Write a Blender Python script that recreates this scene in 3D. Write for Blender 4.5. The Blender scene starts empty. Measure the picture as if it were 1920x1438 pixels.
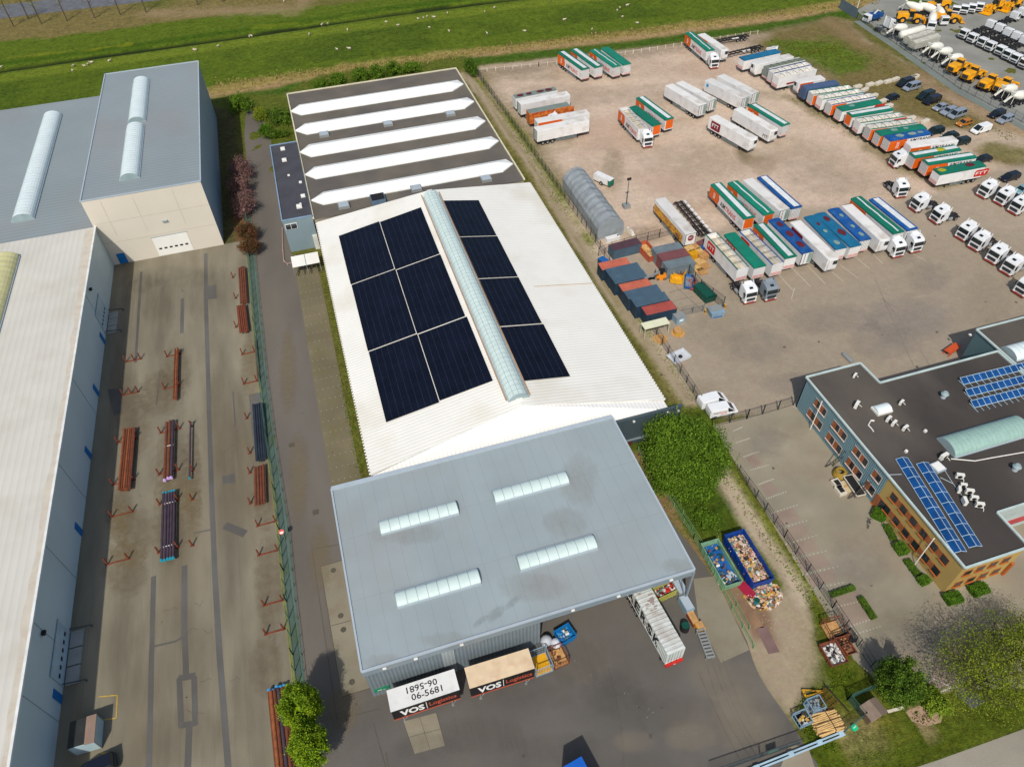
import bpy, math, random
import numpy as np
from mathutils import Vector, Matrix
R_=math.radians; DEBUG=False
# ------------------------------------------------------------------ camera, sky, sun
sc=bpy.context.scene
CAMH=90.0; FOC=1352.785; PITCH=R_(46.3476); ROLL=R_(-1.9804); YAW=R_(-15.796)
def _rot():
    c,s=math.cos(ROLL),math.sin(ROLL); Rr=np.array([[c,-s,0],[s,c,0],[0,0,1]])
    a=math.pi/2-PITCH; c,s=math.cos(a),math.sin(a); Rx=np.array([[1,0,0],[0,c,-s],[0,s,c]])
    c,s=math.cos(YAW),math.sin(YAW); Rz=np.array([[c,-s,0],[s,c,0],[0,0,1]])
    return Rz@Rx@Rr
CR=_rot()
cam=bpy.data.cameras.new("camera"); co=bpy.data.objects.new("camera",cam); sc.collection.objects.link(co)
co.matrix_world=Matrix.Translation((0,0,CAMH))@Matrix(CR.tolist()).to_4x4()
cam.sensor_fit='HORIZONTAL'; cam.sensor_width=36; cam.lens=36*FOC/1920; cam.clip_start=1; cam.clip_end=6000
sc.camera=co
sc.render.resolution_x=1024; sc.render.resolution_y=766
w=bpy.data.worlds.new("World"); sc.world=w; w.use_nodes=True
nt=w.node_tree; bg=nt.nodes['Background']; sky=nt.nodes.new('ShaderNodeTexSky'); sky.sky_type='NISHITA'; sky.sun_disc=False
sky.sun_elevation=R_(48.3); sky.sun_rotation=R_(204.5); sky.air_density=1.0; sky.dust_density=2.0
nt.links.new(sky.outputs[0],bg.inputs[0]); bg.inputs[1].default_value=0.108
sl=bpy.data.lights.new("sun",'SUN'); sl.energy=3.15; sl.angle=R_(0.9); sl.color=(1,.95,.87)
so=bpy.data.objects.new("sun",sl); sc.collection.objects.link(so)
so.rotation_euler=Vector((-.38,-.80,1)).normalized().to_track_quat('Z','Y').to_euler(); so.location=(-100,-100,200)
sc.render.engine='CYCLES'; sc.cycles.transparent_max_bounces=48
vs=sc.view_settings; vs.view_transform='Standard'; vs.look='None'; vs.exposure=0.0; vs.gamma=1
# ------------------------------------------------------------------ measuring: a line of sight met with a plane
def ray(px,py): return CR@np.array([(px-960)/FOC,-(py-719)/FOC,-1.0])
def P(px,py,z=0):
    d=ray(px,py); t=(z-CAMH)/d[2]; return Vector((d[0]*t,d[1]*t,z))
def PX(px,py,X):
    d=ray(px,py); t=X/d[0]; return Vector((X,d[1]*t,CAMH+d[2]*t))
def PY(px,py,Y):
    d=ray(px,py); t=Y/d[1]; return Vector((d[0]*t,Y,CAMH+d[2]*t))
def PP(px,py,p,n):
    d=Vector(ray(px,py)); o=Vector((0,0,CAMH)); n=Vector(n); t=(Vector(p)-o).dot(n)/d.dot(n); return o+d*t
random.seed(7); rnd=random.uniform
# ------------------------------------------------------------------ materials
def lin(c): return tuple(((x/255)/12.92 if x<=10 else ((x/255+.055)/1.055)**2.4) for x in c)
MATS={}
def mat(name,col,rough=.65,var=.12,scale=.6,metal=0,bump=0,fine=0,dirt=None,stripe=None,alpha=1,spec=.3,emit=0,stretch=None,joint=None,objvar=0):
    """col: sRGB 0-255. var: large scale tone variation, fine: grain, dirt:(col,amount,scale),
    stripe:(axis,period,depth,bump) ribs of a metal sheet, joint:(px,py,width,dark) slab joints"""
    if name in MATS: return MATS[name]
    m=bpy.data.materials.new(name); m.use_nodes=True; n=m.node_tree; L=n.links.new; N=n.nodes.new
    b=n.nodes['Principled BSDF']; b.inputs['Roughness'].default_value=rough; b.inputs['Metallic'].default_value=metal
    b.inputs['Specular IOR Level'].default_value=spec
    c=lin(col); tc=N('ShaderNodeTexCoord'); src=tc.outputs['Object']
    if stretch:
        mp=N('ShaderNodeMapping'); mp.inputs['Scale'].default_value=stretch; L(src,mp.inputs[0]); vec=mp.outputs[0]
    else: vec=src
    def mix(a,bb,f,mode='MIX'):
        x=N('ShaderNodeMix'); x.data_type='RGBA'; x.blend_type=mode
        for i,vv in ((6,a),(7,bb)):
            if isinstance(vv,tuple): x.inputs[i].default_value=(*vv[:3],1)
            else: L(vv,x.inputs[i])
        if isinstance(f,(int,float)): x.inputs[0].default_value=f
        else: L(f,x.inputs[0])
        return x.outputs[2]
    def noise(s,d=4,v=None):
        x=N('ShaderNodeTexNoise'); x.inputs['Scale'].default_value=s; x.inputs['Detail'].default_value=d; L(v or vec,x.inputs[0]); return x.outputs[0]
    def rng(x,a,bb,c0,c1):
        r=N('ShaderNodeMapRange'); L(x,r.inputs[0]); r.inputs[1].default_value=a; r.inputs[2].default_value=bb; r.inputs[3].default_value=c0; r.inputs[4].default_value=c1; return r.outputs[0]
    cur=tuple(c)
    if var:
        f=rng(noise(scale,5),.3,.7,0,1)
        cur=mix(tuple(x*(1-var) for x in c),tuple(min(1,x*(1+var)) for x in c),f)
    if fine:
        f=rng(noise(scale*40 if scale>.5 else 14,3,src),.35,.65,1-fine,1+fine)
        x=N('ShaderNodeVectorMath'); x.operation='SCALE'
        if isinstance(cur,tuple): x.inputs[0].default_value=cur
        else: L(cur,x.inputs[0])
        L(f,x.inputs['Scale']); cur=x.outputs[0]
    if dirt:
        f=rng(noise(dirt[2],6),.5,.72,0,dirt[1]); cur=mix(cur,lin(dirt[0]),f)
    bmp=None
    if stripe:
        ax,per,dep,bu=stripe; sx=N('ShaderNodeSeparateXYZ'); L(src,sx.inputs[0])
        mm=N('ShaderNodeMath'); mm.operation='MULTIPLY'; L(sx.outputs[ax],mm.inputs[0]); mm.inputs[1].default_value=2*math.pi/per
        sn=N('ShaderNodeMath'); sn.operation='SINE'; L(mm.outputs[0],sn.inputs[0])
        if dep:
            f=rng(sn.outputs[0],.3,1,0,dep); cur=mix(cur,tuple(x*.35 for x in c),f)
        bmp=(sn.outputs[0],bu)
    if joint:
        jx,jy,jw,jd=joint; sx=N('ShaderNodeSeparateXYZ'); L(src,sx.inputs[0]); outs=[]
        for ax,per in ((0,jx),(1,jy)):
            if not per: continue
            a=N('ShaderNodeMath'); a.operation='PINGPONG'; L(sx.outputs[ax],a.inputs[0]); a.inputs[1].default_value=per/2
            g=N('ShaderNodeMath'); g.operation='LESS_THAN'; L(a.outputs[0],g.inputs[0]); g.inputs[1].default_value=jw; outs.append(g.outputs[0])
        f=outs[0]
        if len(outs)>1:
            mx=N('ShaderNodeMath'); mx.operation='MAXIMUM'; L(outs[0],mx.inputs[0]); L(outs[1],mx.inputs[1]); f=mx.outputs[0]
        k=N('ShaderNodeMath'); k.operation='MULTIPLY'; L(f,k.inputs[0]); k.inputs[1].default_value=jd
        cur=mix(cur,tuple(x*.4 for x in c),k.outputs[0])
    if objvar:
        oi=N('ShaderNodeObjectInfo'); f=rng(oi.outputs['Random'],0,1,1-objvar,1); x=N('ShaderNodeVectorMath'); x.operation='SCALE'
        if isinstance(cur,tuple): x.inputs[0].default_value=cur
        else: L(cur,x.inputs[0])
        L(f,x.inputs['Scale']); cur=x.outputs[0]
    if isinstance(cur,tuple): b.inputs['Base Color'].default_value=(*cur,1)
    else: L(cur,b.inputs['Base Color'])
    if bump and not bmp: bmp=(noise(scale*25,4,src),bump)
    if bmp:
        bn=N('ShaderNodeBump'); bn.inputs['Strength'].default_value=bmp[1]; bn.inputs['Distance'].default_value=.05; L(bmp[0],bn.inputs['Height']); L(bn.outputs[0],b.inputs['Normal'])
    if alpha<1: b.inputs['Alpha'].default_value=alpha
    MATS[name]=m; return m
# ------------------------------------------------------------------ mesh builder
class MB:
    def __init__(s): s.v=[]; s.f=[]; s.k=[]; s.cur=0
    def add(s,vs,fs):
        n=len(s.v); s.v+= [tuple(x) for x in vs]; s.f+=[tuple(i+n for i in f) for f in fs]; s.k+=[s.cur]*len(fs); return s
    def box(s,x0,x1,y0,y1,z0,z1):
        return s.add([(x0,y0,z0),(x1,y0,z0),(x1,y1,z0),(x0,y1,z0),(x0,y0,z1),(x1,y0,z1),(x1,y1,z1),(x0,y1,z1)],
          [(0,3,2,1),(4,5,6,7),(0,1,5,4),(1,2,6,5),(2,3,7,6),(3,0,4,7)])
    def cbox(s,c,sz,rz=0,top=1.0):
        cs,sn=math.cos(rz),math.sin(rz); vs=[]
        for z,k in ((-.5,1),(.5,top)):
            for x,y in ((-.5,-.5),(.5,-.5),(.5,.5),(-.5,.5)):
                a,b=x*sz[0]*k,y*sz[1]*k; vs.append((c[0]+a*cs-b*sn,c[1]+a*sn+b*cs,c[2]+z*sz[2]))
        return s.add(vs,[(0,3,2,1),(4,5,6,7),(0,1,5,4),(1,2,6,5),(2,3,7,6),(3,0,4,7)])
    def poly(s,pts): return s.add(pts,[tuple(range(len(pts)))])
    def prism(s,pts,z0,z1):
        n=len(pts); return s.add([(p[0],p[1],z0) for p in pts]+[(p[0],p[1],z1) for p in pts],
          [tuple(range(n-1,-1,-1)),tuple(range(n,2*n))]+[(i,(i+1)%n,n+(i+1)%n,n+i) for i in range(n)])
    def ext(s,pts,dv):   # extrude a planar 3D polygon along dv
        n=len(pts); dv=Vector(dv); return s.add([tuple(p) for p in pts]+[tuple(Vector(p)+dv) for p in pts],
          [tuple(range(n-1,-1,-1)),tuple(range(n,2*n))]+[(i,(i+1)%n,n+(i+1)%n,n+i) for i in range(n)])
    def bar(s,a,b,r,h=None):
        a=Vector(a); b=Vector(b); d=(b-a).normalized(); u=Vector((0,0,1)) if abs(d.z)<.9 else Vector((1,0,0))
        x=d.cross(u).normalized()*r; y=d.cross(x).normalized()*(h or r); vs=[]
        for p in (a,b): vs+=[p-x-y,p+x-y,p+x+y,p-x+y]
        return s.add(vs,[(0,3,2,1),(4,5,6,7),(0,1,5,4),(1,2,6,5),(2,3,7,6),(3,0,4,7)])
    def cyl(s,a,b,r,n=10,r2=None,caps=True):
        a=Vector(a); b=Vector(b); d=(b-a).normalized(); u=Vector((0,0,1)) if abs(d.z)<.9 else Vector((1,0,0))
        x=d.cross(u).normalized(); y=d.cross(x).normalized(); r2=r if r2 is None else r2; vs=[]
        for p,q in ((a,r),(b,r2)):
            for i in range(n):
                t=2*math.pi*i/n; vs.append(p+x*q*math.cos(t)+y*q*math.sin(t))
        fs=[(i,(i+1)%n,n+(i+1)%n,n+i) for i in range(n)]
        if caps: fs+=[tuple(range(n-1,-1,-1)),tuple(range(n,2*n))]
        return s.add(vs,fs)
    def tube(s,pts,r,n=6):
        for a,b in zip(pts,pts[1:]): s.cyl(a,b,r,n)
        return s
    def loft(s,secs,caps=True):
        n=len(secs[0]); vs=[p for q in secs for p in q]; fs=[]
        for k in range(len(secs)-1):
            for i in range(n): fs.append((k*n+i,k*n+(i+1)%n,(k+1)*n+(i+1)%n,(k+1)*n+i))
        if caps: fs+=[tuple(range(n-1,-1,-1)),tuple((len(secs)-1)*n+i for i in range(n))]
        return s.add(vs,fs)
    def ball(s,c,r,n=8,m=6,sz=(1,1,1)):
        secs=[]
        for j in range(m+1):
            t=math.pi*j/m; q=max(1e-3,math.sin(t)); z=math.cos(t)
            secs.append([(c[0]+r*sz[0]*q*math.cos(2*math.pi*i/n),c[1]+r*sz[1]*q*math.sin(2*math.pi*i/n),c[2]-r*sz[2]*z) for i in range(n)])
        return s.loft(secs)
    def barrel(s,a,b,wd,rise,n=8,base=0):   # half-round vault along a->b
        a=Vector(a); b=Vector(b); d=(b-a).normalized(); x=d.cross(Vector((0,0,1))).normalized(); secs=[]
        for p in (a,b):
            q=[p-x*wd/2]
            for i in range(n+1):
                t=math.pi*i/n; q.append(p-x*wd/2*math.cos(t)+Vector((0,0,base+rise*math.sin(t))))
            q.append(p+x*wd/2); secs.append(q)
        return s.loft(secs)
    def build(s,name,m,parent=None,smooth=False,world=True):
        """world=True: vertices are given in world space and are brought into the parent's frame"""
        me=bpy.data.meshes.new(name); vs=s.v
        if parent is not None and world:
            l=parent.location; a=-parent.rotation_euler.z; c_,s_=math.cos(a),math.sin(a)
            vs=[((x-l[0])*c_-(y-l[1])*s_,(x-l[0])*s_+(y-l[1])*c_,z-l[2]) for x,y,z in s.v]
        me.from_pydata([tuple(x) for x in vs],[],s.f)
        for x in (m if isinstance(m,(list,tuple)) else [m]): me.materials.append(x)
        if any(s.k): me.polygons.foreach_set('material_index',s.k)
        if smooth: me.polygons.foreach_set('use_smooth',[True]*len(me.polygons))
        o=bpy.data.objects.new(name,me); sc.collection.objects.link(o)
        if parent is not None: o.parent=parent
        return o
def tag(o,label=None,cat=None,group=None,kind=None):
    if label: o['label']=label
    if cat: o['category']=cat
    if group: o['group']=group
    if kind: o['kind']=kind
    return o
def empty(name,loc,rz=0,label=None,cat=None,group=None):
    o=bpy.data.objects.new(name,None); sc.collection.objects.link(o); o.location=loc; o.rotation_euler=(0,0,rz); o.empty_display_size=.3
    return tag(o,label,cat,group)
def kids(o): return [c for c in bpy.data.objects if c.parent==o]
def copy_tree(o,loc,rz=0,label=None,scale=None,group=None):
    def rec(q,par):
        c=q.copy(); sc.collection.objects.link(c); c.parent=par
        for ch in TREE.get(q.name,()): rec(ch,c)
        return c
    if o.name not in TREE:
        def reg(q):
            TREE[q.name]=kids(q)
            for x in TREE[q.name]: reg(x)
        reg(o)
    c=rec(o,None); c.location=loc; c.rotation_euler=(0,0,rz)
    if label: c['label']=label
    if group: c['group']=group
    if scale: c.scale=scale
    return c
TREE={}
ORD=['first','second','third','fourth','fifth','sixth','seventh','eighth','ninth','tenth','eleventh','twelfth','thirteenth','fourteenth','fifteenth','sixteenth','seventeenth','eighteenth','nineteenth','twentieth']
# text as flat polygons: cached (verts, faces) scaled to a unit-height line
_TX={}
def textgeo(t,off=0):
    if (t,off) in _TX: return _TX[(t,off)]
    cu=bpy.data.curves.new('lettering','FONT'); cu.body=t; cu.size=1; cu.resolution_u=2; cu.offset=off
    o=bpy.data.objects.new('lettering',cu); sc.collection.objects.link(o)
    me=bpy.data.meshes.new_from_object(o.evaluated_get(bpy.context.evaluated_depsgraph_get()))
    v=np.array([x.co[:2] for x in me.vertices]); f=[tuple(p.vertices) for p in me.polygons]
    bpy.data.objects.remove(o); bpy.data.curves.remove(cu); bpy.data.meshes.remove(me)
    v-=v.min(0); v/=v.max(0); _TX[(t,off)]=(v,f); return v,f
def text(mb,t,o,u,v,wd,ht,bold=.012):
    g,f=textgeo(t,bold); o=Vector(o); u=Vector(u); v=Vector(v)
    return mb.add([o+u*(a*wd)+v*(b*ht) for a,b in g],f)
# ------------------------------------------------------------------ the ground: one sheet with soft changes of soil and turf
def axis(pts):
    out=[]
    for a,b,st in pts: out+=list(np.arange(a,b,st))
    return np.array(out+[pts[-1][1]])
gx=axis([(-4000,-600,400),(-600,-200,50),(-200,-60,5),(-60,130,.75),(130,260,1.1),(260,400,10),(400,900,60),(900,4000,400)])
gy=axis([(-900,-100,100),(-100,16,8),(16,90,.55),(90,200,.8),(200,345,1.1),(345,600,15),(600,5000,300)])
GX,GY=np.meshgrid(gx,gy); nX,nY=len(gx),len(gy)
def vnoise(x,y,s,seed=0):
    x=x/s+1000+seed*17.3; y=y/s+1000+seed*5.1; xi=np.floor(x).astype(int); yi=np.floor(y).astype(int); fx=x-xi; fy=y-yi
    fx=fx*fx*(3-2*fx); fy=fy*fy*(3-2*fy)
    h=lambda a,b:(((a*374761393+b*668265263+seed*1274126177)^((a*1103515245+b*12345)>>7))*2654435761 & 0xffffff)/0xffffff
    return (h(xi,yi)*(1-fx)+h(xi+1,yi)*fx)*(1-fy)+(h(xi,yi+1)*(1-fx)+h(xi+1,yi+1)*fx)*fy
def fbm(s,seed=0): return sum(vnoise(GX,GY,s/2**k,seed+k)*.5**k for k in range(4))/1.875-.5
N1=fbm(14,1); N2=fbm(4,5); N3=fbm(40,9)
def wpoly(px): return np.array([P(*p)[:2] for p in px])
def sdf(poly):
    """signed distance (inside positive)"""
    X,Y=GX,GY; ins=np.zeros(X.shape,bool); dm=np.full(X.shape,1e9); n=len(poly)
    for i in range(n):
        a=poly[i]; b=poly[(i+1)%n]; 
        c=((a[1]>Y)!=(b[1]>Y)); 
        with np.errstate(all='ignore'): xx=(b[0]-a[0])*(Y-a[1])/(b[1]-a[1]+1e-12)+a[0]
        ins^=c&(X<xx)
        d=b-a; t=np.clip(((X-a[0])*d[0]+(Y-a[1])*d[1])/(d@d+1e-12),0,1); dm=np.minimum(dm,np.hypot(X-a[0]-t*d[0],Y-a[1]-t*d[1]))
    return np.where(ins,dm,-dm)
def ldist(pts):
    dm=np.full(GX.shape,1e9)
    for a,b in zip(pts,pts[1:]):
        d=b-a; t=np.clip(((GX-a[0])*d[0]+(GY-a[1])*d[1])/(d@d+1e-12),0,1); dm=np.minimum(dm,np.hypot(GX-a[0]-t*d[0],GY-a[1]-t*d[1]))
    return dm
COL=np.zeros(GX.shape+(4,)); COL[...,:3]=lin((96,96,44)); COL[...,3]=.8
def lay(sd,col,fe=1.5,rag=2.0,g=0.,amt=1.,ns=None):
    a=np.clip((sd+rag*(N1*1.2+N2*1.0)*2)/fe+.5,0,1)*amt
    if ns is not None: a=a*np.clip((ns[0]-ns[1])/ns[2]+.5,0,1)
    c=np.array(lin(col)+(g,)); COL[...]=COL*(1-a[...,None])+c*a[...,None]
def zone(px,col,**k): lay(sdf(wpoly(px)),col,**k)
def track(px,wd,col,**k): lay(wd/2-ldist(wpoly(px)),col,**k)
# fields behind the yards
zone([(-900,300),(-900,-300),(2600,-300),(2600,-60),(1500,-10),(960,70),(0,200)],(96,98,44),g=.9)
zone([(-900,300),(-900,-300),(2600,-300),(2600,-60),(1500,-10),(960,70),(0,200)],(122,108,66),g=.9,amt=.8,ns=(N3,.02,.15))
zone([(-900,230),(0,80),(480,22),(960,-22),(1600,-90),(1600,0),(900,95),(390,178),(380,300),(-900,420)],(86,103,26),g=.95)
zone([(-200,200),(0,142),(480,72),(960,8),(1500,-50),(1500,0),(960,60),(400,150),(0,210)],(70,88,22),g=1,amt=.85,ns=(N1,.0,.25))
zone([(-200,190),(0,140),(480,70),(960,6),(1500,-50),(1500,-38),(960,20),(480,84),(0,156)],(108,122,36),g=.7,amt=.7,rag=.8)
track([(-300,180),(0,132),(200,103),(480,64),(720,28),(960,-2),(1300,-45)],2.8,(34,44,20),fe=1,rag=.5)
track([(-300,165),(0,121),(200,93),(480,54),(720,18),(960,-12),(1300,-55)],4.2,(66,90,16),fe=2,rag=.8,g=1)
track([(0,110),(160,95),(240,84)],1.2,(140,140,30),fe=1,rag=2,amt=.45)
track([(480,52),(560,44),(720,18)],1.,(126,134,32),fe=1,rag=2,amt=.4)
track([(280,25),(560,18),(575,0)],7,(150,128,98),fe=5,rag=3,amt=.6)
track([(380,178),(640,136),(900,102),(1200,68),(1500,28),(1640,2),(1900,-40)],8,(158,132,92),fe=3,rag=1.6,g=.8)
track([(380,172),(640,129),(900,95),(1200,60),(1500,20),(1640,-6)],5,(140,128,66),fe=3,rag=2,g=.9,amt=.7)
track([(380,200),(640,150),(900,114),(1200,82),(1500,42),(1640,18),(1900,-20)],6,(66,92,24),fe=2.5,rag=1.3,g=1)
# storage yard east
zone([(880,128),(1290,82),(1450,62),(1572,38),(1640,85),(2000,280),(2300,600),(2000,900),(1480,770),(1296,770),(1080,440),(950,230)],(198,177,156),fe=2,rag=.6,g=.15)
zone([(880,128),(1290,82),(1450,62),(1572,38),(1640,85),(2000,280),(2300,600),(2000,900),(1480,770),(1296,770),(1080,440),(950,230)],(182,161,139),fe=2,rag=.6,g=.2,amt=.7,ns=(N1,.02,.2))
track([(885,140),(1290,88),(1450,66),(1572,44)],6,(150,134,112),fe=4,rag=1.5,g=.5,amt=.8)
track([(900,140),(980,255),(1050,350)],6,(136,122,92),fe=5,rag=2,g=.6,amt=.8)
zone([(1440,58),(1572,36),(1640,85),(2000,290),(2000,345),(1850,300),(1790,250),(1650,205),(1500,130),(1420,90)],(114,102,62),fe=4,rag=2,g=.6)
zone([(1440,70),(1560,75),(1640,110),(1620,130),(1560,140),(1480,110)],(88,104,34),fe=4,rag=3,g=1)
zone([(1610,95),(1700,140),(1860,220),(1920,270),(2000,300),(2000,280),(1640,85)],(96,98,44),fe=2,rag=1.5,g=.8)
track([(1720,150),(1800,190),(1920,250),(2100,330)],7,(154,132,104),fe=4,rag=2,g=.4)
track([(1740,160),(1830,190),(1920,215)],3,(120,98,70),fe=3,rag=2,g=.3,amt=.7)
track([(1560,45),(1640,95),(1720,140)],5,(132,112,80),fe=4,rag=2,g=.4,amt=.8)
track([(1800,260),(1870,262),(1990,300)],9,(178,160,138),fe=4,rag=2,g=.2)
track([(1860,285),(1930,290)],4,(120,112,72),fe=3,rag=3,g=.6)
track([(1340,160),(1500,185),(1640,260),(1760,345)],5,(122,112,78),fe=4,rag=3,g=.5,amt=.55)
track([(1500,190),(1590,245),(1680,300),(1760,345),(1850,330)],4,(128,118,84),fe=3,rag=3,g=.5,amt=.6)
track([(1500,120),(1530,140)],8,(150,130,108),fe=4,rag=2,amt=.5)
# paved south half of the storage yard
zone([(1165,470),(1240,480),(1330,430),(1480,388),(1650,395),(1700,372),(1830,345),(1870,318),(2100,290),(2400,600),(2000,900),(1480,772),(1296,772),(1200,600)],(163,149,130),fe=3,rag=1.2,g=.0)
zone([(1330,480),(1900,440),(2100,560),(1900,640),(1500,720),(1320,740),(1260,640)],(152,139,120),fe=12,rag=5,amt=.8)
zone([(1620,560),(1760,555),(1800,640),(1700,640),(1640,610)],(150,139,127),fe=12,rag=5,amt=.7)
track([(1350,240),(1400,285),(1440,300)],2.5,(150,130,106),fe=2,rag=2,amt=.6)
track([(1402,290),(1412,296)],5,(128,112,86),fe=2,rag=1.2,amt=.95)
track([(1225,232),(1300,222),(1350,214)],1.6,(166,148,122),fe=1,rag=1.2,amt=.7)
for q in range(14):
    a=(rnd(930,1800),rnd(120,400)); track([a,(a[0]+rnd(-60,90),a[1]+rnd(-8,50))],rnd(1,4),random.choice([(200,182,160),(164,144,120),(170,152,132)]),fe=2,rag=2,amt=.5)
# strip between the white hall and the yard fence, with a sandy track
zone([(855,128),(885,128),(960,235),(1085,440),(1200,610),(1310,765),(1262,765),(1130,540),(985,330)],(118,110,62),fe=1,rag=.8,g=.8)
track([(888,150),(965,262),(1085,452),(1190,622),(1300,770)],2.0,(112,120,30),fe=1.2,rag=1.2,g=.9,amt=.8)
track([(905,150),(985,262),(1103,448),(1212,622),(1315,760)],1.2,(108,118,34),fe=1.2,rag=1.,g=.9,amt=.7)
track([(872,140),(912,190),(955,250),(1010,330),(1066,425),(1139,540),(1190,612),(1240,680),(1292,752)],2.6,(164,148,124),fe=1.0,rag=.35)
track([(872,140),(912,190),(955,250),(1010,330),(1066,425),(1139,540),(1190,612),(1240,680),(1292,752)],.5,(120,112,68),fe=.9,rag=.5,amt=.6)
# around the old workshop, north west
zone([(395,185),(540,175),(600,140),(860,108),(900,128),(850,130),(540,180),(560,265),(505,285),(440,240),(400,215)],(88,96,34),fe=2,rag=1,g=.9)
zone([(380,195),(440,210),(480,480),(420,470),(410,300)],(88,84,50),fe=1,rag=.6,g=.8)
zone([(440,375),(470,370),(500,470),(440,470)],(112,84,56),fe=1,rag=.6,g=.5)
# wooded corner, skips, dirt track
zone([(1165,775),(1262,757),(1345,770),(1390,900),(1480,1030),(1640,1290),(1600,1330),(1500,1350),(1420,1250),(1290,1010),(1180,840)],(86,94,30),fe=2,rag=.8,g=.9)
zone([(1180,800),(1320,770),(1400,930),(1360,1010),(1290,1000)],(66,84,22),fe=2,rag=1,g=1)
track([(1195,860),(1240,930),(1290,1010),(1370,1140),(1420,1240)],1.6,(132,110,76),fe=1,rag=.7,g=.3)
track([(1335,850),(1356,895),(1400,960),(1450,1035),(1492,1100),(1500,1170),(1470,1230)],3.4,(178,162,138),fe=1.2,rag=.5)
track([(1345,890),(1395,965),(1440,1030),(1475,1080)],.5,(140,124,98),fe=.6,rag=.4,amt=.7)
zone([(1350,1080),(1420,1095),(1480,1100),(1520,1150),(1560,1300),(1500,1360),(1440,1300),(1390,1200)],(158,142,118),fe=1.5,rag=.8)
zone([(1345,1080),(1420,1100),(1450,1150),(1460,1210),(1410,1200)],(126,98,76),fe=1.2,rag=.8,amt=.9)
zone([(1490,1330),(1530,1240),(1600,1250),(1650,1290),(1720,1330),(1800,1300),(2000,1230),(2100,1400),(1720,1600),(1540,1480)],(74,86,20),fe=1.2,rag=.6,g=1)
zone([(1545,1335),(1640,1300),(1680,1340),(1600,1420)],(124,120,52),fe=2,rag=2,g=.9,amt=.6)
zone([(1580,1360),(1640,1340),(1640,1400),(1600,1420)],(140,126,88),fe=1,rag=2.5,g=.8,amt=.6)
track([(1372,880),(1440,985),(1520,1105),(1590,1200)],1.5,(108,112,36),fe=.8,rag=.6,g=.9)
zone([(1440,1100),(1530,1170),(1560,1290),(1500,1300),(1500,1200)],(150,140,104),fe=1.5,rag=1.5,amt=.5,g=.4)
zone([(1700,1325),(1765,1335),(1750,1360),(1715,1355)],(166,138,112),fe=.5,rag=.3)
# heights: a shallow ditch and a low dyke far behind
Z=np.zeros(GX.shape)
dd=ldist(wpoly([(-300,180),(0,132),(200,103),(480,64),(720,28),(960,-2),(1300,-45)])); Z-=.9*np.exp(-(dd/1.5)**2)
Z+=np.where(GY>150,1,0)*(.12*N2*np.clip(COL[...,3]-.4,0,1))
vs_=np.stack([GX.ravel(),GY.ravel(),Z.ravel()],1)
me=bpy.data.meshes.new('ground'); idx=np.arange(nX*nY).reshape(nY,nX)
q=np.stack([idx[:-1,:-1],idx[:-1,1:],idx[1:,1:],idx[1:,:-1]],-1).reshape(-1,4)
me.vertices.add(len(vs_)); me.vertices.foreach_set('co',vs_.ravel()); me.loops.add(q.size); me.loops.foreach_set('vertex_index',q.ravel().astype(np.int32))
me.polygons.add(len(q)); me.polygons.foreach_set('loop_start',np.arange(0,q.size,4,dtype=np.int32)); me.update()
at=me.color_attributes.new('soil','FLOAT_COLOR','POINT'); at.data.foreach_set('color',COL.reshape(-1,4).ravel())
go=bpy.data.objects.new('ground',me); sc.collection.objects.link(go); tag(go,kind='structure')
gm=bpy.data.materials.new('soil_and_turf'); gm.use_nodes=True; n=gm.node_tree; L=n.links.new; N=n.nodes.new; b=n.nodes['Principled BSDF']
b.inputs['Roughness'].default_value=.95; b.inputs['Specular IOR Level'].default_value=.1
ca=N('ShaderNodeVertexColor'); ca.layer_name='soil'; tc=N('ShaderNodeTexCoord')
def nz(s,d=4):
    x=N('ShaderNodeTexNoise'); x.inputs['Scale'].default_value=s; x.inputs['Detail'].default_value=d; L(tc.outputs['Object'],x.inputs[0]); return x.outputs[0]
def mr(x,a,bb,c,d):
    r=N('ShaderNodeMapRange'); L(x,r.inputs[0])
    for i,v_ in enumerate((a,bb,c,d)): 
        if isinstance(v_,(int,float)): r.inputs[i+1].default_value=v_
        else: L(v_,r.inputs[i+1])
    return r.outputs[0]
def mth(op,a,bb):
    x=N('ShaderNodeMath'); x.operation=op
    for i,v_ in enumerate((a,bb)):
        if isinstance(v_,(int,float)): x.inputs[i].default_value=v_
        else: L(v_,x.inputs[i])
    return x.outputs[0]
amp=mr(ca.outputs['Alpha'],0,1,.16,.85)
g1=mth('SUBTRACT',nz(2.2,6),.5); g2=mth('SUBTRACT',nz(.35,5),.5); g3=mth('SUBTRACT',nz(9,3),.5)
g4=mth('SUBTRACT',nz(.85,4),.5)
s_=mth('ADD',mth('ADD',mth('MULTIPLY',g1,2.0),mth('MULTIPLY',g4,1.6)),mth('ADD',mth('MULTIPLY',g2,1.1),mth('MULTIPLY',g3,1.2)))
k=mth('ADD',mth('MULTIPLY',s_,amp),1.0)
vm=N('ShaderNodeVectorMath'); vm.operation='SCALE'; L(ca.outputs['Color'],vm.inputs[0]); L(k,vm.inputs['Scale'])
hs=N('ShaderNodeHueSaturation'); L(vm.outputs[0],hs.inputs['Color']); L(mr(nz(.9,5),.3,.7,.485,.515),hs.inputs['Hue']); L(hs.outputs[0],b.inputs['Base Color'])
bn=N('ShaderNodeBump'); bn.inputs['Distance'].default_value=.2; L(mth('MULTIPLY',amp,.9),bn.inputs['Strength']); L(nz(5,5),bn.inputs['Height']); L(bn.outputs[0],b.inputs['Normal'])
me.materials.append(gm)
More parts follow.
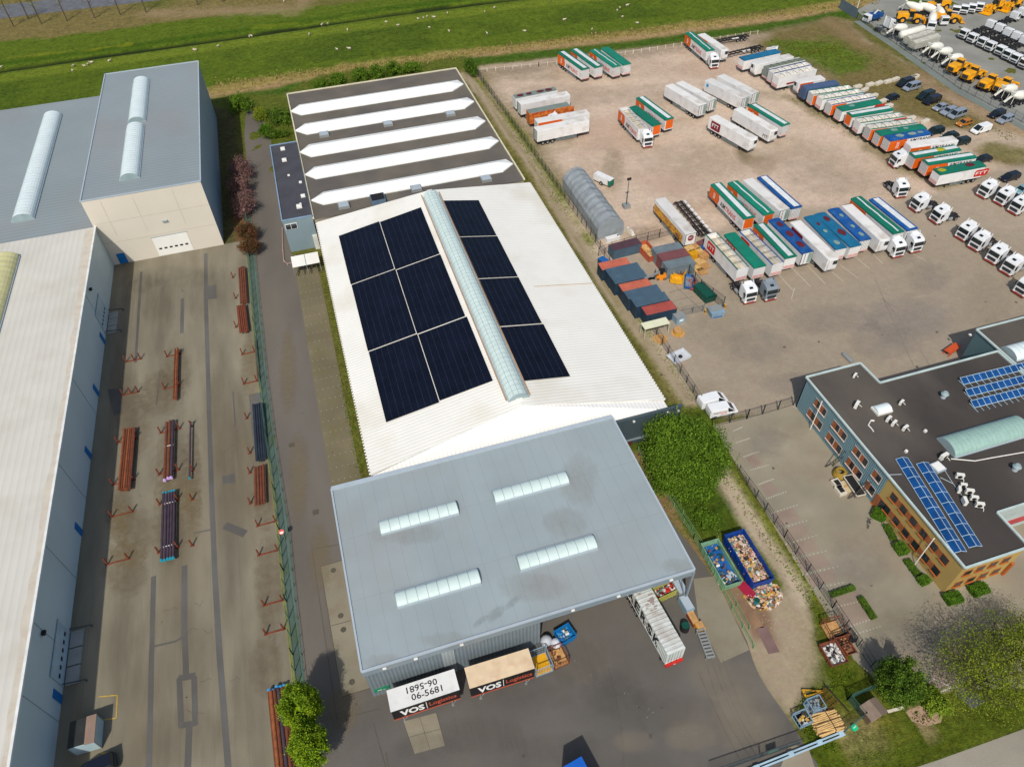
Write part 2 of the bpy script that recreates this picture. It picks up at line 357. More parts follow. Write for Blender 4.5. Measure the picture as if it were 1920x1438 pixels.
# ------------------------------------------------------------------ paved sheets
LV=[.006]
def sheet(name,pts,m,z=None,px=True,rag=0,seg=3.0):
    w_=[P(*p) if px else Vector((p[0],p[1],0)) for p in pts]
    if rag:
        o=[]
        for a,b_ in zip(w_,w_[1:]+w_[:1]):
            k_=max(1,int((b_-a).length/seg)); nn=Vector((-(b_-a).y,(b_-a).x,0)).normalized()
            for i in range(k_): o.append(a+(b_-a)*(i/k_)+(nn*rnd(-rag,rag) if i else Vector()))
        w_=o
    mb=MB(); mb.poly([(p.x,p.y,z if z is not None else .006) for p in w_]); return tag(mb.build(name,m),kind='structure')
def strip(name,pts,wd,m,z,px=True):
    w_=[P(*p) if px else Vector((p[0],p[1],0)) for p in pts]; mb=MB(); Lf=[];Rt=[]
    for i,p in enumerate(w_):
        d=(w_[min(i+1,len(w_)-1)]-w_[max(i-1,0)]).normalized(); nn=Vector((-d.y,d.x,0)); k_=wd/2*(1+rnd(-.06,.06)); Lf.append(p+nn*k_); Rt.append(p-nn*k_)
    for i in range(len(w_)-1): mb.poly([(q.x,q.y,z) for q in (Lf[i],Rt[i],Rt[i+1],Lf[i+1])])
    return tag(mb.build(name,m),kind='structure')
def asph(name,col,**k):
    d=dict(rough=.9,var=.16,scale=.12,fine=.12,bump=.15,spec=.15); d.update(k); return mat(name,col,**d)
A_yard=asph('yard_concrete',(130,123,105),dirt=((108,94,74),.6,.10),scale=.3,stretch=(1,.22,1),var=.22,joint=(3.9,0,.03,.25))
A_lane=asph('lane_asphalt',(108,102,94),dirt=((122,114,98),.5,.07),stretch=(1,.3,1))
A_front=asph('apron_asphalt',(99,95,89),dirt=((116,108,94),.6,.07),var=.14)
A_park=asph('paver_grey_green',(116,108,86),joint=(.0,2.5,.0,0) ,dirt=((108,104,66),.5,.3))
A_off=asph('office_pavers',(148,140,121),dirt=((146,128,110),.6,.15))
A_pink=asph('red_pavers',(150,133,118),dirt=((132,112,102),.6,.3))
A_conc=asph('concrete_slab',(138,131,112),dirt=((128,116,96),.8,.35))
A_patch=asph('tar_patch',(100,98,94))
A_far=asph('far_yard_asphalt',(142,142,134),dirt=((126,124,116),.6,.05))
A_line=mat('faded_line',(196,186,168),rough=.9,var=.1,scale=4)
A_joint=mat('slab_joint',(88,82,70),rough=.95)
SL=[(467,480),(478,610),(488,710),(501,820),(515,920),(524,995),(531,1070),(537,1128),(549,1228),(556,1290)]; SR=[(478,480),(491,610),(501,710),(515,820),(530,920),(542,995),(549,1070),(555,1128),(567,1228),(573,1290)]
SLw=[(-17.6,165),(-17.9,142)]+[tuple(P(*c)[:2]) for c in SL]; SRw=[(-16.7,165),(-16.9,142)]+[tuple(P(*c)[:2]) for c in SR]
sheet('yard_paving',[(-46,-10),(-16.9,-10),(-16.9,40)]+[tuple(P(*c)[:2]) for c in reversed(SL)]+[(-17.9,141.7),(-46,141.7)],A_yard,px=False)
sheet('access_lane',[(-16.9,36),(-3.0,36),(-3.0,64),(-9.3,64),(-9.3,133),(-9.6,134),(-9.6,168)]+[tuple(P(*c)[:2]) for c in ((507,262),(498,235),(488,212),(462,205),(458,250),(462,300),(470,380),(477,440))]+SRw[2:],A_lane,px=False)
sheet('parking_bays',[(-9.3,60),(-4.7,60),(-4.7,131),(-9.3,131)],A_park,.010,px=False)
_fy=[tuple(P(*c)[:2]) for c in ((1580,1560),(1532,1430),(1497,1376),(1468,1332),(1438,1290),(1412,1238),(1400,1200),(1345,1100),(1300,1030))]
sheet('front_yard_paving',[(-16.9,-10)]+_fy+[(33.4,63.5),(-3.0,63.5),(-3.0,37),(-16.9,37)],A_front,.010,px=False,rag=.22,seg=1.5)
sheet('office_car_park',[(1336,797),(1484,762),(1560,800),(1800,900),(2100,900),(2100,1285),(1830,1292),(1768,1298),(1742,1278),(1700,1270),(1660,1290),(1600,1235),(1590,1215)],A_off,.010)
sheet('main_road',[(1620,1470),(1760,1424),(1920,1366),(2300,1240),(2300,1700),(1500,1700)],asph('road_asphalt',(152,146,132)),.010)
sheet('pavement_edge',[(1480,1395),(1515,1400),(1535,1460),(1440,1500)],A_off,.014)
sheet('machinery_yard_paving',[(1606,20),(1640,2),(1750,-14),(2300,-120),(2500,300),(2300,420),(1950,262),(1830,190),(1700,110)],A_far,.010)
sheet('concrete_strip',[(1300,1085),(1340,1080),(1405,1218),(1352,1242),(1310,1165)],A_conc,.016)
# service pad with its joints beside the grey hall
sheet('service_pad',[(601,1062),(642,1050),(694,1290),(641,1306)],A_conc,.014)
for a,b_ in (((601,1062),(641,1306)),((641,1306),(694,1290)),((621,1173),(658,1163)),((601,1062),(642,1050)),((585,1030),(640,1020)),((585,1030),(632,1348)),((632,1348),(714,1328)),
             ((700,1355),(735,1480)),((724,1410),(735,1480))):
    strip('slab_joint',[a,b_],.09,A_joint,.022)
MH=0
for c in ((625,1069),(639,1154),(644,1180),(660,1278)):
    p=P(*c); mb=MB()
    for i in range(24):
        t0,t1=[2*math.pi*(i+k_)/24 for k_ in (0,1)]
        mb.poly([(p.x+r*math.cos(t),p.y+r*math.sin(t),.024) for t,r in ((t0,.38),(t0,.31),(t1,.31),(t1,.38))])
    mb.prism([(p.x+.31*math.cos(i*.5236),p.y+.31*math.sin(i*.5236)) for i in range(12)],.02,.03)
    tag(mb.build('manhole_cover',A_joint),'round manhole cover in the concrete pad beside the grey hall, %s from the far end'%ORD[MH],'manhole',group='manholes in the service pad'); MH+=1
sheet('paver_patch',[(756,1352),(818,1336),(835,1397),(777,1413)],A_conc,.018)
for a,b_ in (((756,1352),(777,1413)),((787,1344),(806,1404)),((818,1336),(835,1397)),((766,1382),(826,1366))): strip('slab_joint',[a,b_],.05,A_joint,.026)
# long tar seams and patches in the pipe yard
for i,(pts,wd) in enumerate([([(386,475),(386,560),(390,700),(396,900),(403,1080),(412,1230),(428,1440)],.75),([(346,1060),(346,1180),(349,1270)],.75),([(265,510),(258,620),(254,680)],.5),([(342,560),(341,625)],.7),
     ([(288,1080),(285,1200),(283,1300),(279,1440)],.65),([(286,1212),(330,1202),(348,1190)],.3),([(355,1362),(352,1440)],.75),([(336,1270),(340,1362)],.7),([(364,1268),(366,1360)],.7),([(334,1272),(366,1266)],.8),([(338,1360),(368,1355)],.7),
     ([(300,700),(293,760)],.25),([(362,1000),(400,992)],.25),([(437,735),(441,800)],.2),([(421,985),(460,1001)],1.2)]):
    strip('tar_seam',pts,wd,A_patch,.014+.0013*i)
for c in ([(384,538),(405,534),(407,560),(385,562)],[(417,893),(440,888),(442,905),(418,908)],[(466,740),(490,735),(486,850),(478,850)],[(202,730),(232,728),(228,775),(214,780)]): sheet('tar_patch',c,A_patch,.036,rag=.1)
rng_=random.Random(3)
for c in ((300,1170),(305,1145),(345,1190),(380,1180),(375,1278),(350,1330),(430,1278),(420,850),(365,1130),(260,930),(236,1000)):
    pts=[c]
    for k_ in range(5): pts.append((pts[-1][0]+rng_.uniform(-3,9),pts[-1][1]+rng_.uniform(-6,4)))
    strip('surface_crack',pts,.05,A_joint,.012)
# faint bay lines between the parked trailers
for a,b_ in (((1484,560),(1490,540)),((1482,500),(1520,538)),((1510,495),(1547,532)),((1560,510),(1580,527)),((1575,497),(1610,523)),((1605,483),(1630,504)),((1630,470),(1655,495)),((1700,470),(1740,492)),((1460,515),(1487,545)),((1330,470),(1400,562))):
    strip('bay_line',[a,b_],.12,A_line,.03)
# studs marking the parking bays: west bays and office bays
DOT=mat('stud_white',(178,172,158),rough=.8)
def studs(a,b_,n_,s=.1,nm='bay_studs'):
    mb=MB(); a=P(*a); b_=P(*b_)
    for i in range(n_): p=a+(b_-a)*(i/(n_-1)); mb.box(p.x-s,p.x+s,p.y-s,p.y+s,.012,.028)
    return tag(mb.build(nm,DOT),kind='structure')
ys=np.linspace(127,66.5,25)
mb=MB()
for y in ys:
    for k_ in range(5): x=-8.9+k_*.9; mb.box(x-.06,x+.06,y-.05,y+.05,.012,.030)
tag(mb.build('bay_studs',DOT),kind='structure')
OB=[((1375,808),(1391,801)),((1380,830),(1405,822)),((1395,856),(1422,847)),((1408,881),(1440,872)),((1423,908),(1450,898)),((1437,935),(1473,922)),((1446,962),(1494,947)),((1459,992),(1512,976)),((1474,1020),(1530,1004)),((1488,1047),(1548,1033)),((1505,1077),(1570,1062)),((1520,1104),(1580,1092)),((1560,1140),(1607,1128)),((1590,1175),(1635,1160)),((1600,1190),(1650,1174)),
    ((1743,1280),(1750,1216)),((1788,1262),(1795,1198)),((1833,1235),(1838,1183)),((1878,1212),(1881,1165)),((1920,1190),(1923,1150))]
for a,b_ in OB: studs(a,b_,9)
for i in range(1,11,1):
    a,b_=OB[i]; c,d=OB[i+1]
    if i%2==0 or i>5: sheet('red_bay',[(a[0]+4,a[1]+3),(b_[0]-8,b_[1]+4),(d[0]-10,d[1]-3),(c[0]+3,c[1]-3)],A_pink,.008+.006)
sheet('red_bay',[(1556,1122),(1605,1108),(1640,1160),(1592,1176)],A_pink,.014)
sheet('red_bay',[(1745,1280),(1752,1216),(1915,1150),(1930,1180),(1768,1292)],A_pink,.016)
for c in ((547,834),(592,960)): 
    p=P(*c); mb=MB(); mb.box(p.x-.45,p.x+.45,p.y-.45,p.y+.45,.01,.03); tag(mb.build('drain_cover',A_joint),'square iron drain cover in the lane, '+('nearer the parking bays' if c[0]<560 else 'nearer the grey hall'),'drain cover')
# far road with trees beyond the field
sheet('dyke_road',[(-400,96),(0,36),(150,18),(310,0),(700,-50),(700,-68),(310,-22),(150,-6),(0,10),(-400,60)],asph('far_road',(104,106,110),var=.2,scale=.5),.03)
# thin films of soil, rust and rubber with soft, patchy edges
def film_mat(name,col,amt,sc_,st=(1,1,1)):
    if name in MATS: return MATS[name]
    m=bpy.data.materials.new(name); m.use_nodes=True; n=m.node_tree; L=n.links.new; N=n.nodes.new; b=n.nodes['Principled BSDF']; b.inputs['Roughness'].default_value=.95; b.inputs['Specular IOR Level'].default_value=.1
    b.inputs['Base Color'].default_value=(*lin(col),1); tc=N('ShaderNodeTexCoord'); mp=N('ShaderNodeMapping'); mp.inputs['Scale'].default_value=st; L(tc.outputs['Object'],mp.inputs[0])
    nz_=N('ShaderNodeTexNoise'); nz_.inputs['Scale'].default_value=sc_; nz_.inputs['Detail'].default_value=7; nz_.inputs['Roughness'].default_value=.65; L(mp.outputs[0],nz_.inputs[0]); va=N('ShaderNodeVertexColor'); va.layer_name='soft'
    a=N('ShaderNodeMath'); a.operation='ADD'; L(nz_.outputs[0],a.inputs[0]); L(va.outputs['Color'],a.inputs[1]); r=N('ShaderNodeMapRange'); L(a.outputs[0],r.inputs[0]); r.inputs[1].default_value=.72; r.inputs[2].default_value=1.35; r.inputs[3].default_value=0; r.inputs[4].default_value=amt; L(r.outputs[0],b.inputs['Alpha']); MATS[name]=m; return m
_fz=[0]
def film(name,pts,m,z=.042,parent=None,px=True):
    """pts: outline in the photo; soft=0 on the rim, 1 inside"""
    _fz[0]+=1; z=z+.00025*_fz[0]; w_=[P(*p,z) if px else Vector((*p,z)) for p in pts]; c=sum(w_,Vector())/len(w_); n_=len(w_); vs=[tuple(p) for p in w_]+[tuple(c+(p-c)*.55) for p in w_]+[tuple(c)]
    fs=[(i,(i+1)%n_,n_+(i+1)%n_,n_+i) for i in range(n_)]+[(n_+i,n_+(i+1)%n_,2*n_) for i in range(n_)]
    mb=MB(); mb.add([(v[0],v[1],z) for v in vs],fs); o=mb.build(name,m,parent); at=o.data.color_attributes.new('soft','FLOAT_COLOR','POINT')
    for i in range(2*n_+1): k_=0 if i<n_ else .55 if i<2*n_ else .7; at.data[i].color=(k_,k_,k_,1)
    return o if parent else tag(o,kind='structure')
def blob(cx,cy,rx,ry,a=0,n_=12): return [(cx+rx*math.cos(t)*math.cos(a)-ry*math.sin(t)*math.sin(a),cy+rx*math.cos(t)*math.sin(a)+ry*math.sin(t)*math.cos(a)) for t in [2*math.pi*i/n_ for i in range(n_)]]
F_br=film_mat('brown_soil_film',(114,94,70),.34,.9); F_ye=film_mat('dry_soil_film',(140,124,88),.4,.9); F_dk=film_mat('dark_film',(84,80,74),.15,.5); F_lt=film_mat('light_dust_film',(170,158,136),.25,.3); F_gy=film_mat('rubber_film',(146,140,133),.3,.3); F_st=film_mat('streak_film',(104,96,82),.2,.6,(1.6,.15,1)); F_pk=film_mat('pink_dust_film',(206,180,158),.4,.15); F_gn=film_mat('algae_film',(120,118,84),.25,.4)
for c in ((250,800,45,100),(225,960,40,60),(235,1070,60,70),(320,880,45,110),(318,1000,40,90),(330,700,40,70),(362,900,25,130)): film('soil_film',blob(*c),F_br)
for c in ((505,1100,38,130),(500,1250,45,80),(250,1000,55,70),(495,930,30,90),(470,690,26,90),(300,740,60,60)): film('soil_film',blob(*c),F_br if c[0]!=470 else F_ye)
for c in ((225,980,30,60),(360,960,25,90),(330,930,55,60),(240,1040,50,40)): film('soil_film',blob(*c),F_ye)
for c in ((280,600,70,120),(300,560,90,60),(420,800,60,160),(440,1000,50,200),(320,1240,120,160),(240,1230,60,160),(470,1300,50,150),(400,560,60,80),(230,740,40,120),(350,1380,110,80)): film('stain_film',blob(*c),F_st)
for c in ((330,520,110,30),(260,530,60,25)): film('stain_film',blob(*c),F_dk)
for c in ((1000,1290,130,60),(900,1380,120,50),(1080,1240,80,60),(1150,1300,90,60),(800,1400,90,40),(1050,1400,120,40),(1240,1330,100,60)): film('stain_film',blob(*c),F_dk if c[0]%3 else F_st)
for c in ((1400,1310,80,110),(1380,1340,60,90),(1330,1260,60,60),(1440,1370,50,50),(1300,1380,70,40),(1190,1390,60,30)): film('dust_film',blob(*c),F_lt)
for c in ((540,700,22,120),(560,900,28,120),(600,1050,30,90),(640,1330,50,60)): film('dust_film',blob(*c),F_ye)
for c in ((1560,1000,110,60),(1500,870,80,60),(1640,1080,80,60),(1690,1180,90,60),(1480,800,70,30),(1600,1130,70,40)): film('dust_film',blob(*c),F_gn if c[0]%20 else F_lt)
for c in ((1610,1060,80,70),(1440,830,50,40),(1700,1200,100,50)): film('stain_film',blob(*c),F_gy)
for c in ((1700,600,120,60),(1660,640,90,50),(1740,520,60,40),(1690,480,40,24),(1500,720,120,30),(1560,600,120,40),(1420,650,90,50)): film('scuff_film',blob(*c),F_gy)
for c in ((1350,620,90,60),(1300,730,60,30),(1400,540,60,40),(1850,560,60,80),(1620,740,80,30)): film('dust_film',blob(*c),F_lt)
for c in ((1300,300,160,50),(1150,260,120,60),(1500,300,120,60),(1200,180,120,30),(1400,380,120,40),(1250,340,90,40),(1100,180,90,30),(1560,340,120,40),(1330,130,90,25)): film('dust_film',blob(*c),F_pk if c[0]%4 else F_lt)
for c in ((1040,260,60,40),(1000,190,60,40),(1000,140,100,20),(1210,440,60,25),(1150,320,30,60)): film('soil_film',blob(*c),F_br if c[0]==1210 else F_gn)
# tyre marks
F_tm=film_mat('tyre_mark',(74,70,64),.55,1.2); rt=random.Random(4)
for a,b_ in (((1335,1240),(1420,1420)),((1345,1238),(1430,1415)),((1310,1260),(1390,1430)),((1355,1236),(1445,1410)),((1325,1245),(1410,1425)),((1640,520),(1720,700)),((1655,560),(1745,690)),((1740,600),(1650,560)),((1140,1250),(1170,1438))):
    A_,B_=P(*a),P(*b_); d=(B_-A_).normalized(); nn=Vector((-d.y,d.x,0)); bow=rt.uniform(-.8,.8); q=[A_+(B_-A_)*t+nn*bow*math.sin(t*3.14) for t in [i/8 for i in range(9)]]
    film('tyre_mark',[tuple((p+nn*.13)[:2]) for p in q]+[tuple((p-nn*.13)[:2]) for p in reversed(q)],F_tm,px=False) if False else strip('tyre_mark',[tuple(p[:2]) for p in q],.1,mat(('tyre_mark_dark' if a[1]>900 else 'tyre_mark_pale'),(88,83,76) if a[1]>900 else (140,131,118),rough=.9,var=.2,scale=1),.036,px=False); _fz[0]+=1
# oil stains and tyre scuffs on the paved yards
STN=asph('oil_stain',(88,80,72)); SC2=asph('scuffed_asphalt',(150,139,124)); 
for c in ((1243,612),(1535,641),(1654,628),(1757,623),(1471,651),(1848,566),(1905,567),(1240,703),(1719,688),(1241,1326),(1197,1325),(1220,1380),(982,1417),(1450,878),(1475,981),(1634,1098),(1722,1222),(1866,1168),(350,1307),(342,546),(567,775),(515,805),(623,848),(1550,443),(1753,443)):
    p=P(*c); mb=MB(); r=rnd(.15,.38); mb.poly([(p.x+r*rnd(.6,1.1)*math.cos(t*.7854),p.y+r*rnd(.5,1)*math.sin(t*.7854),.04) for t in range(8)]); tag(mb.build('oil_stain',STN),kind='structure')
# ------------------------------------------------------------------ big buildings
WHT=mat('white_paint',(236,234,226),rough=.5,var=.04,scale=.3)
DARK=mat('dark_rubber',(34,34,36),rough=.7,var=.1)
GLASS=mat('window_glass',(38,46,52),rough=.08,var=.25,scale=.8,spec=.6)
G_roof=mat('grey_membrane',(151,163,165),rough=.75,var=.07,scale=.12,dirt=((148,142,138),.35,.07),joint=(1.9,9.0,.03,.24),bump=.02)
G_wall=mat('grey_cladding',(118,130,136),rough=.5,var=.05,stripe=(0,.45,.35,.5),metal=.0)
TRIM=mat('grey_trim',(172,184,192),rough=.4,var=.05)
DOME=mat('skylight_dome',(205,222,216),rough=.18,var=.06,scale=.8,spec=.5)
DOMW=mat('skylight_dome_white',(226,238,236),rough=.2,var=.04,scale=.6,spec=.5)
SEAM=mat('dome_seam',(148,166,168),rough=.5)
def dome(root,a,b_,wd,rise,nseg,m,name='skylight',seam=.04,base=.12,lng=False,curb=True):
    """barrel rooflight: curb, glazing and glazing bars"""
    a=Vector(a); b_=Vector(b_); mb=MB(); mb.barrel(a,b_,wd,rise,12,base); s=mb.build(name,m,root,smooth=False)
    d=(b_-a).normalized(); x=d.cross(Vector((0,0,1))).normalized(); Lg=(b_-a).length
    for i in range(nseg+1):
        p=a+d*(Lg*i/nseg)
        mb=MB(); mb.barrel(p-d*seam/2,p+d*seam/2,wd+.03,rise+.025,12,base); mb.build('glazing_bar',SEAM,root)
    if lng:
        for t in (-.5,0,.5):
            mb=MB(); z=base+rise*math.sqrt(1-t*t)+.03; mb.bar(a+x*(wd/2*t)+Vector((0,0,z)),b_+x*(wd/2*t)+Vector((0,0,z)),.02); mb.build('glazing_bar',SEAM,root)
    if curb:
        mb=MB(); 
        for sg in (-1,1): mb.bar(a+x*sg*(wd/2+.08)+Vector((0,0,base/2)),b_+x*sg*(wd/2+.08)+Vector((0,0,base/2)),.07,base/2+.04)
        mb.build('curb',TRIM,root)
    return s
def parapet(mb,pts,z,wd=.3,h=.25,closed=True):
    n=len(pts)
    for i in range(n if closed else n-1):
        a=Vector((*pts[i],0)); b_=Vector((*pts[(i+1)%n],0)); d=(b_-a).normalized()
        mb.bar(a+Vector((0,0,z+h/2))+d*wd/2*0,b_+Vector((0,0,z+h/2+.002*i)),wd/2,h/2)
# --- grey hall
GH=empty('grey_hall',(-8.6,37.3,0),0,'long grey flat-roofed hall with four ribbed rooflights and an open loading bay','hall')
x0,x1,y0,y1,zt=-8.5,33.5,37.3,64.0,7.9
mb=MB(); mb.box(x0,x1,y0,y1,zt-.25,zt); mb.build('roof',G_roof,GH)
mb=MB()
mb.bar((x0,y0,zt+.02),(x1,y0,zt+.02),.14,.12); mb.bar((x0,y0,zt+.03),(x0,y1,zt+.03),.12,.12); mb.bar((x1,y0,zt+.04),(x1,y1,zt+.04),.12,.12); mb.bar((x0,y1,zt+.05),(x1,y1,zt+.05),.3,.14)
mb.build('roof_trim',TRIM,GH)
F_rf=film_mat('roof_dirt_film',(156,142,128),.2,.8,(1,.5,1)); F_rk=film_mat('roof_scuff_film',(120,120,118),.22,1.4)
for c in ((1085,900,50,70),(1060,980,60,40),(1000,1100,90,40),(1270,1060,40,20),(720,1240,60,20),(850,1200,90,22),(760,1000,90,30)): film('roof_stain',blob(*c),F_rf,7.905,GH)
for c in ((930,1150,30,14),(960,1130,22,10),(900,1165,26,8)): film('roof_stain',blob(*c,a=-.7),F_rk,7.905,GH)
wx=P(1012,1206).x
mb=MB(); mb.box(x0+.1,wx,y0+.12,y0+.35,0,zt-.25); mb.box(x0+.1,x0+.3,y0+.35,y1-.3,0,zt-.25); mb.box(x0+.3,x1-.3,y1-.3,y1-.1,0,zt-.25); mb.box(wx-.2,wx,y0+.35,y1-.5,0,zt-.25); mb.box(x1-.35,x1-.15,y0+12,y1-.5,0,zt-.25); mb.build('wall',G_wall,GH)
FAS=mat('fascia',(128,142,150),rough=.4,var=.05)
mb=MB(); mb.box(x0-.05,x1+.05,y0-.08,y0+.05,zt-1.25,zt-.12); mb.box(x1-.02,x1+.1,y0+.06,y1,zt-1.2,zt-.12); mb.build('fascia',FAS,GH)
for px in (720,784,873,1066,1137,1214,1278): 
    p=PY(px,1250,y0-.2); mb=MB(); mb.box(p.x-.22,p.x+.22,y0-.28,y0-.10,zt-.6,zt-.38); mb.build('flood_light',WHT,GH)
for px,py in ((1284,1125),):
    p=P(px,py); mb=MB(); mb.box(p.x-.13,p.x+.13,p.y-.13,p.y+.13,0,zt-.3); mb.build('post',FAS,GH); mb=MB(); mb.bar((p.x,p.y,.3),(p.x-1.6,p.y,6.6),.07); mb.build('brace',FAS,GH)
mb=MB(); mb.box(wx-.9-11.5,wx-.9-10.0,y0+.02,y0+.12,0,zt-1.3); mb.build('pale_panel',mat('pale_panel',(150,158,160),rough=.4,stripe=(0,.45,.2,.4)),GH)
SGN=mat('green_sign',(30,130,95),rough=.5)
mb=MB(); p=PY(706,1303,y0); mb.box(-8.1,-6.2,y0+.02,y0+.11,1.2,2.0); sg=mb.build('sign',SGN,GH)
mb=MB(); text(mb,'<-',(-7.7,y0+.0,1.4),(1,0,0),(0,0,1),1.0,.4); mb.build('lettering',WHT,sg,world=False) if False else mb.build('lettering',WHT,GH)
def q4(a,b_,c,d,z):
    A,B,C,D=[P(*t,z) for t in (a,b_,c,d)]; return (A+D)/2,(B+C)/2,((A-D).length+(B-C).length)/2
for qd in (((711,980),(855,940),(859,961),(714,1001)),((923,922),(1060,885),(1066,905),(928,942)),((968,1046),(1111,1004),(1119,1025),(975,1068)),((740,1114),(895,1068),(901,1090),(745,1137))):
    a,b_,wd=q4(*qd,8.1); y=(a.y+b_.y)/2; a=Vector((a.x,y,7.9)); b_=Vector((b_.x,y,7.9)); dome(GH,a,b_,1.95,.55,8,DOME,seam=.07,base=.22)
# --- long white hall with the ridge skylight
ze,zr=6.2,10.6; X0,X1=-2.9,43.4; XR=20.7; YF=66.0; YFr=68.2; YB=133.6; YBr=130.6
WH=empty('white_warehouse',(X0,YF,0),0,'long white corrugated warehouse carrying black solar arrays either side of a ridge skylight','warehouse')
CORR=mat('white_corrugated',(238,236,226),rough=.7,var=.03,scale=.2,stripe=(1,.62,.2,.15),dirt=((218,211,192),.6,.12),fine=.03)
CORV=mat('white_cladding',(242,240,234),rough=.6,var=.03,stripe=(0,.62,.2,.2))
mb=MB(); t=.18
mb.ext([(X0,YF,ze),(XR,YFr,zr),(XR,YBr,zr),(X0,YB,ze)],(0,0,-t)); mb.ext([(XR+.001,YFr,zr),(X1,YF,ze),(X1,YB,ze),(XR+.001,YBr,zr)],(0,0,-t)); mb.build('roof',CORR,WH)
mb=MB(); yg=64.15
mb.poly([(X0+.2,yg,ze-.2),(X1-.2,yg,ze-.2),(X1-.2,YF+.0,ze-.19),(XR,YFr-.02,zr-.05),(X0+.2,YF,ze-.19)])
mb.build('gable_cladding',CORV,WH)
mb=MB(); mb.box(X0+.3,X1-.3,YF+.2,YB-.2,0,ze-.3); mb.build('wall',mat('brick_plinth',(150,140,120),rough=.8,var=.1,scale=1),WH)
TEAL=mat('slate_cladding',(70,84,90),rough=.6,var=.06,scale=.3)
mb=MB(); mb.box(33.2,45.2,63.9,64.1,0,ze+.1); mb.box(33.2,45.4,63.8,64.3,ze+.1,ze+.22); mb.build('front_wall',TEAL,WH)
mb=MB(); mb.box(33.6,44.9,63.6,63.88,1.25,1.4); mb.build('canopy_edge',FAS,WH)
mb=MB(); mb.box(34.3,37.4,63.7,63.88,0,1.24); mb.build('loading_door',mat('rusty_door',(92,52,34),rough=.8),WH)
mb=MB()
for x,z in ((37.2,5.7),(42.9,5.8),(44.7,5.5)): mb.box(x-.16,x+.16,63.65,63.88,z-.12,z+.12)
mb.build('wall_lamp',WHT,WH)
EAV=mat('eave_gap',(84,66,50),rough=.9)
mb=MB(); mb.box(X0-.22,X0+.02,YF,YB,ze-.4,ze-.22); mb.box(X1-.02,X1+.22,YF,YB,ze-.4,ze-.22); mb.build('gutter',EAV,WH)
mb=MB()
for y in np.arange(YF+.2,YB,.62):
    mb.box(X0-.24,X0+.02,y,y+.34,ze-.21,ze-.15); mb.box(X1-.02,X1+.24,y,y+.34,ze-.21,ze-.15)
tag(mb.build('eave_clips',CORR,WH),kind='stuff')
mb=MB(); mb.bar((XR,YFr+1,zr+.05),(XR,YBr,zr+.05),.5,.06); mb.build('ridge_cap',WHT,WH)
xs=X0+(XR-X0)*.5
RUST=mat('rust_streak',(172,142,110),rough=.9)
mb=MB()
for xx in (XR-1.85,XR+1.85): 
    zz=zr-abs(xx-XR)*(zr-ze)/(XR-X0); mb.bar((xx,70,zz+.1),(xx,YBr-1,zz+.1),.09,.07)
mb.bar((XR+11.3,96.5,0.03+zr-11.3*(zr-ze)/(X1-XR)),(X1,96.5,ze+.03),.05,.03)
mb.build('flashing',RUST,WH)
dome(WH,(XR,69.6,zr-.35),(XR,128.8,zr-.35),3.1,1.25,58,DOME,seam=.05,base=.1,lng=True)
nL=Vector((-(zr-ze),0,(XR-X0))).normalized(); nR=Vector(((zr-ze),0,(X1-XR))).normalized()
PVG=mat('solar_glass_black',(17,22,36),rough=.38,var=.25,scale=.3,spec=.12)
PVL=mat('solar_rail',(46,54,66),rough=.4); PVF=mat('array_frame',(232,222,206),rough=.5)
def array(quad,n,p0,lab,nx_):
    pts=[PP(*c,p0,n) for c in quad]; 
    xa=(pts[0].x+pts[3].x)/2; xb=(pts[1].x+pts[2].x)/2; ya=(pts[0].y+pts[1].y)/2; yb=(pts[2].y+pts[3].y)/2
    z=lambda x: p0[2]-(n.x*(x-p0[0]))/n.z
    cn=[(xa,ya),(xb,ya),(xb,yb),(xa,yb)]; root=empty('solar_array',(xa,yb,z(xa)),0,lab,'solar array','black solar arrays on the white roof')
    mb=MB(); mb.ext([Vector((x,y,z(x)))+n*.14 for x,y in cn],n*.05); g=mb.build('glass',PVG,root)
    mb=MB()
    for i in range(1,nx_):
        x=xa+(xb-xa)*i/nx_; mb.bar(Vector((x,ya,z(x)))+n*.195,Vector((x,yb,z(x)))+n*.195,.022,.008)
    mb.build('rail',PVL,root)
    mb=MB()
    k=int((ya-yb)/1.7)
    for i in range(1,k):
        y=ya+(yb-ya)*i/k; mb.bar(Vector((xa,y,z(xa)))+n*.192,Vector((xb,y,z(xb)))+n*.192,.010,.006)
    mb.build('module_joint',mat('module_joint',(28,34,46),rough=.4),root)
colL=[[(635,443),(711,418),(789,391)],[(658.5,534),(742,506),(826,478.5)],[(691,659),(782,628),(873,595)],[(725,793),(826,754),(926,712)]]
def lp(a,b_,t): return (a[0]+(b_[0]-a[0])*t,a[1]+(b_[1]-a[1])*t)
rows=['top','middle','bottom']
for r in range(3):
    for c in range(2):
        A,B,C,D=colL[r][c],colL[r][c+1],colL[r+1][c+1],colL[r+1][c]; g=.009
        A2,B2,C2,D2=[lp(lp(A,B,u),lp(D,C,u),v) for u,v in ((g*c,g*(r>0)),(1-g*(1-c),g*(r>0)),(1-g*(1-c),1-g*(r<2)),(g*c,1-g*(r<2)))]
        array((A2,B2,C2,D2),nL,(XR,0,zr),'black solar array left of the long ridge skylight, %s block of the %s column'%(rows[r],['outer','inner'][c]),8)
colR=[[(830,378),(896,377)],[(862,446),(932,443)],[(895,524.5),(970,520)],[(937.5,614),(1017,608)],[(983,716),(1069,706)]]
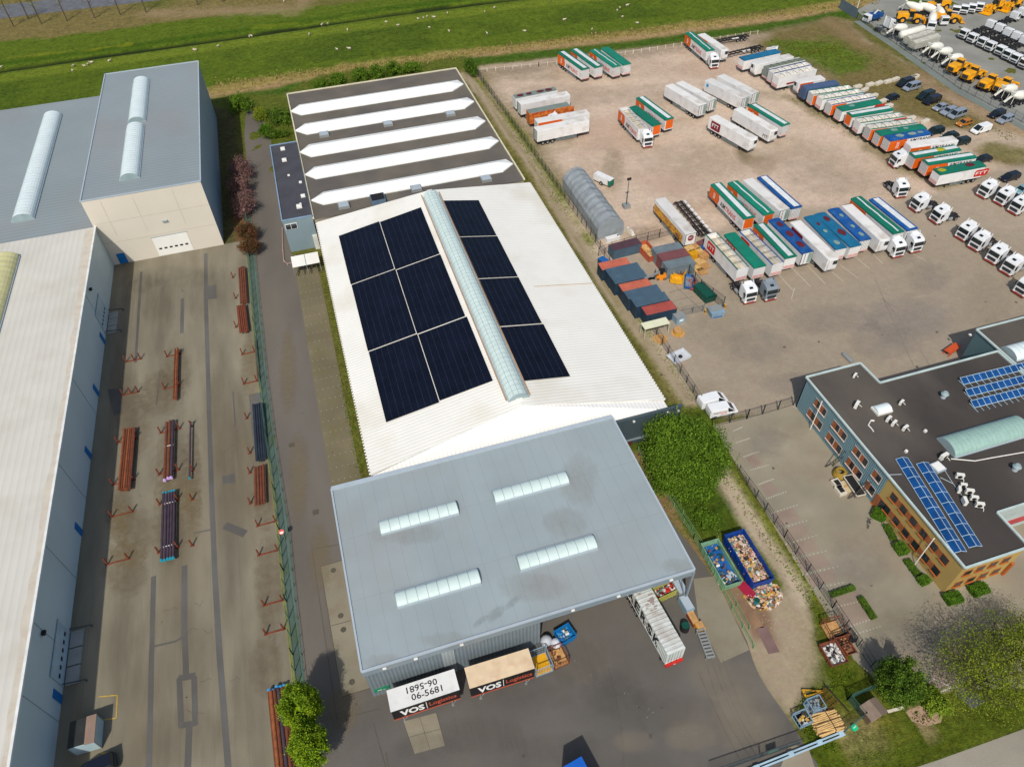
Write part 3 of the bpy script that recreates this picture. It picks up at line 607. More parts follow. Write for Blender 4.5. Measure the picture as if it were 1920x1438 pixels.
for r in range(4):
    A,B,C,D=colR[r][0],colR[r][1],colR[r+1][1],colR[r+1][0]; g=.012
    A2,B2,C2,D2=lp(A,D,g*(r>0)),lp(B,C,g*(r>0)),lp(B,C,1-g*(r<3)),lp(A,D,1-g*(r<3))
    array((A2,B2,C2,D2),nR,(XR,0,zr),'black solar array right of the ridge skylight, %s of four from the far end'%ORD[r],7)
# --- old workshop with the row of white roof lights
SW=empty('workshop',(-3.4,134,0),0,'old dark flat-roofed workshop with five long white roof lights','workshop')
SR=mat('bitumen_brown',(104,98,88),rough=.95,var=.14,scale=.2,dirt=((88,84,84),.7,.08),fine=.1)
zs=7.0
mb=MB(); mb.box(-3.3,42.2,133.75,194.6,zs-.3,zs); mb.build('roof',SR,SW)
mb=MB(); mb.box(-3.2,42.1,133.8,194.5,0,zs-.3); mb.build('wall',mat('workshop_wall',(150,140,122),rough=.8),SW)
mb=MB(); parapet(mb,[(-3.3,133.75),(-3.3,194.6),(42.2,194.6),(42.2,133.75)],zs-.1,.3,.35,False); mb.build('parapet',mat('cream_coping',(214,206,178),rough=.6),SW)
NLW=mat('roof_light_white',(242,243,238),rough=.45,var=.05,scale=.4,joint=(1.3,0,.03,.06))
for L5 in ([(545,210),(560,192),(855,146),(868,156),(849,170),(564,215)],[(554,248),(570,228),(873,178),(889,190),(872,203),(575,251)],[(562,285),(578,266),(892,213),(911,228),(893,243),(582,291)],
    [(572,328),(588,308),(918,251),(936,265),(918,278),(592,334)],[(583,374),(605,355),(945,293),(962,307),(943,321),(606,383)]):
    l,tl,tr,r,br,bl=[P(*c,zs+.3) for c in L5]; ym=(l.y+r.y)/2; yt=(tl.y+tr.y)/2; yb=(bl.y+br.y)/2
    ytt=yb+ (yt-yb)*.80; ym2=(yb+ytt)/2
    xl,xr=l.x,min(r.x,42); hx=[(xl,ym2),(tl.x,ytt),(tr.x,ytt),(xr,ym2),(br.x,yb),(bl.x,yb)]
    hb=[(x,y,zs+.02) for x,y in hx]; ht=[(x,y,zs+.28) for x,y in hx]; mb=MB(); mb.loft([hb,ht],caps=False)
    a=(tl.x+.3,ym2,zs+1.3); b_=(br.x-.3,ym2,zs+1.3)
    n0=len(mb.v); mb.v+=[tuple(p) for p in ht]+[a,b_]
    for f in ((0,1,6),(1,2,7,6),(2,3,7),(3,4,7),(4,5,6,7),(5,0,6)): mb.f.append(tuple(n0+i for i in f)); mb.k.append(0)
    mb.build('roof_light',NLW,SW)
VNT=mat('vent_grey',(138,142,140),rough=.6,var=.08)
for i,c in enumerate(((607,251),(727,231),(844,212),(644,384),(780,352),(911,334))):
    p=P(*c,zs+.5); root=empty('roof_vent',(p.x,p.y,zs),0,'grey square louvred vent on the dark workshop roof, %s of the %s row of three'%(ORD[i%3],'rear' if i<3 else 'front'),'vent','louvred vents on the workshop roof')
    mb=MB(); mb.cbox((p.x,p.y,zs+.3),(2.3,2.0,.6)); mb.build('casing',VNT,root); mb=MB()
    for k in range(5): mb.box(p.x-1.0,p.x+1.0,p.y-.85+k*.38,p.y-.6+k*.38,zs+.6,zs+.68)
    mb.build('louvre',TRIM,root)
p=P(708,371,zs+.8); root=empty('roof_hatch',(p.x,p.y,zs),0,'dark box hatch with a pale rim on the workshop roof','hatch')
mb=MB(); mb.cbox((p.x,p.y,zs+.5),(3.0,2.8,1.0)); mb.build('box',mat('hatch_blue',(98,120,140),rough=.5),root); mb=MB(); mb.cbox((p.x,p.y,zs+1.05),(2.7,2.5,.1)); mb.build('lid',DARK,root)
# --- annex
AX=empty('annex',(-9.6,134,0),0,'narrow grey two-storey annex with a dark flat roof beside the old workshop','annex')
mb=MB(); mb.box(-9.5,-3.45,134.0,166.6,0,7.6); mb.build('wall',mat('annex_cladding',(128,146,152),rough=.5,var=.06,scale=.2),AX)
mb=MB(); mb.box(-9.4,-3.5,134.1,166.5,7.6,7.68); mb.build('roof',mat('bitumen_dark',(72,72,78),rough=.9,var=.15,scale=.3,fine=.08),AX)
mb=MB(); parapet(mb,[(-3.5,134.0),(-9.5,134.0),(-9.5,166.6),(-3.5,166.6)],7.6,.2,.25,False); mb.build('parapet',mat('blue_coping',(132,160,186),rough=.4),AX)
p=PY(547,424,134.0); mb=MB(); mb.box(p.x-1.3,p.x+1.1,133.9,134.05,p.z-.7,p.z+.6); wf=mb.build('window_frame',WHT,AX)
mb=MB(); mb.box(p.x-1.2,p.x-.2,133.86,133.92,p.z-.6,p.z+.5); mb.box(p.x-.1,p.x+1.0,133.86,133.92,p.z-.6,p.z+.5); mb.build('window_pane',GLASS,AX)
for i,(c,s) in enumerate((((530,279),1),((533,300),1),((541,328),.5),((563,341),.6),((568,367),.9),((561,387),1.1),((563,381),.4))):
    p=P(*c,7.9); mb=MB(); mb.cbox((p.x,p.y,7.68+.2*s),(1.0*s,1.0*s,.4*s)); mb.cbox((p.x,p.y,7.68+.46*s),(.6*s,.6*s,.12*s)); mb.build('roof_cowl',WHT,AX)
mb=MB(); mb.box(-4.4,-3.46,133.2,133.98,0,3.2); mb.build('porch',mat('pale_porch',(206,206,196),rough=.5),AX)
# --- tall grey and beige warehouse, and the lower grey hall behind
TR=mat('ribbed_grey_roof',(140,151,153),rough=.6,var=.05,scale=.08,stripe=(1,1.15,.16,.25),dirt=((152,140,136),.35,.05))
BW=mat('beige_panels',(212,204,188),rough=.75,var=.03,scale=.15)
GW=mat('smooth_grey_cladding',(146,164,172),rough=.55,var=.04,scale=.1)
TB=empty('tall_warehouse',(-45.5,141.7,0),0,'tall grey-roofed warehouse with a beige front wall and white roller door','warehouse')
mb=MB(); mb.box(-45.5,-23,141.7,203,14.9,15.15); mb.build('roof',TR,TB)
mb=MB(); mb.box(-45.4,-23.1,141.75,202.9,0,14.9); mb.build('wall',GW,TB)
mb=MB(); mb.box(-45.45,-23.05,141.6,141.74,0,15.0); mb.build('front_wall',BW,TB)
JT=mat('panel_joint',(192,183,166),rough=.8)
mb=MB()
for c in ((196,395),(255,385),(330,375)): 
    p=PY(*c,141.6); mb.box(p.x-.03,p.x+.03,141.57,141.6,6.5,14.6)
for z in (5.2,9.9): mb.box(-45,-23.1,141.57,141.6,z,z+.06)
mb.build('panel_joint',JT,TB)
mb=MB(); parapet(mb,[(-45.5,141.7),(-45.5,203),(-23,203),(-23,141.7)],15.1,.25,.2); mb.build('parapet',TRIM,TB)
def sect_door(root,x0,x1,z1,yy,face='y',wins=6,mm=None):
    mm=mm or WHT
    if face=='y':
        mb=MB(); mb.box(x0,x1,yy-.07,yy-.02,0.15,z1); d=mb.build('roller_door',mm,root)
        mb=MB(); mb.box(x0-.15,x1+.15,yy-.1,yy-.02,z1,z1+.12); mb.build('door_frame',SEAM,root)
        mb=MB(); s=(x1-x0)/(wins+.6)
        for i in range(wins): mb.box(x0+s*(.5+i),x0+s*(.5+i)+s*.55,yy-.09,yy-.075,z1*.36,z1*.36+.38)
        mb.build('door_window',DARK,root)
    else:
        mb=MB(); mb.box(yy+.02,yy+.07,x0,x1,0.15,z1); mb.build('roller_door',mm,root)
        mb=MB(); mb.box(yy+.02,yy+.1,x0-.15,x1+.15,z1,z1+.12); mb.build('door_frame',SEAM,root)
        mb=MB(); s=(x1-x0)/(wins+.6)
        for i in range(wins): mb.box(yy+.075,yy+.09,x0+s*(.5+i),x0+s*(.5+i)+s*.5,z1*.36,z1*.36+.4)
        mb.build('door_window',DARK,root)
a,b_=PY(300,481,141.6),PY(363,467,141.6); t_=PY(287,446,141.6)
sect_door(TB,a.x,b_.x,t_.z,141.6)
BLU=mat('blue_door',(24,112,178),rough=.45,var=.04)
p=PY(233,494,141.6); mb=MB(); mb.box(p.x-.7,p.x+.9,141.5,141.6,.1,2.5); mb.build('side_door',BLU,TB)
p=PY(309,414,141.6); mb=MB(); mb.box(p.x-.5,p.x+.5,141.2,141.6,p.z-.1,p.z+.15); mb.build('wall_lamp',SEAM,TB)
for a,b_ in (((263,148),(256,227)),((251,234),(243,333))):
    A,B=P(*a,15.9),P(*b_,15.6); x=(A.x+B.x)/2; dome(TB,(x,A.y,15.1),(x,B.y,15.1),3.6,1.2,24,DOMW,seam=.04,base=.2,lng=False)
LB=empty('low_grey_hall',(-110,141.7,0),0,'low grey ribbed hall with one white barrel skylight behind the pipe yard','hall')
mb=MB(); mb.box(-112,-45.5,141.62,205,9.15,9.4); mb.build('roof',TR,LB)
mb=MB(); mb.box(-111.9,-45.6,141.7,204.9,0,9.15); mb.build('wall',GW,LB)
A,B=P(98,214,10.1),P(41,412,9.7); x=(A.x+B.x)/2; dome(LB,(x,A.y,9.4),(x,B.y,9.4),4.0,1.3,40,DOMW,seam=.04,base=.2)
# --- pipe works hall at the left edge
LH=empty('pipe_works',(-45.2,20,0),0,'long off-white roofed hall with a shaded grey side wall and blue doors','hall')
PW=mat('off_white_roof',(206,203,192),rough=.75,var=.05,scale=.15,stripe=(0,1.0,.10,.2),dirt=((186,178,160),.5,.12))
mb=MB(); mb.box(-112,-45.1,10,141.6,9.15,9.4); mb.build('roof',PW,LH)
mb=MB(); mb.box(-111.9,-45.3,10.1,141.5,0,9.15); mb.build('wall',mat('works_wall',(194,210,212),rough=.6,var=.05,scale=.12),LH)
mb=MB(); mb.bar((-45.1,10,9.4),(-45.1,141.6,9.4),.16,.14); mb.build('parapet',mat('white_coping',(224,226,222),rough=.5),LH)
mb=MB()
for i in range(70):
    y=10+i*1.87; w0_=w1_ if i else .9; w1_=min(1.5,max(.45,w0_+rnd(-.3,.3))); mb.poly([(-45.3,y,9.415),(-45.3,y+1.87,9.415),(-45.4-w1_,y+1.87,9.415),(-45.4-w0_,y,9.415)])
mb.build('rust_stain',mat('gutter_rust',(200,192,176),rough=.9,var=.06,scale=.6,dirt=((184,164,140),.5,.9)),LH)
mb=MB()
for y in (120,98,80,66,55,46): mb.box(-45.28,-45.24,y,y+.06,0,9.1)
mb.build('panel_joint',SEAM,LH)
DTL=mat('pale_teal_door',(178,198,206),rough=.5)
f=PX(201,582,-45.25); g=PX(196,622,-45.25); t_=PX(184,551,-45.25); sect_door(LH,g.y,f.y,t_.z,-45.25,'x',5,DTL)
f=PX(137,1190,-45.25); g=PX(124,1292,-45.25); t_=PX(108,1162,-45.25); sect_door(LH,g.y,f.y,t_.z,-45.25,'x',6,DTL)
for c in ((196,640),(186,740),(174,860),(159,1005),(128,1320)):
    p=PX(*c,-45.2); wd=.55; mb=MB(); mb.box(-45.27,-45.19,p.y-wd,p.y+wd,.1,2.3); mb.build('side_door',BLU,LH)
for c in ((168,543),(79,1187),(152,1040)):
    p=PX(*c,-45.2); mb=MB(); mb.box(-45.2,-44.8,p.y-.3,p.y+.3,p.z-.15,p.z+.2); mb.build('wall_lamp',DARK,LH)
YD=mat('yellow_dome',(212,206,150),rough=.35,var=.08,scale=.6,stripe=(1,1.6,.18,.1))
A=P(18,478,10.2); B=P(-20,640,10.2); x=A.x-1.2; dome(LH,(x,A.y,9.4),(x,60,9.4),5.2,1.5,50,YD,seam=.04,base=.2)
# loading ramps in front of the works doors
DKM=mat('dock_steel',(70,78,82),rough=.6)
for (ya,yb) in ((PX(196,622,-45.2).y,PX(201,582,-45.2).y),(PX(124,1292,-45.2).y,PX(137,1190,-45.2).y)):
    root=empty('loading_ramp',(-44.5,(ya+yb)/2,0),0,'low steel loading ramp with pale plates at the %s roller door of the pipe works'%('farther' if ya>90 else 'nearer'),'ramp')
    mb=MB()
    for i in range(3): mb.box(-45.0,-43.4,ya+(yb-ya)*i/3+.1,ya+(yb-ya)*(i+1)/3-.1,0,.3)
    mb.build('plate',mat('dock_plate',(150,152,146),rough=.6,var=.1),root)
    mb=MB(); 
    for y in (ya,yb): mb.bar((-45,y,.9),(-42.4,y,.5),.06); mb.bar((-42.5,y,0),(-42.5,y,.5),.06)
    mb.build('rail',DKM,root)
# ------------------------------------------------------------------ office building
OF=empty('office_building',(66.2,27.5,0),0,'two-storey office with a dark roof, blue-grey ribbed side and yellow corner','office')
OR_=mat('bitumen_roof',(70,65,61),rough=.95,var=.16,scale=.12,dirt=((106,98,88),.6,.06),fine=.08,stretch=(1,.5,1))
TW=mat('teal_cladding',(118,152,162),rough=.5,var=.04,stripe=(1,.32,.35,.7)); YW=mat('yellow_cladding',(180,152,90),rough=.6,var=.07,scale=.5)
OUT=[(66.2,62.8),(76.1,62.8),(76.3,58.1),(98.6,58.1),(98.6,33.0),(76.0,33.0),(76.0,27.5),(66.2,27.5)]
OUT=[(66.2,27.5),(76.0,27.5),(76.0,33.0),(98.6,33.0),(98.6,58.1),(76.3,58.1),(76.1,62.8),(66.2,62.8)]
ZO=6.9
mb=MB(); mb.prism(OUT,ZO-.35,ZO-.1); mb.build('roof',OR_,OF)
mb=MB()
for i in range(8):
    a=Vector((*OUT[i],0)); b_=Vector((*OUT[(i+1)%8],0)); mb.bar(a+Vector((0,0,ZO-.02+.003*i)),b_+Vector((0,0,ZO-.02+.003*i)),.14,.13)
mb.build('parapet',mat('pale_coping',(186,202,198),rough=.5),OF)
YS=PX(1673,890,66.2).y; YS=42.4
def wall(pts,z0,z1,nm,m,th=.15):
    mb=MB(); a,b_=[Vector((*p,0)) for p in pts]; d=(b_-a).normalized(); nn=Vector((d.y,-d.x,0)); mb.ext([a+Vector((0,0,z0)),b_+Vector((0,0,z0)),b_+Vector((0,0,z1)),a+Vector((0,0,z1))],-nn*th); return mb.build(nm,m,OF)
mb=MB(); mb.box(66.3,66.5,YS,62.7,0,ZO-.2); mb.box(66.3,76.0,62.5,62.7,0,ZO-.2); mb.box(75.9,76.1,58.2,62.5,0,ZO-.2); mb.box(76.1,98.5,57.8,58.0,0,ZO-.2); mb.build('side_wall',TW,OF)
mb=MB(); mb.box(66.3,66.5,27.65,YS-.01,0,ZO-.2); mb.box(66.5,75.95,27.65,27.85,0,ZO-.2); mb.box(75.75,75.95,27.85,33.0,0,ZO-.2); mb.build('corner_wall',YW,OF)
mb=MB(); mb.box(76,98.5,33.1,33.3,0,ZO-.2); mb.build('court_wall',mat('court_wall',(176,190,188),rough=.5),OF)
mb=MB(); mb.box(77,98.4,33.0,33.1,1.2,2.6); mb.build('red_band',mat('red_band',(178,70,74),rough=.5),OF)
OFR=mat('orange_frame',(178,100,48),rough=.5); PFR=mat('pale_frame',(206,190,178),rough=.5); OIN=mat('orange_panel',(156,92,56),rough=.6,var=.2,scale=1.2)
def wnd(y0,y1,z0,z1,fr,pane=GLASS,mull=0,X=66.3,inn=None):
    mb=MB(); mb.box(X-.05,X-.01,y0-.08,y1+.08,z0-.08,z1+.08); mb.box(X-.22,X-.05,y0-.1,y1+.1,z0-.14,z0-.06); f_=mb.build('window_frame',fr,OF)
    mb=MB(); mb.box(X-.08,X-.052,y0,y1,z0,z1); mb.build('window_pane',pane,OF)
    if inn:
        mb=MB(); n=mull+1; w_=(y1-y0)/n
        for i in range(n): mb=MB(); mb.box(X-.10,X-.085,y0+w_*(i+.52),y0+w_*(i+.98),z0,z1); mb.build('window_blind',inn,OF)
    if mull:
        mb=MB()
        for i in range(1,mull+1): y=y0+(y1-y0)*i/(mull+1); mb.box(X-.13,X-.05,y-.06,y+.06,z0,z1)
        mb.build('mullion',fr,OF)
# windows read from their top and bottom ends on the wall plane
def span(a,b_): p,q=PX(*a,66.3),PX(*b_,66.3); return min(p.y,q.y),max(p.y,q.y)
for a,b_,m_ in (((1529,752),(1548,777),1),((1562,793),(1586,822),1),((1601,842),(1625,872),1),((1636,888),(1650,903),0)):
    y0_,y1_=span(a,b_); wnd(y0_,y1_,4.15,5.45,PFR,mull=m_,inn=OIN)
for a,b_,m_ in (((1513,778),(1538,806),1),((1549,820),(1575,849),1),((1586,867),(1611,900),1),((1620,912),(1635,931),0)):
    y0_,y1_=span(a,b_); wnd(y0_,y1_,1.2,2.6,PFR,mull=m_,inn=OIN)
y0_,y1_=span((1637,948),(1648,962)); wnd(y0_-.3,y1_+.4,.2,2.4,OFR,mull=0,inn=OIN)
y0_=41.3
for k in range(6):
    ya=40.2-k*2.03; wnd(ya-.55,ya+.55,4.1,5.35,OFR)
    if k<5: mb=MB(); mb.box(66.24,66.29,ya-1.35,ya-.7,4.15,5.3); mb.build('orange_panel',OIN,OF)
for k in range(6):
    ya=40.2-k*2.03; wnd(ya-.55,ya+.55,1.25,2.5,OFR)
    if k<5: mb=MB(); mb.box(66.24,66.29,ya-1.35,ya-.7,1.3,2.45); mb.build('orange_panel',OIN,OF)
for z in (1.2,4.1):
    for k in range(4):
        x=67.8+k*2.0; mb=MB(); mb.box(x-.6,x+.6,27.56,27.64,z,z+1.2); mb.box(x-.65,x+.65,27.4,27.56,z-.12,z-.02); mb.build('window_frame',OFR,OF); mb=MB(); mb.box(x-.5,x+.5,27.52,27.555,z+.08,z+1.12); mb.build('window_pane',GLASS,OF)
mb=MB(); mb.box(75.5,75.96,27.3,27.6,.0,3.0); mb.build('door_surround',OFR,OF)
# flagpoles
for px,top,lab in (((1519,805),(1542,751),'white flagpole in front of the blue-grey office wall'),((1715,1058),(1754,1008),'white flagpole in front of the yellow office wall')):
    p=P(*px); mb=MB(); mb.cyl((p.x,p.y,0),(p.x,p.y,6.6),.07,8); mb.ball((p.x,p.y,6.65),.1); tag(mb.build('flagpole',WHT),lab,'flagpole')
# second wing
OW=empty('office_wing',(98.9,30,0),0,'dark-roofed rear wing of the office with a pale barrel skylight','office wing')
mb=MB(); mb.box(98.9,150,33,63.3,6.75,7.0); mb.build('roof',OR_,OW); mb=MB(); parapet(mb,[(98.9,33),(98.9,63.3),(150,63.3),(150,33)],6.95,.28,.25); mb.build('parapet',mat('pale_coping',(186,202,198)),OW)
mb=MB(); mb.box(99.0,149.8,33.1,63.2,0,6.75); mb.build('wall',mat('dark_teal_cladding',(84,112,116),rough=.5,var=.04),OW)
p=PX(1816,635,98.9); mb=MB(); mb.box(98.6,98.9,p.y-.2,p.y+.2,5.5,5.7); mb.build('wall_lamp',WHT,OW)
A=P(1893,662,7.4); dome(OW,(A.x,A.y,7.0),(A.x+14,A.y,7.0),3.2,1.0,14,DOMW)
A=P(1776,836,7.4); B=P(1914,792,7.4); dome(OF,(A.x,A.y,6.8),(B.x,A.y,6.8),3.6,1.15,18,mat('green_dome',(150,182,170),rough=.4,var=.08,scale=1),base=.2,seam=.05)
# rooftop solar
PVB=mat('solar_cell_blue',(20,72,128),rough=.25,var=.3,scale=.5,spec=.5,metal=.0); PVA=mat('module_frame',(178,200,212),rough=.4)
def tent(a,b_,n,lab,z=6.85):
    """east-west pairs of modules leaning together; a,b: far and near end of the ridge"""
    A,B=P(*a,z+.45),P(*b_,z+.45); d=(B-A); L_=d.length; d.normalize(); x=Vector((0,0,1)).cross(d); root=empty('solar_row',((A.x+B.x)/2,(A.y+B.y)/2,z),0,lab,'solar row','blue solar rows on the office roof'); s=L_/n
    for i in range(n):
        for sg in (-1,1):
            o=A+d*(s*i+.04); c0=o+x*sg*.04; c1=o+d*(s-.08)+x*sg*.04; dn=x*sg*.86+Vector((0,0,-.30))
            mb=MB(); mb.ext([c0,c1,c1+dn,c0+dn],(0,0,-.03)); md=mb.build('module',PVB,root)
    mb=MB()
    for i in range(n+1):
        o=A+d*(s*i); 
        for sg in (-1,1): mb.bar(o+Vector((0,0,.01)),o+x*sg*.9+Vector((0,0,-.31)),.035,.02)
    mb.bar(A+Vector((0,0,.02)),B+Vector((0,0,.02)),.03)
    for sg in (-1,1): mb.bar(A+x*sg*.9+Vector((0,0,-.31)),B+x*sg*.9+Vector((0,0,-.31)),.03)
    mb.build('frame',PVA,root)
tent((1692,857),(1802,1033),9,'double row of blue solar modules on the office roof nearest the yellow wall')
tent((1731,866),(1831,1023),8,'double row of blue solar modules beside the office air conditioners')
def flat_row(a,b_,lab,n,z=6.85):
    A,B=P(*a,z+.3),P(*b_,z+.3); B.y=A.y-(B.x-A.x)*.03; root=empty('solar_row',tuple(A),0,lab,'solar row','blue solar rows on the office roof'); s=(B.x-A.x)/n
    for i in range(n):
        mb=MB(); x=A.x+s*i; y=A.y-(i*s)*.03; mb.ext([(x+.04,y-.55,z+.12),(x+s-.04,y-.55-.04,z+.12),(x+s-.04,y+.5,z+.55),(x+.04,y+.5,z+.55)],(0,0,-.04)); mb.build('module',PVB,root)
    mb=MB(); mb.bar((A.x,A.y-.57,z+.12),(B.x,B.y-.57,z+.12),.04); mb.bar((A.x,A.y+.53,z+.55),(B.x,B.y+.53,z+.55),.04)
    for i in range(n+1): x=A.x+s*i; y=A.y-(i*s)*.03; mb.bar((x,y-.55,z+.13),(x,y+.5,z+.56),.03); mb.bar((x,y-1.4,z+.03),(x,y+.5,z+.05),.03)
    mb.build('frame',PVA,root)
flat_row((1803,715),(1990,724),'farthest of the three short blue solar rows near the office skylight',12); flat_row((1813,737),(1990,748),'middle of the three short blue solar rows near the office skylight',11); flat_row((1823,758),(1990,770),'nearest of the three short blue solar rows near the office skylight',11)
# air conditioning units
ACW=mat('ac_white',(226,224,214),rough=.5,var=.06)
def acu(c,rz,lab,s=1.0):
    p=P(*c,7.2); root=empty('ac_unit',(p.x,p.y,6.8),rz,lab,'air conditioner','air conditioning units on the office roof')
    mb=MB(); mb.cbox((0,0,.12+.4*s),(1.0*s,.42*s,.8*s)); mb.build('casing',ACW,root,world=False)
    mb=MB(); mb.cyl((0,-.22*s,.5*s),(0,-.24*s,.5*s),.3*s,14); mb.build('fan',DARK,root,world=False)
    mb=MB(); mb.bar((-.4*s,0,.05),(.4*s,0,.05),.3*s,.05); mb.build('foot',DARK,root,world=False)
    mb=MB(); mb.tube([(0.45*s,0,.3),(.62*s,-.3,.08),(.5*s,-.65*s,.06)],.05,6); mb.build('pipe',ACW,root,world=False)
    return root
for i,(c,rz,s,lab) in enumerate((((1603,704),.5,.9,'alone near the far corner of the office roof'),((1606,760),.6,1.3,'the larger one left of the dome hatch'),((1690,755),.4,1.,'right of the dome hatch'),((1666,786),.4,1.1,'farthest of the group of three'),((1676,794),.4,1.1,'middle of the group of three'),
    ((1697,803),.3,1.1,'nearest of the group of three'),((1769,857),.2,1.4,'the tall one by the barrel skylight'),((1799,893),-.5,1.2,'first of the line beside the solar rows'),((1806,910),-.5,1.,'second of the line beside the solar rows'),((1798,918),.9,1.,'low one left of the line beside the solar rows'),
    ((1817,922),-.5,1.2,'third of the line beside the solar rows'),((1826,934),-.5,1.1,'fourth of the line beside the solar rows'),((1808,940),1.2,1.2,'low capsule-like one left of the line of air conditioners'),((1836,947),-.5,1.2,'last of the line beside the solar rows'))):
    acu(c,rz,'white rooftop air conditioner, '+lab,s*.85)
p=P(1654,766,7.2); root=empty('roof_hatch',(p.x,p.y,6.8),0,'pale dome hatch with a raised lid on the office roof','hatch'); mb=MB(); mb.cbox((p.x,p.y,7.0),(2.6,1.8,.35)); mb.build('curb',ACW,root); mb=MB(); mb.barrel((p.x-1.2,p.y,7.15),(p.x+1.2,p.y,7.15),1.6,.5,8); mb.build('lid',DOMW,root)
p=P(1758,876,7.0); root=empty('roof_hatch',(p.x,p.y,6.8),0,'flat white square hatch between the solar rows and the tall air conditioner','hatch'); mb=MB(); mb.cbox((p.x,p.y,7.0),(1.6,1.6,.4),.1); mb.build('curb',TRIM,root); mb=MB(); mb.cbox((p.x,p.y,7.24),(1.3,1.3,.08),.1); mb.build('lid',WHT,root)
for c,l in (((1771,740),'behind'),((1906,876),'in front of')):
    p=P(*c,7.4); root=empty('roof_cowl',(p.x,p.y,6.8),0,'round galvanised ventilation cowl %s the office barrel skylight'%l,'cowl'); mb=MB(); mb.cyl((p.x,p.y,6.8),(p.x,p.y,7.6),.4,12); mb.build('stack',TRIM,root); mb=MB(); mb.cyl((p.x,p.y,7.6),(p.x,p.y,8.0),.6,12,r2=.3); mb.build('cap',SEAM,root)
mb=MB(); mb.tube([P(1783,860,6.9),P(1828,864,6.9),P(1860,858,6.9),P(1930,846,6.9)],.08); tag(mb.build('roof_cable',ACW),'thin pale cable duct running right from the tall air conditioner','cable duct')
mb=MB(); mb.tube([P(1633,788,6.9),P(1628,797,6.9),P(1634,803,6.9),P(1638,809,6.9)],.09); mb.tube([P(1633,788,6.9),P(1639,789,6.9)],.14); tag(mb.build('roof_pipe',ACW),'short curved white pipe on the office roof left of the air conditioners','pipe')
mb=MB(); mb.tube([P(1764,870,6.9),P(1786,905,6.9),P(1803,928,6.9)],.05); mb.tube([P(1763,895,6.9),P(1788,907,6.9)],.05); mb.tube([P(1667,890,6.9),P(1690,889,6.9)],.05); tag(mb.build('cable_tray',TRIM),'thin cable tray beside the line of office air conditioners','cable tray')
mb=MB()
for c in ((1735,808),(1699,846)): p=P(*c,7.0); mb.cbox((p.x,p.y,7.0),(.35,.35,.4))
tag(mb.build('vent_pipe',WHT),'small white vent stubs on the office roof','vent pipe')
# flue on the north side, and bay equipment
p=P(1592,680,0); mb=MB(); mb.cyl((*P(1581,665,0)[:2],.25),(*P(1597,681,0)[:2],.25),.4,10); tag(mb.build('steel_drum_pipe',VNT),'fat grey pipe lying on the yard behind the office corner','pipe')
p=P(1782,660); root=empty('scissor_stand',(p.x,p.y,0),.3,'orange folded steel stand by the dark wing wall','stand')
mb=MB(); OG=mat('orange_steel',(204,84,40),rough=.5)
for k in (-1,1): mb.bar((-1.5,.5*k,0.1),(1.5,.5*k,.9),.07); mb.bar((-1.5,.5*k,.9),(1.5,.5*k,.1),.07)
mb.build('frame',OG,root,world=False); mb=MB(); mb.cbox((0,0,.95),(3.2,1.2,.08)); mb.build('platform',OG,root,world=False)
# ------------------------------------------------------------------ vehicles
def bev(o,wd=.06,seg=2):
    m=o.modifiers.new('edge','BEVEL'); m.width=wd; m.segments=seg; m.limit_method='ANGLE'; m.angle_limit=R_(35); return o
TYRE=mat('tyre',(30,30,32),rough=.85,var=.15); RIM=mat('rim',(150,150,150),rough=.4,metal=.3); CHS=mat('chassis_black',(44,44,46),rough=.6,var=.2,scale=1)
LWHT=mat('lorry_white',(232,232,230),rough=.35,var=.05,scale=.3,spec=.5,dirt=((190,180,166),.6,.5),objvar=.16)
RWHT=mat('roof_white_dirty',(230,228,222),rough=.5,var=.06,scale=.3,dirt=((186,172,154),.7,.4),objvar=.16)
GRN=mat('tarp_green',(18,128,102),rough=.5,var=.16,scale=.5,dirt=((50,110,90),.6,.7),bump=.15,objvar=.3)
BLT=mat('tarp_blue',(24,84,152),rough=.5,var=.18,scale=.5,dirt=((70,114,156),.6,.6),bump=.15,objvar=.3)
BLT2=mat('tarp_teal_blue',(28,104,140),rough=.5,var=.18,scale=.5,bump=.15)
BLD=mat('tarp_dull_blue',(72,92,124),rough=.6,var=.12); GRY=mat('tarp_grey',(120,132,124),rough=.6,var=.12)
ORG=mat('livery_orange',(226,102,30),rough=.4,var=.1,objvar=.2); RED=mat('livery_red',(196,44,36),rough=.4,var=.08); MAR=mat('livery_maroon',(122,20,44),rough=.4)
TXK=mat('letter_black',(36,36,38),rough=.5); TXR=mat('letter_red',(206,60,48),rough=.5); TXW=mat('letter_white',(240,240,236),rough=.5)
BEIN=mat('open_interior',(208,198,176),rough=.7,var=.2,scale=.9,objvar=.25); MIXC=mat('picture_side',(196,110,50),rough=.5,var=.5,scale=.8,dirt=((150,30,26),1,.7)); MIX2=mat('picture_side_flowers',(206,150,50),rough=.5,var=.55,scale=1.6,dirt=((120,50,90),1,.6))
COOL=mat('cooling_dark',(52,54,58),rough=.6); PINK=mat('dirty_pink',(214,170,164),rough=.6,var=.15,scale=1.5); STR=mat('tarp_stripe_white',(222,226,224),rough=.5,var=.12,scale=1,objvar=.15)
PATCH=mat('tarp_hole',(96,34,44),rough=.8,var=.2); PATC2=mat('tarp_worn',(126,150,140),rough=.7,var=.2); ALG=mat('algae',(168,164,40),rough=.8,var=.3)
WH_={}
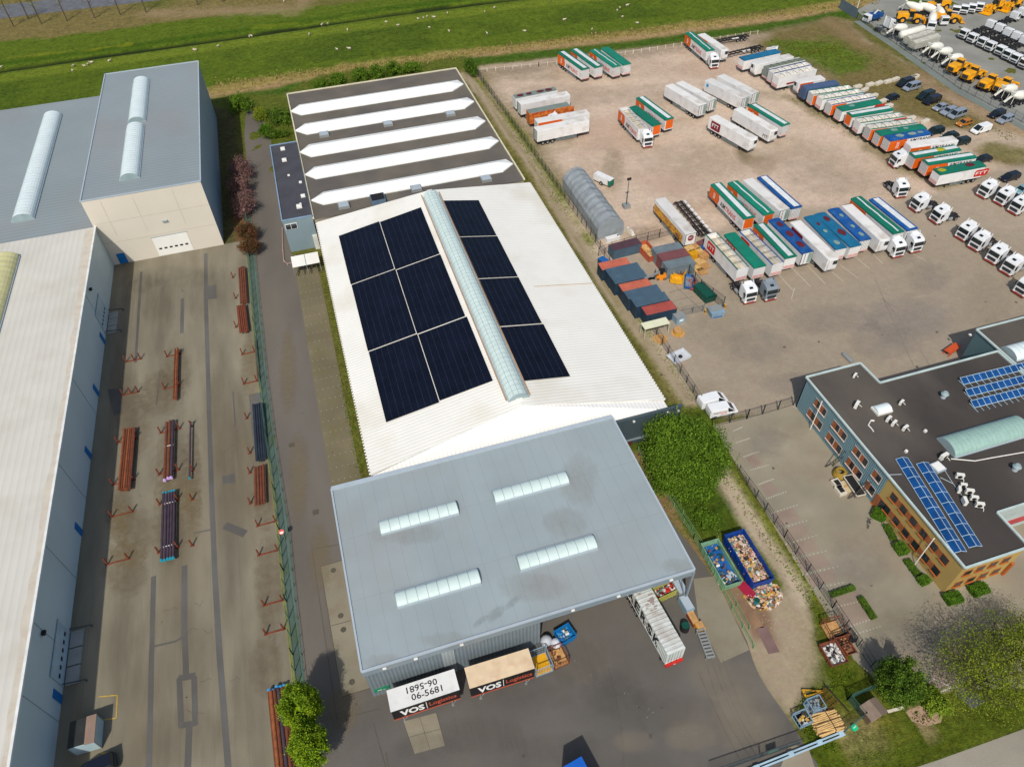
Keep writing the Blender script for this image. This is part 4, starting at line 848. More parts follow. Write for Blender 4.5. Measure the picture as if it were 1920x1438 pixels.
def wheel(root,x,y,r=.5,wd=.3,rim=True,world=False):
    key=(r,wd)
    if key not in WH_:
        mb=MB(); mb.cyl((0,-wd/2,0),(0,wd/2,0),r,14); mb.cur=1; mb.cyl((0,-wd/2-.012,0),(0,wd/2+.012,0),r*.56,10)
        o=mb.build('wheel',[TYRE,RIM]); WH_[key]=o.data; bpy.data.objects.remove(o)
    o=bpy.data.objects.new('wheel',WH_[key]); sc.collection.objects.link(o); o.parent=root; o.location=(x,y,r); return o
def trailer(a,b,label,roof='white',panel=None,txt=None,aend='white',bend='white',rear='a',side=None,L=None,edge=None,group='lorry trailers parked in the storage yard',w=2.5,h=4.0,cat='trailer',ptxt=None,holes=(),lit=True):
    A,B=P(*a,h),P(*b,h); d=(B-A); l=d.length; rz=math.atan2(d.y,d.x)
    if L is None: L=min(l,14.2)
    print('TR %-60s len %.1f ang %.1f'%(label[:60],l,math.degrees(rz))) if DEBUG else None
    # keep the far end a fixed, unless the near end is the better seen one
    if rear=='mid': A=A+(B-A)*.5-d.normalized()*L/2
    root=empty('semi_trailer',(A.x,A.y,0),rz,label,cat,group); W=dict(world=False); side=side or LWHT; z0=1.15
    if roof in('open','open_blue','open_plain'):
        ec={'open':GRN,'open_blue':BLT,'open_plain':LWHT}[roof]
        mb=MB(); t=.07; mb.box(0,L,0,t,z0,h-.05); mb.box(0,L,w-t,w,z0,h-.05); mb.box(0,t,t,w-t,z0,h-.05); mb.box(L-t,L,t,w-t,z0,h-.05); mb.build('body',side,root,**W)
        mb=MB(); mb.box(t,L-t,t,w-t,1.3,2.9); mb.build('load_floor',BEIN,root,**W)
        mb=MB(); mb.bar((0,.06,h),(L,.06,h),.09,.07); mb.bar((0,w-.04,h),(L,w-.04,h),.06,.06); mb.build('roll_rail',ec,root,**W)
        mb=MB(); k=5
        for i in range(1,k+1): x=L*i/(k+1); mb.tube([(x,.1,h),(x,w/2,h+.12),(x,w-.1,h)],.05,5)
        mb.build('bow',CHS,root,**W)
    elif roof in ('white','grey','dull_blue'):
        mb=MB(); mb.box(0,L,0,w,z0,h); bev(mb.build('body',side if roof=='white' or side is not LWHT else side,root,**W),.07)
        mb=MB(); mb.box(.05,L-.05,.05,w-.05,h,h+.025); mb.build('roof',{'white':RWHT,'grey':GRY,'dull_blue':BLD}[roof],root,**W)
    else:
        mb=MB(); mb.box(0,L,0,w,z0,h-.02); mb.build('body',side,root,**W)
        cc={'green':GRN,'green_stripe':GRN,'green_white':GRN,'blue':BLT,'teal':BLT2,'blue_white':BLT}[roof]
        secs=[]
        for x in (-.04,L*.25,L*.5,L*.75,L+.04):
            s_=.10+.03*math.sin(x*3); secs.append([(x,-.05,h-.3),(x,-.05,h-.02),(x,w*.3,h+s_),(x,w*.7,h+s_),(x,w+.05,h-.02),(x,w+.05,h-.3)])
        mb=MB(); mb.loft(secs); cv=mb.build('cover',cc,root,**W)
        if roof in('green_stripe','green_white','blue_white'):
            c0,c1={'green_stripe':(.42,.56),'green_white':(.30,.74),'blue_white':(.26,.80)}[roof]; mb=MB()
            k=8
            for i in range(k):
                xa,xb=.25+(L-.5)*i/k,.25+(L-.5)*(i+1)/k; j0=.03*math.sin(i*2.1) if roof=='green_stripe' else 0; j1=.03*math.sin((i+1)*2.1) if roof=='green_stripe' else 0
                zz=h+.15; mb.add([(xa,w*(c0+j0),zz),(xb,w*(c0+j1),zz),(xb,w*(c1+j1),zz),(xa,w*(c1+j0),zz)],[(0,1,2,3)])
            mb.build('cover_stripe',STR,root,**W)
    for hx,hs,hm in holes:
        mb=MB(); zz=h+.16
        mb.add([(hx*L+hs*1.25*math.cos(t*math.pi/6)*rnd(.8,1.1),w/2+min(hs,.95)*.8*math.sin(t*math.pi/6)*rnd(.85,1.05),zz) for t in range(12)],[tuple(range(12))])
        mb.build('cover_patch',{'r':PATCH,'w':PATC2,'y':ALG}[hm],root,**W)
    if panel:
        kind,xa,xb,za,zb=panel if isinstance(panel,tuple) else {'orange':('orange',.05,3.9,1.2,3.65),'orange_long':('orange',.05,5.2,1.25,3.6)}[panel]
        m={'orange':ORG,'red':RED,'maroon':MAR,'pic':MIXC,'pic2':MIX2}[kind]; mb=MB()
        if kind in('red','maroon'):
            r=.35; pts=[]
            for cx,cz,a0 in ((xb-r,za+r,-90),(xb-r,zb-r,0),(xa+r,zb-r,90),(xa+r,za+r,180)):
                for k in range(4): t=R_(a0+k*30); pts.append((cx+r*math.cos(t),-.03,cz+r*math.sin(t)))
            mb.ext(pts,(0,.025,0))
        else: mb.box(xa,xb,-.03,-.004,za,zb)
        pn=mb.build('livery_panel',m,root,**W)
        if kind=='orange':
            mb=MB(); mb.ext([(xb-.02,-.03,za),(xb+.35,-.03,(za+zb)/2),(xb-.02,-.03,zb)],(0,.022,0))
            mb.build('panel_edge',ORG,pn,**W)
            mb=MB()
            for q in (0,.42):
                x=xa+(xb-xa)*.45+q; 
                mb.ext([(x,-.045,za+.5),(x+.16,-.045,za+.5),(x+.30,-.045,(za+zb)/2),(x+.16,-.045,zb-.6),(x,-.045,zb-.6),(x+.14,-.045,(za+zb)/2)],(0,.01,0))
            mb.build('emblem',TXW,pn,**W)
        if ptxt:
            mb=MB(); text(mb,ptxt,(xa+.35,-.045,za+(zb-za)*.28),(1,0,0),(0,0,1),(xb-xa)-.7,(zb-za)*.44); mb.build('lettering',TXW,pn,**W)
    if txt:
        # (string, x, z, width, height, material) groups
        for s_,x,z,wd,ht,mm in txt:
            mb=MB(); text(mb,s_,(x,-.035,z),(1,0,0),(0,0,1),wd,ht); mb.build('lettering',mm,root,**W)
    for e,xx,sg in ((aend,0,-1),(bend,L,1)):
        def plate(y0,y1,za,zb,off=.03): mb=MB(); mb.box(min(xx,xx+sg*off),max(xx,xx+sg*off),y0,y1,za,zb); return mb
        if e=='orange': plate(.25,w-.1,1.4,3.7).build('door_panel',ORG,root,**W)
        elif e=='reefer':
            bev(plate(.3,w-.3,1.7,3.8,.32).build('cooling_unit',LWHT,root,**W),.05); plate(w*.45,w-.4,2.7,3.6,.34).build('grille',COOL,root,**W)
        elif e=='open_door':
            plate(0,w,1.15,4.0,.05).build('door_frame',CHS,root,**W); plate(.12,w-.12,1.3,3.9,.06).build('rear_door',LWHT,root,**W)
            plate(w*.58,w-.2,1.5,3.8,.07).build('door_gap',PATC2,root,**W); plate(w*.28,w*.31,1.4,3.8,.10).build('door_bar',CHS,root,**W)
        elif e=='badge':
            plate(.05,w-.05,1.2,3.95,.05).build('door_frame',CHS,root,**W); plate(.16,w-.16,1.3,3.85,.06).build('rear_door',LWHT,root,**W)
            mb=MB(); mb.cyl((xx+sg*.065,w/2,2.9),(xx+sg*.08,w/2,2.9),.68,20); bd=mb.build('badge',RED if False else MAR,root,**W)
            mb=MB(); text(mb,'FTT',(xx+sg*.085,w/2-.42,2.68),(0,1,0),(0,0,1),.84,.42); mb.build('lettering',TXW,bd,**W)
        elif e=='ribs':
            mb=MB()
            for i in range(7): y=.15+i*(w-.3)/6; mb.box(min(xx,xx+sg*.06),max(xx,xx+sg*.06),y-.04,y+.04,1.2,3.9)
            mb.build('bulkhead_rib',VNT,root,**W); plate(.1,w-.1,1.15,1.5,.08).build('lower_panel',PINK,root,**W)
        elif e=='pink': plate(.1,w-.1,1.25,2.0,.04).build('lower_panel',PINK,root,**W)
    # running gear
    mb=MB(); mb.box(.3,L-.3,w*.3,w*.3+.14,.85,1.15); mb.box(.3,L-.3,w*.7-.14,w*.7,.85,1.15); mb.box(.1,L-.1,.02,w-.02,1.05,1.15)
    for k in range(6): x=.8+k*(L-1.6)/5; mb.box(x-.06,x+.06,.1,w-.1,.95,1.05)
    mb.build('chassis',CHS,root,**W)
    xs=[1.6,2.9,4.2] if rear=='a' or rear=='mid' else [L-1.6,L-2.9,L-4.2]; xl=L-3 if rear in('a','mid') else 3.0
    for x in xs: wheel(root,x,.2); wheel(root,x,w-.2)
    mb=MB(); 
    for y in (.35,w-.35): mb.box(xl-.07,xl+.07,y-.07,y+.07,.1,1.0); mb.box(xl-.18,xl+.18,y-.15,y+.15,0,.1)
    mb.build('landing_leg',CHS,root,**W)
    xg=sorted((xs[-1],xl)); mb=MB(); 
    for z in (.55,.85): mb.bar((xg[0]+.9,.08,z),(xg[1]-.4,.08,z),.02,.05)
    mb.build('side_guard',SEAM,root,**W)
    return root
CABW=mat('cab_white',(230,232,232),rough=.25,var=.05,spec=.5,objvar=.1); CABR=mat('bumper_red',(150,60,50),rough=.4,var=.1); SCR=mat('windscreen',(30,40,42),rough=.08,var=.3,scale=1,spec=.6); TAIL=mat('steel_tank',(150,152,150),rough=.4,metal=.2)
CABS=mat('cab_silver',(128,138,146),rough=.3,var=.05,spec=.5)
def make_tractor(kind='a',paint=None):
    paint=paint or CABW; root=empty('tractor_unit',(0,0,0)); W=dict(world=False); w=1.24
    prof=[(1.12,.55),(1.18,1.2),(1.14,1.85),(.98,2.85),(.72,3.25),(-.1,3.52),(-.95,3.62),(-1.08,3.3),(-1.08,.85),(.1,.85),(.25,.55)]
    mb=MB(); mb.ext([(x,-w,z) for x,z in prof],(0,2*w,0)); bev(mb.build('cab',paint,root,**W),.12,3)
    mb=MB(); mb.add([(1.165,-w+.12,1.9),(1.165,w-.12,1.9),(1.02,w-.16,2.72),(1.02,-w+.16,2.72)],[(0,1,2,3)]); mb.build('windscreen',SCR,root,**W)
    mb=MB(); mb.box(1.16,1.215,-w+.35,w-.35,.95,1.55); mb.build('grille',COOL,root,**W)
    mb=MB(); mb.box(.95,1.24,-w+.02,w-.02,.32,.62); mb.build('bumper',CABR,root,**W)
    for s in (-1,1):
        mb=MB(); y=s*(w+.012); mb.add([(.92,y,1.95),(.15,y,1.95),(.15,y,2.6),(.78,y,2.6)],[(0,1,2,3)]); mb.build('side_window',SCR,root,**W)
        mb=MB(); mb.cbox((.98,s*(w+.22),2.2),(.12,.22,.75)); mb.bar((.95,s*w,2.55),(.98,s*(w+.22),2.5),.03); mb.build('mirror',COOL,root,**W)
        mb=MB(); mb.ext([(-.7,s*(w-.08),3.5),(-1.15,s*(w-.08),4.05),(-1.35,s*(w-.1),3.9),(-1.3,s*(w-.08),1.2),(-1.0,s*(w-.08),1.2)],(0,s*.06,0)); mb.build('air_deflector',paint,root,**W)
        mb=MB(); mb.box(.75,.95,s*.95-.18,s*.95+.18,1.75,1.8); mb.box(1.13,1.22,s*.98-.2,s*.98+.2,.62,.82); mb.build('headlight',TXW,root,**W)
        mb=MB(); mb.cyl((-2.9,s*.95,.75),(-1.9,s*.95,.75),.32,10); mb.build('fuel_tank',TAIL,root,**W)
    mb=MB(); mb.loft([[(-1.1,-.85,3.55),(-.3,-.85,3.5),(-.3,.85,3.5),(-1.1,.85,3.55)],[(-1.15,-.7,3.95),(-.9,-.7,3.85),(-.9,.7,3.85),(-1.15,.7,3.95)]]); mb.build('roof_spoiler',paint,root,**W)
    mb=MB(); mb.box(.05,.55,-.35,.35,3.42,3.5); rf=mb.build('sun_roof',SCR,root,**W); rf.rotation_euler=(0,R_(16),0); rf.location=(-.85,0,.16)
    mb=MB(); mb.box(-5.0,1.0,.3,.42,.75,.98); mb.box(-5.0,1.0,-.42,-.3,.75,.98)
    for x in (-4.9,-3.4,-2.2): mb.box(x-.08,x+.08,-.4,.4,.78,.95)
    mb.cyl((-3.9,0,1.0),(-3.9,0,1.15),.5,14); mb.box(-5.05,-4.95,-1.1,1.1,.5,.7); mb.build('chassis',CHS,root,**W)
    mb=MB(); 
    for s in (-1,1): mb.add([(-3.3+ -.6+.62*math.cos(t),s*.72+dy,.5+.62*math.sin(t)) for t in [R_(20+28*i) for i in range(6)] for dy in (0,s*.5)],[(2*i,2*i+1,2*i+3,2*i+2) for i in range(5)])
    mb.build('mudguard',CHS,root,**W)
    for x in (.15,-3.9):
        for s in (-1,1): wheel(root,x,s*(1.02),.5,.34)
    return root
TRA=make_tractor(); TRS=make_tractor(paint=CABS)
_use={}
def tractor(c,heading,label,src=None,z=3.5,group='white tractor units parked in the storage yard'):
    src=src or TRA; p=P(*c,z)
    if src.name not in _use:
        _use[src.name]=1; o=src
        # register the tree before moving it
        copy_tree_reg(src); o.location=(p.x,p.y,0); o.rotation_euler=(0,0,R_(heading)); tag(o,label,'tractor unit',group); return o
    o=copy_tree(src,(p.x,p.y,0),R_(heading),label); tag(o,None,'tractor unit',group); return o
def copy_tree_reg(q):
    TREE[q.name]=kids(q)
    for x in TREE[q.name]: copy_tree_reg(x)
def O_(x,y=1.5,z=2.0,wd=7.0,ht=.95): # livery lettering: dark mark and red word
    return [('AIM',x,y+.1,1.9*wd/7,ht,TXK),('TRANS',x+2.05*wd/7,y+.1,4.2*wd/7,ht,TXR)]
AT=O_(4.9,wd=7.2,ht=1.15)
T=trailer
# north row
T((1046,99),(1091,131),'orange and white trailer with green and white cover, leftmost by the north fence','green_white','orange',AT,bend='ribs',rear='mid')
T((1070,94),(1116,127),'orange and white trailer with green cover, second from the left by the north fence','green_white','orange',AT,bend='ribs',rear='mid')
T((1106,95),(1150,126),'trailer with a narrow white line on its cover, third by the north fence','green_stripe','orange',AT,bend='ribs',rear='mid')
T((1127,91),(1169,122),'trailer with a plain green cover, rightmost of the four by the north fence','green',None,bend='ribs',rear='mid')
T((1285,62),(1327,97),'trailer with thin white line on green cover, coupled to a cab near the north fence','green_stripe','orange',AT,rear='a')
T((1308,65),(1353,95),'white refrigerated trailer with an orange panel beside the coupled lorry near the north fence','white',('orange',.05,5.5,2.6,3.8),bend='reefer',rear='a')
tractor((1340,105),-97,'white cab coupled to the green-covered trailer near the north fence')
# west group, by the warehouse fence
T((967,186),(1046,170),'trailer with a grey-green cover full of dark holes, by the west fence','grey',None,holes=((.15,.8,'r'),(.35,.8,'r'),(.62,.8,'r'),(.82,.9,'r')),rear='a')
T((976,197),(1071,178),'white refrigerated trailer beside the holed green-grey trailer, by the west fence','white',None,aend='open_door',rear='a')
T((993,214),(1070,199),'brown-roofed trailer with colourful printed side, by the west fence','grey',('pic',.05,12.4,1.2,3.8),None,rear='a',side=MIXC)
T((1008,231),(1106,213),'white trailer with an orange band on its side, by the west fence','white',('orange',.2,6.4,2.7,3.85),rear='a')
T((1007,247),(1110,226),'white refrigerated trailer nearest the grey storage tent','white',None,aend='open_door',rear='a')
tractor((1036,217),185,'white cab squeezed between the trailers by the west fence')
# middle groups
T((1160,203),(1197,243),'open-topped orange and white trailer coupled to a cab, in the middle of the sandy yard','open_plain','orange',AT,aend='orange',rear='a')
T((1179,202),(1224,236),'low orange trailer with a plain green cover, middle of the sandy yard','green','orange',AT,bend='orange',rear='b')
T((1193,184),(1248,225),'orange trailer with green and white cover, rightmost of three in the sandy yard','green_white','orange',AT,bend='orange',rear='b')
tractor((1214,250),-93,'white cab coupled to the open-topped trailer in the middle of the sandy yard')
T((1247,161),(1312,200),'white refrigerated trailer with a pale sticker under its side, left of a pair','white',None,[('FTT',7.6,.75,1.6,.3,TXW)],bend='open_door',rear='b')
T((1267,156),(1331,190),'white refrigerated trailer with open rear door, right of the pair in the sandy yard','white',None,bend='open_door',rear='b')
T((1322,151),(1392,186),'white refrigerated trailer with a small blue badge high on its side','white',('red',.01,.02,3,3.01) if False else None,bend='open_door',rear='b')
T((1345,143),(1411,177),'white refrigerated trailer with open rear door behind the blue-badged one','white',None,bend='open_door',rear='b')
T((1330,220),(1407,263),'white refrigerated trailer with a big maroon emblem on its side','white',('maroon',1.0,4.2,1.5,3.6),[('FTT',1.4,2.1,2.3,.95,TXW),],bend='reefer',rear='a')
T((1376,205),(1445,246),'white refrigerated trailer between the maroon-emblem one and an orange one','white',None,[('FTT',11.3,1.6,1.6,.8,TXK)],bend='reefer',rear='a')
T((1404,198),(1467,236),'orange and white trailer with a white cover edged green, beside the sandy yard centre','green_white','orange',AT,bend='ribs',rear='a')
# blue badge
_o=[o for o in sc.objects if o.get('label','').startswith('white refrigerated trailer with a small blue badge')][0]
mb=MB(); mb.cyl((1.2,-.03,3.0),(1.2,0,3.0),.45,16); mb.build('badge',mat('badge_blue',(40,150,200),rough=.4),_o,world=False)
# north-east slanted row
T((1396,113),(1464,98),'white trailer with a blue cover, first of the slanted row near the north fence','teal',None,aend='pink',rear='b')
T((1420,122),(1489,107),'white refrigerated trailer with a black hatch on its front, second of the slanted row','white',None,aend='reefer',rear='b')
T((1443,130),(1510,114),'grey open-topped trailer with rolled cover, third of the slanted row','open_plain',None,aend='ribs',rear='b',side=GRY)
T((1452,138),(1522,122),'open-topped trailer with a blue rail, fourth of the slanted row','open_blue',None,aend='ribs',rear='b')
T((1461,147),(1532,131),'white trailer with a red line along its side, fifth of the slanted row','open_plain',('red',3.0,13.2,1.7,1.95),None,aend='pink',rear='b')
tractor((1447,88),100,'white cab among black trailer frames near the north fence')
# long slanted row
CX=[((1501,156),(1548,148),'white',('orange',.05,4.0,1.4,3.7),'reefer','white refrigerated trailer with orange side corner',None,()),
((1512,168),(1575,157),'dull_blue',None,'white','dark blue curtain trailer',BLD,()),
((1526,178),(1601,167),'open',('orange',.05,3.8,1.2,3.7),'ribs','open-topped white trailer edged green, before the blue-edged ones',None,()),
((1543,187),(1620,174),'open',None,'pink','plain open-topped trailer edged green with pale load',None,()),
((1561,197),(1643,182),'open_blue',('orange',.05,4.2,1.2,3.8),'ribs','open-topped trailer edged blue with orange corner',None,()),
((1580,208),(1654,193),'green',('red',9.8,13.0,2.7,3.7),'ribs','green-covered trailer with small red side emblem',None,((.3,.7,'w'),)),
((1599,219),(1676,206),'green_white',None,'orange','green and white covered trailer with orange front corner',None,()),
((1614,231),(1697,219),'open',('red',9.2,12.8,2.7,3.7),'pink','open-topped trailer with dark bows and red side emblem',None,()),
((1634,243),(1721,231),'open',('orange',.05,4.6,1.2,3.8),'ribs','open-topped trailer with orange corner, beside a green-covered one',None,()),
((1652,254),(1738,241),'green',('orange',.05,4.6,1.2,3.7),'ribs','green-covered trailer with orange corner and patches on its cover',None,((.35,.8,'w'),(.6,.6,'w'))),
((1670,264),(1746,251),'blue',('orange',.05,4.6,1.2,3.8),'ribs','blue-covered trailer with worn pale patches and orange corner',None,((.3,.9,'w'),(.6,.9,'w'),(.8,.7,'w'))),
((1709,276),(1798,264),'white',('orange_long',),'white','white box trailer with orange side, coupled to a cab',None,()),
((1717,296),(1803,281),'green_white',('orange',.05,5.0,1.2,3.7),'ribs','green and white covered trailer with a yellow algae patch',None,((.62,1.0,'y'),)),
((1742,309),(1832,295),'green_white',('orange',.05,5.0,1.2,3.7),'ribs','green and white covered trailer with orange corner, last but one',None,()),
((1764,327),(1849,311),'green',('red',9.6,13.2,1.5,3.2),'pink','plain green-covered trailer with two dark patches and red emblem',None,((.1,.9,'y'),(.72,1.0,'r')))]
for i,(a,b_,rf,pn,ae,lab,sd,ho) in enumerate(CX):
    if pn==('orange_long',): pn='orange_long'
    tx=AT if pn in('orange','orange_long') or (pn and pn[0]=='orange' and i>9) else None
    if tx: tx=O_(5.6,z=2,wd=6.4,ht=.7); tx=[(s,x,2.7,w_,.75,TXK) for s,x,z_,w_,h_,m_ in tx]
    T(a,b_,lab+', in the long slanted row',rf,pn,tx,aend=ae,rear='b',side=sd,holes=ho,ptxt='FTT' if i==14 else None,group='trailers in the long slanted row')
tractor((1688,287),175,'white cab coupled to the orange-sided box trailer in the long slanted row')
# south rows
T((1333,346),(1396,411),'orange and white trailer with grey-white cover edged green, leftmost of the upper paved row','green_white','orange',AT,bend='orange',rear='b')
T((1365,343),(1433,403),'trailer with a thin white line on green cover, second in the upper paved row','green_stripe','orange',AT,bend='orange',rear='b')
T((1393,338),(1463,396),'white refrigerated trailer with open rear door, third in the upper paved row','white',None,bend='open_door',rear='b')
T((1420,333),(1485,391),'blue and white covered trailer at the right end of the upper paved row','blue_white',None,bend='ribs',rear='b')
T((1228,374),(1286,440),'white refrigerated trailer with a printed flower picture on its side and round door badge','white',('pic2',.2,12.9,1.25,3.1),bend='badge',rear='b')
T((1323,440),(1383,506),'open-topped trailer edged green with a red emblem, coupled to a white cab','open',('red',1.3,4.2,1.6,3.6),ptxt='FTT',bend='pink',rear='a')
T((1358,440),(1415,502),'trailer with a plain green cover and red emblem, coupled to a silver cab','green',('red',1.0,4.6,2.6,3.7),ptxt='FTT',bend='pink',rear='a')
T((1386,434),(1449,497),'open-topped trailer edged blue in the lower paved row','open_blue',('red',1.0,4.2,2.7,3.6),bend='pink',rear='a')
T((1414,422),(1473,484),'orange and white trailer with white band on green cover, in the lower paved row','green_white','orange',AT,bend='pink',rear='a')
T((1441,413),(1505,476),'white trailer with a blue cover torn by three dark holes','blue',None,bend='open_door',rear='a',holes=((.18,.8,'r'),(.47,.9,'r'),(.78,1.0,'r')))
T((1481,417),(1553,487),'longest white refrigerated trailer with a maroon panel, in the lower paved row','white',('maroon',1.0,5.0,2.4,3.7),bend='reefer',rear='a')
T((1508,407),(1567,467),'teal-blue covered trailer with a small red hole, in the lower paved row','teal',None,bend='pink',rear='a',holes=((.28,.45,'r'),(.5,.5,'w'),(.85,.7,'w')))
T((1527,402),(1595,463),'teal-blue covered trailer with a long red emblem and a big brown hole','teal',('red',1.4,5.2,2.8,3.7),bend='pink',rear='a',holes=((.2,.8,'r'),(.62,1.0,'r')))
T((1553,393),(1613,451),'darker blue covered trailer beside the long white one','blue',None,bend='ribs',rear='a',holes=((.25,.5,'w'),(.6,.5,'w'),(.85,.6,'w')))
T((1578,386),(1650,451),'white refrigerated trailer with dark lettering near its front','white',None,None,bend='reefer',rear='a')
T((1596,372),(1676,438),'green trailer with a thin white line, orange side, coupled to a white cab','green_stripe','orange_long',O_(5.6,wd=7),rear='a')
T((1630,374),(1702,432),'blue and white covered trailer coupled to a white cab, rightmost of the lower row','blue_white',None,rear='a')
tractor((1407,537),-91,'white cab of the open-topped trailer with the red emblem'); tractor((1446,532),-91,'silver cab beside the white one below the paved rows',TRS)
tractor((1687,452),-91,'white cab of the green trailer with the thin white line'); tractor((1721,443),-91,'white cab of the blue and white covered trailer')
tractor((1694,342),-99,'white cab with its chassis standing up-left, alone above the paved rows')
tractor((1729,368),183,'white cab with its chassis pointing right, second of the loose cabs'); tractor((1768,390),184,'white cab with dark roof slots, third of the loose cabs')
for i,c in enumerate(((1818,421),(1843,440),(1876,464),(1905,485),(1931,524))): tractor(c,191,'%s white cab from the left in the front row of cabs at the right edge'%ORD[i])
for i,c in enumerate(((1857,343),(1890,356),(1917,373))): tractor(c,189,'%s white cab from the left in the rear row of cabs at the right edge'%ORD[i])
# black empty trailer frames
for i,(a,b_,lab) in enumerate((((1352,80),(1406,70),'black empty trailer frame close to the north fence'),((1366,106),(1433,90),'black empty trailer frame next to the white cab near the north fence'),((1262,381),(1314,443),'low black and white trailer frame beside the flower-picture trailer'))):
    A,B=P(*a,1),P(*b_,1); d=B-A; rz=math.atan2(d.y,d.x); L=min(d.length,13.4); root=empty('trailer_frame',(A.x,A.y,0),rz,lab,'trailer frame')
    mb=MB()
    for y in (.6,1.8): mb.box(0,L,y-.12,y+.12,.95,1.3)
    for k in range(9): x=.2+k*(L-.4)/8; mb.box(x-.1,x+.1,.05,2.4,1.0,1.2)
    mb.build('frame',CHS,root,world=False)
    for x in (L-1.5,L-2.8,L-4.1): wheel(root,x,.25); wheel(root,x,2.2)
    mb=MB()
    for k in range(8): x=.8+k*(L-1.6)/7; mb.box(x-.5,x+.5,(.0 if i<2 else 2.2),(.5 if i<2 else 2.75),1.25,1.42) if (i==2 or k in(3,4)) else None
    mb.build('side_plate',LWHT,root,world=False)
    mb=MB(); mb.box(-.1,0,.1,2.4,.7,1.0); mb.build('bumper',CABR if i==2 else CHS,root,world=False)
# small silver tank in front of the row
p=P(1441,147); root=empty('water_tank',(p.x,p.y,0),0,'small round silver tank standing in front of the slanted row','tank'); mb=MB(); mb.cyl((0,0,.1),(0,0,1.3),.9,14); mb.build('drum',TAIL,root,world=False); mb=MB(); mb.cyl((0,0,1.3),(0,0,1.45),.92,14,r2=.5); mb.build('lid',VNT,root,world=False)
# ---- cars and vans
def make_car(kind,paint):
    W=dict(world=False); root=empty({'van':'panel_van','mpv':'minibus','car':'car','suv':'estate_car'}[kind],(0,0,0))
    if kind=='car': L,w,hb,h=4.4,.88,.92,1.45; g=[(-1.9,.93),(1.25,.95)]; gt=[(-1.35,1.42),(.45,1.43)]; prof=[(-2.15,.35),(-2.2,.75),(-2.05,.95),(1.1,.97),(2.0,.78),(2.2,.6),(2.18,.3)]
    elif kind=='suv': L,w,hb,h=4.6,.92,1.05,1.65; g=[(-2.15,1.05),(1.2,1.05)]; gt=[(-2.0,1.62),(.5,1.64)]; prof=[(-2.3,.35),(-2.32,.9),(-2.2,1.07),(1.1,1.07),(2.1,.9),(2.3,.65),(2.28,.32)]
    elif kind=='mpv': L,w,hb,h=4.95,.96,1.1,1.95; g=[(-2.38,1.1),(1.75,1.1)]; gt=[(-2.3,1.92),(.95,1.92)]; prof=[(-2.45,.35),(-2.47,1.0),(-2.4,1.12),(1.6,1.12),(2.35,.95),(2.5,.65),(2.45,.3)]
    else: L,w,hb,h=5.0,.96,1.15,1.98; g=[(.5,1.1),(2.0,1.05)]; gt=[(.4,1.93),(.85,1.9)]; prof=[(-2.45,.35),(-2.5,1.2),(-2.42,1.92),(-2.3,1.98),(.5,1.98),(.7,1.1),(1.9,1.06),(2.4,.95),(2.55,.6),(2.5,.3)]
    mb=MB(); mb.ext([(x,-w,z) for x,z in prof],(0,2*w,0)); bev(mb.build('body',paint,root,**W),.13,3)
    mb=MB(); k=.80; secs=[]
    b4=[(g[0][0],-w+.05,g[0][1]-.05),(g[1][0],-w+.05,g[1][1]-.05),(g[1][0],w-.05,g[1][1]-.05),(g[0][0],w-.05,g[0][1]-.05)]; t4=[(gt[0][0],-w*k,gt[0][1]),(gt[1][0],-w*k,gt[1][1]),(gt[1][0],w*k,gt[1][1]),(gt[0][0],w*k,gt[0][1])]
    mb.loft([b4,t4]); mb.build('glazing',SCR,root,**W)
    mb=MB(); mb.box(gt[0][0]-.03,gt[1][0]+.05,-w*k-.03,w*k+.03,gt[0][1],gt[0][1]+.06); bev(mb.build('roof',paint,root,**W),.04,2)
    mb=MB()
    for s in (-1,1):
        for t in ((0,.5,1) if kind!='van' else (1,)):
            xb=g[0][0]+(g[1][0]-g[0][0])*t; xt=gt[0][0]+(gt[1][0]-gt[0][0])*t; mb.bar((xb,s*(w-.03),g[0][1]),(xt,s*(w*k+.02),gt[0][1]),.05)
    mb.build('pillar',paint,root,**W)
    for x in (L*.31,-L*.31):
        for s in (-1,1): wheel(root,x,s*(w-.08),.34,.24)
    mb=MB()
    for s in (-1,1): mb.cbox((L/2-.12,s*(w-.25),.68),(.14,.3,.14))
    mb.build('headlight',TXW,root,**W)
    return root
PBLK=mat('car_black',(24,28,40),rough=.2,var=.1,spec=.6); PSIL=mat('car_silver',(150,160,172),rough=.3,var=.05,spec=.5,metal=.2); PWHT=mat('car_white',(232,234,234),rough=.3,var=.04); PORG=mat('car_gold',(176,112,40),rough=.35); PLBL=mat('car_light_blue',(120,160,170),rough=.3); PGRN=mat('car_dark_green',(24,40,42),rough=.2,var=.1,spec=.6)
CARS={}
def car(c,hd,kind,col,label,z=1.0,scale=None,group='cars parked on the rough grass'):
    key=(kind,col.name); p=P(*c,z)
    if key not in CARS: o=make_car(kind,col); copy_tree_reg(o); CARS[key]=o; o.location=(p.x,p.y,0); o.rotation_euler=(0,0,R_(hd)); tag(o,label,'van' if kind=='van' else 'car',group); return o
    return tag(copy_tree(CARS[key],(p.x,p.y,0),R_(hd),label),None,'van' if kind=='van' else 'car',group)
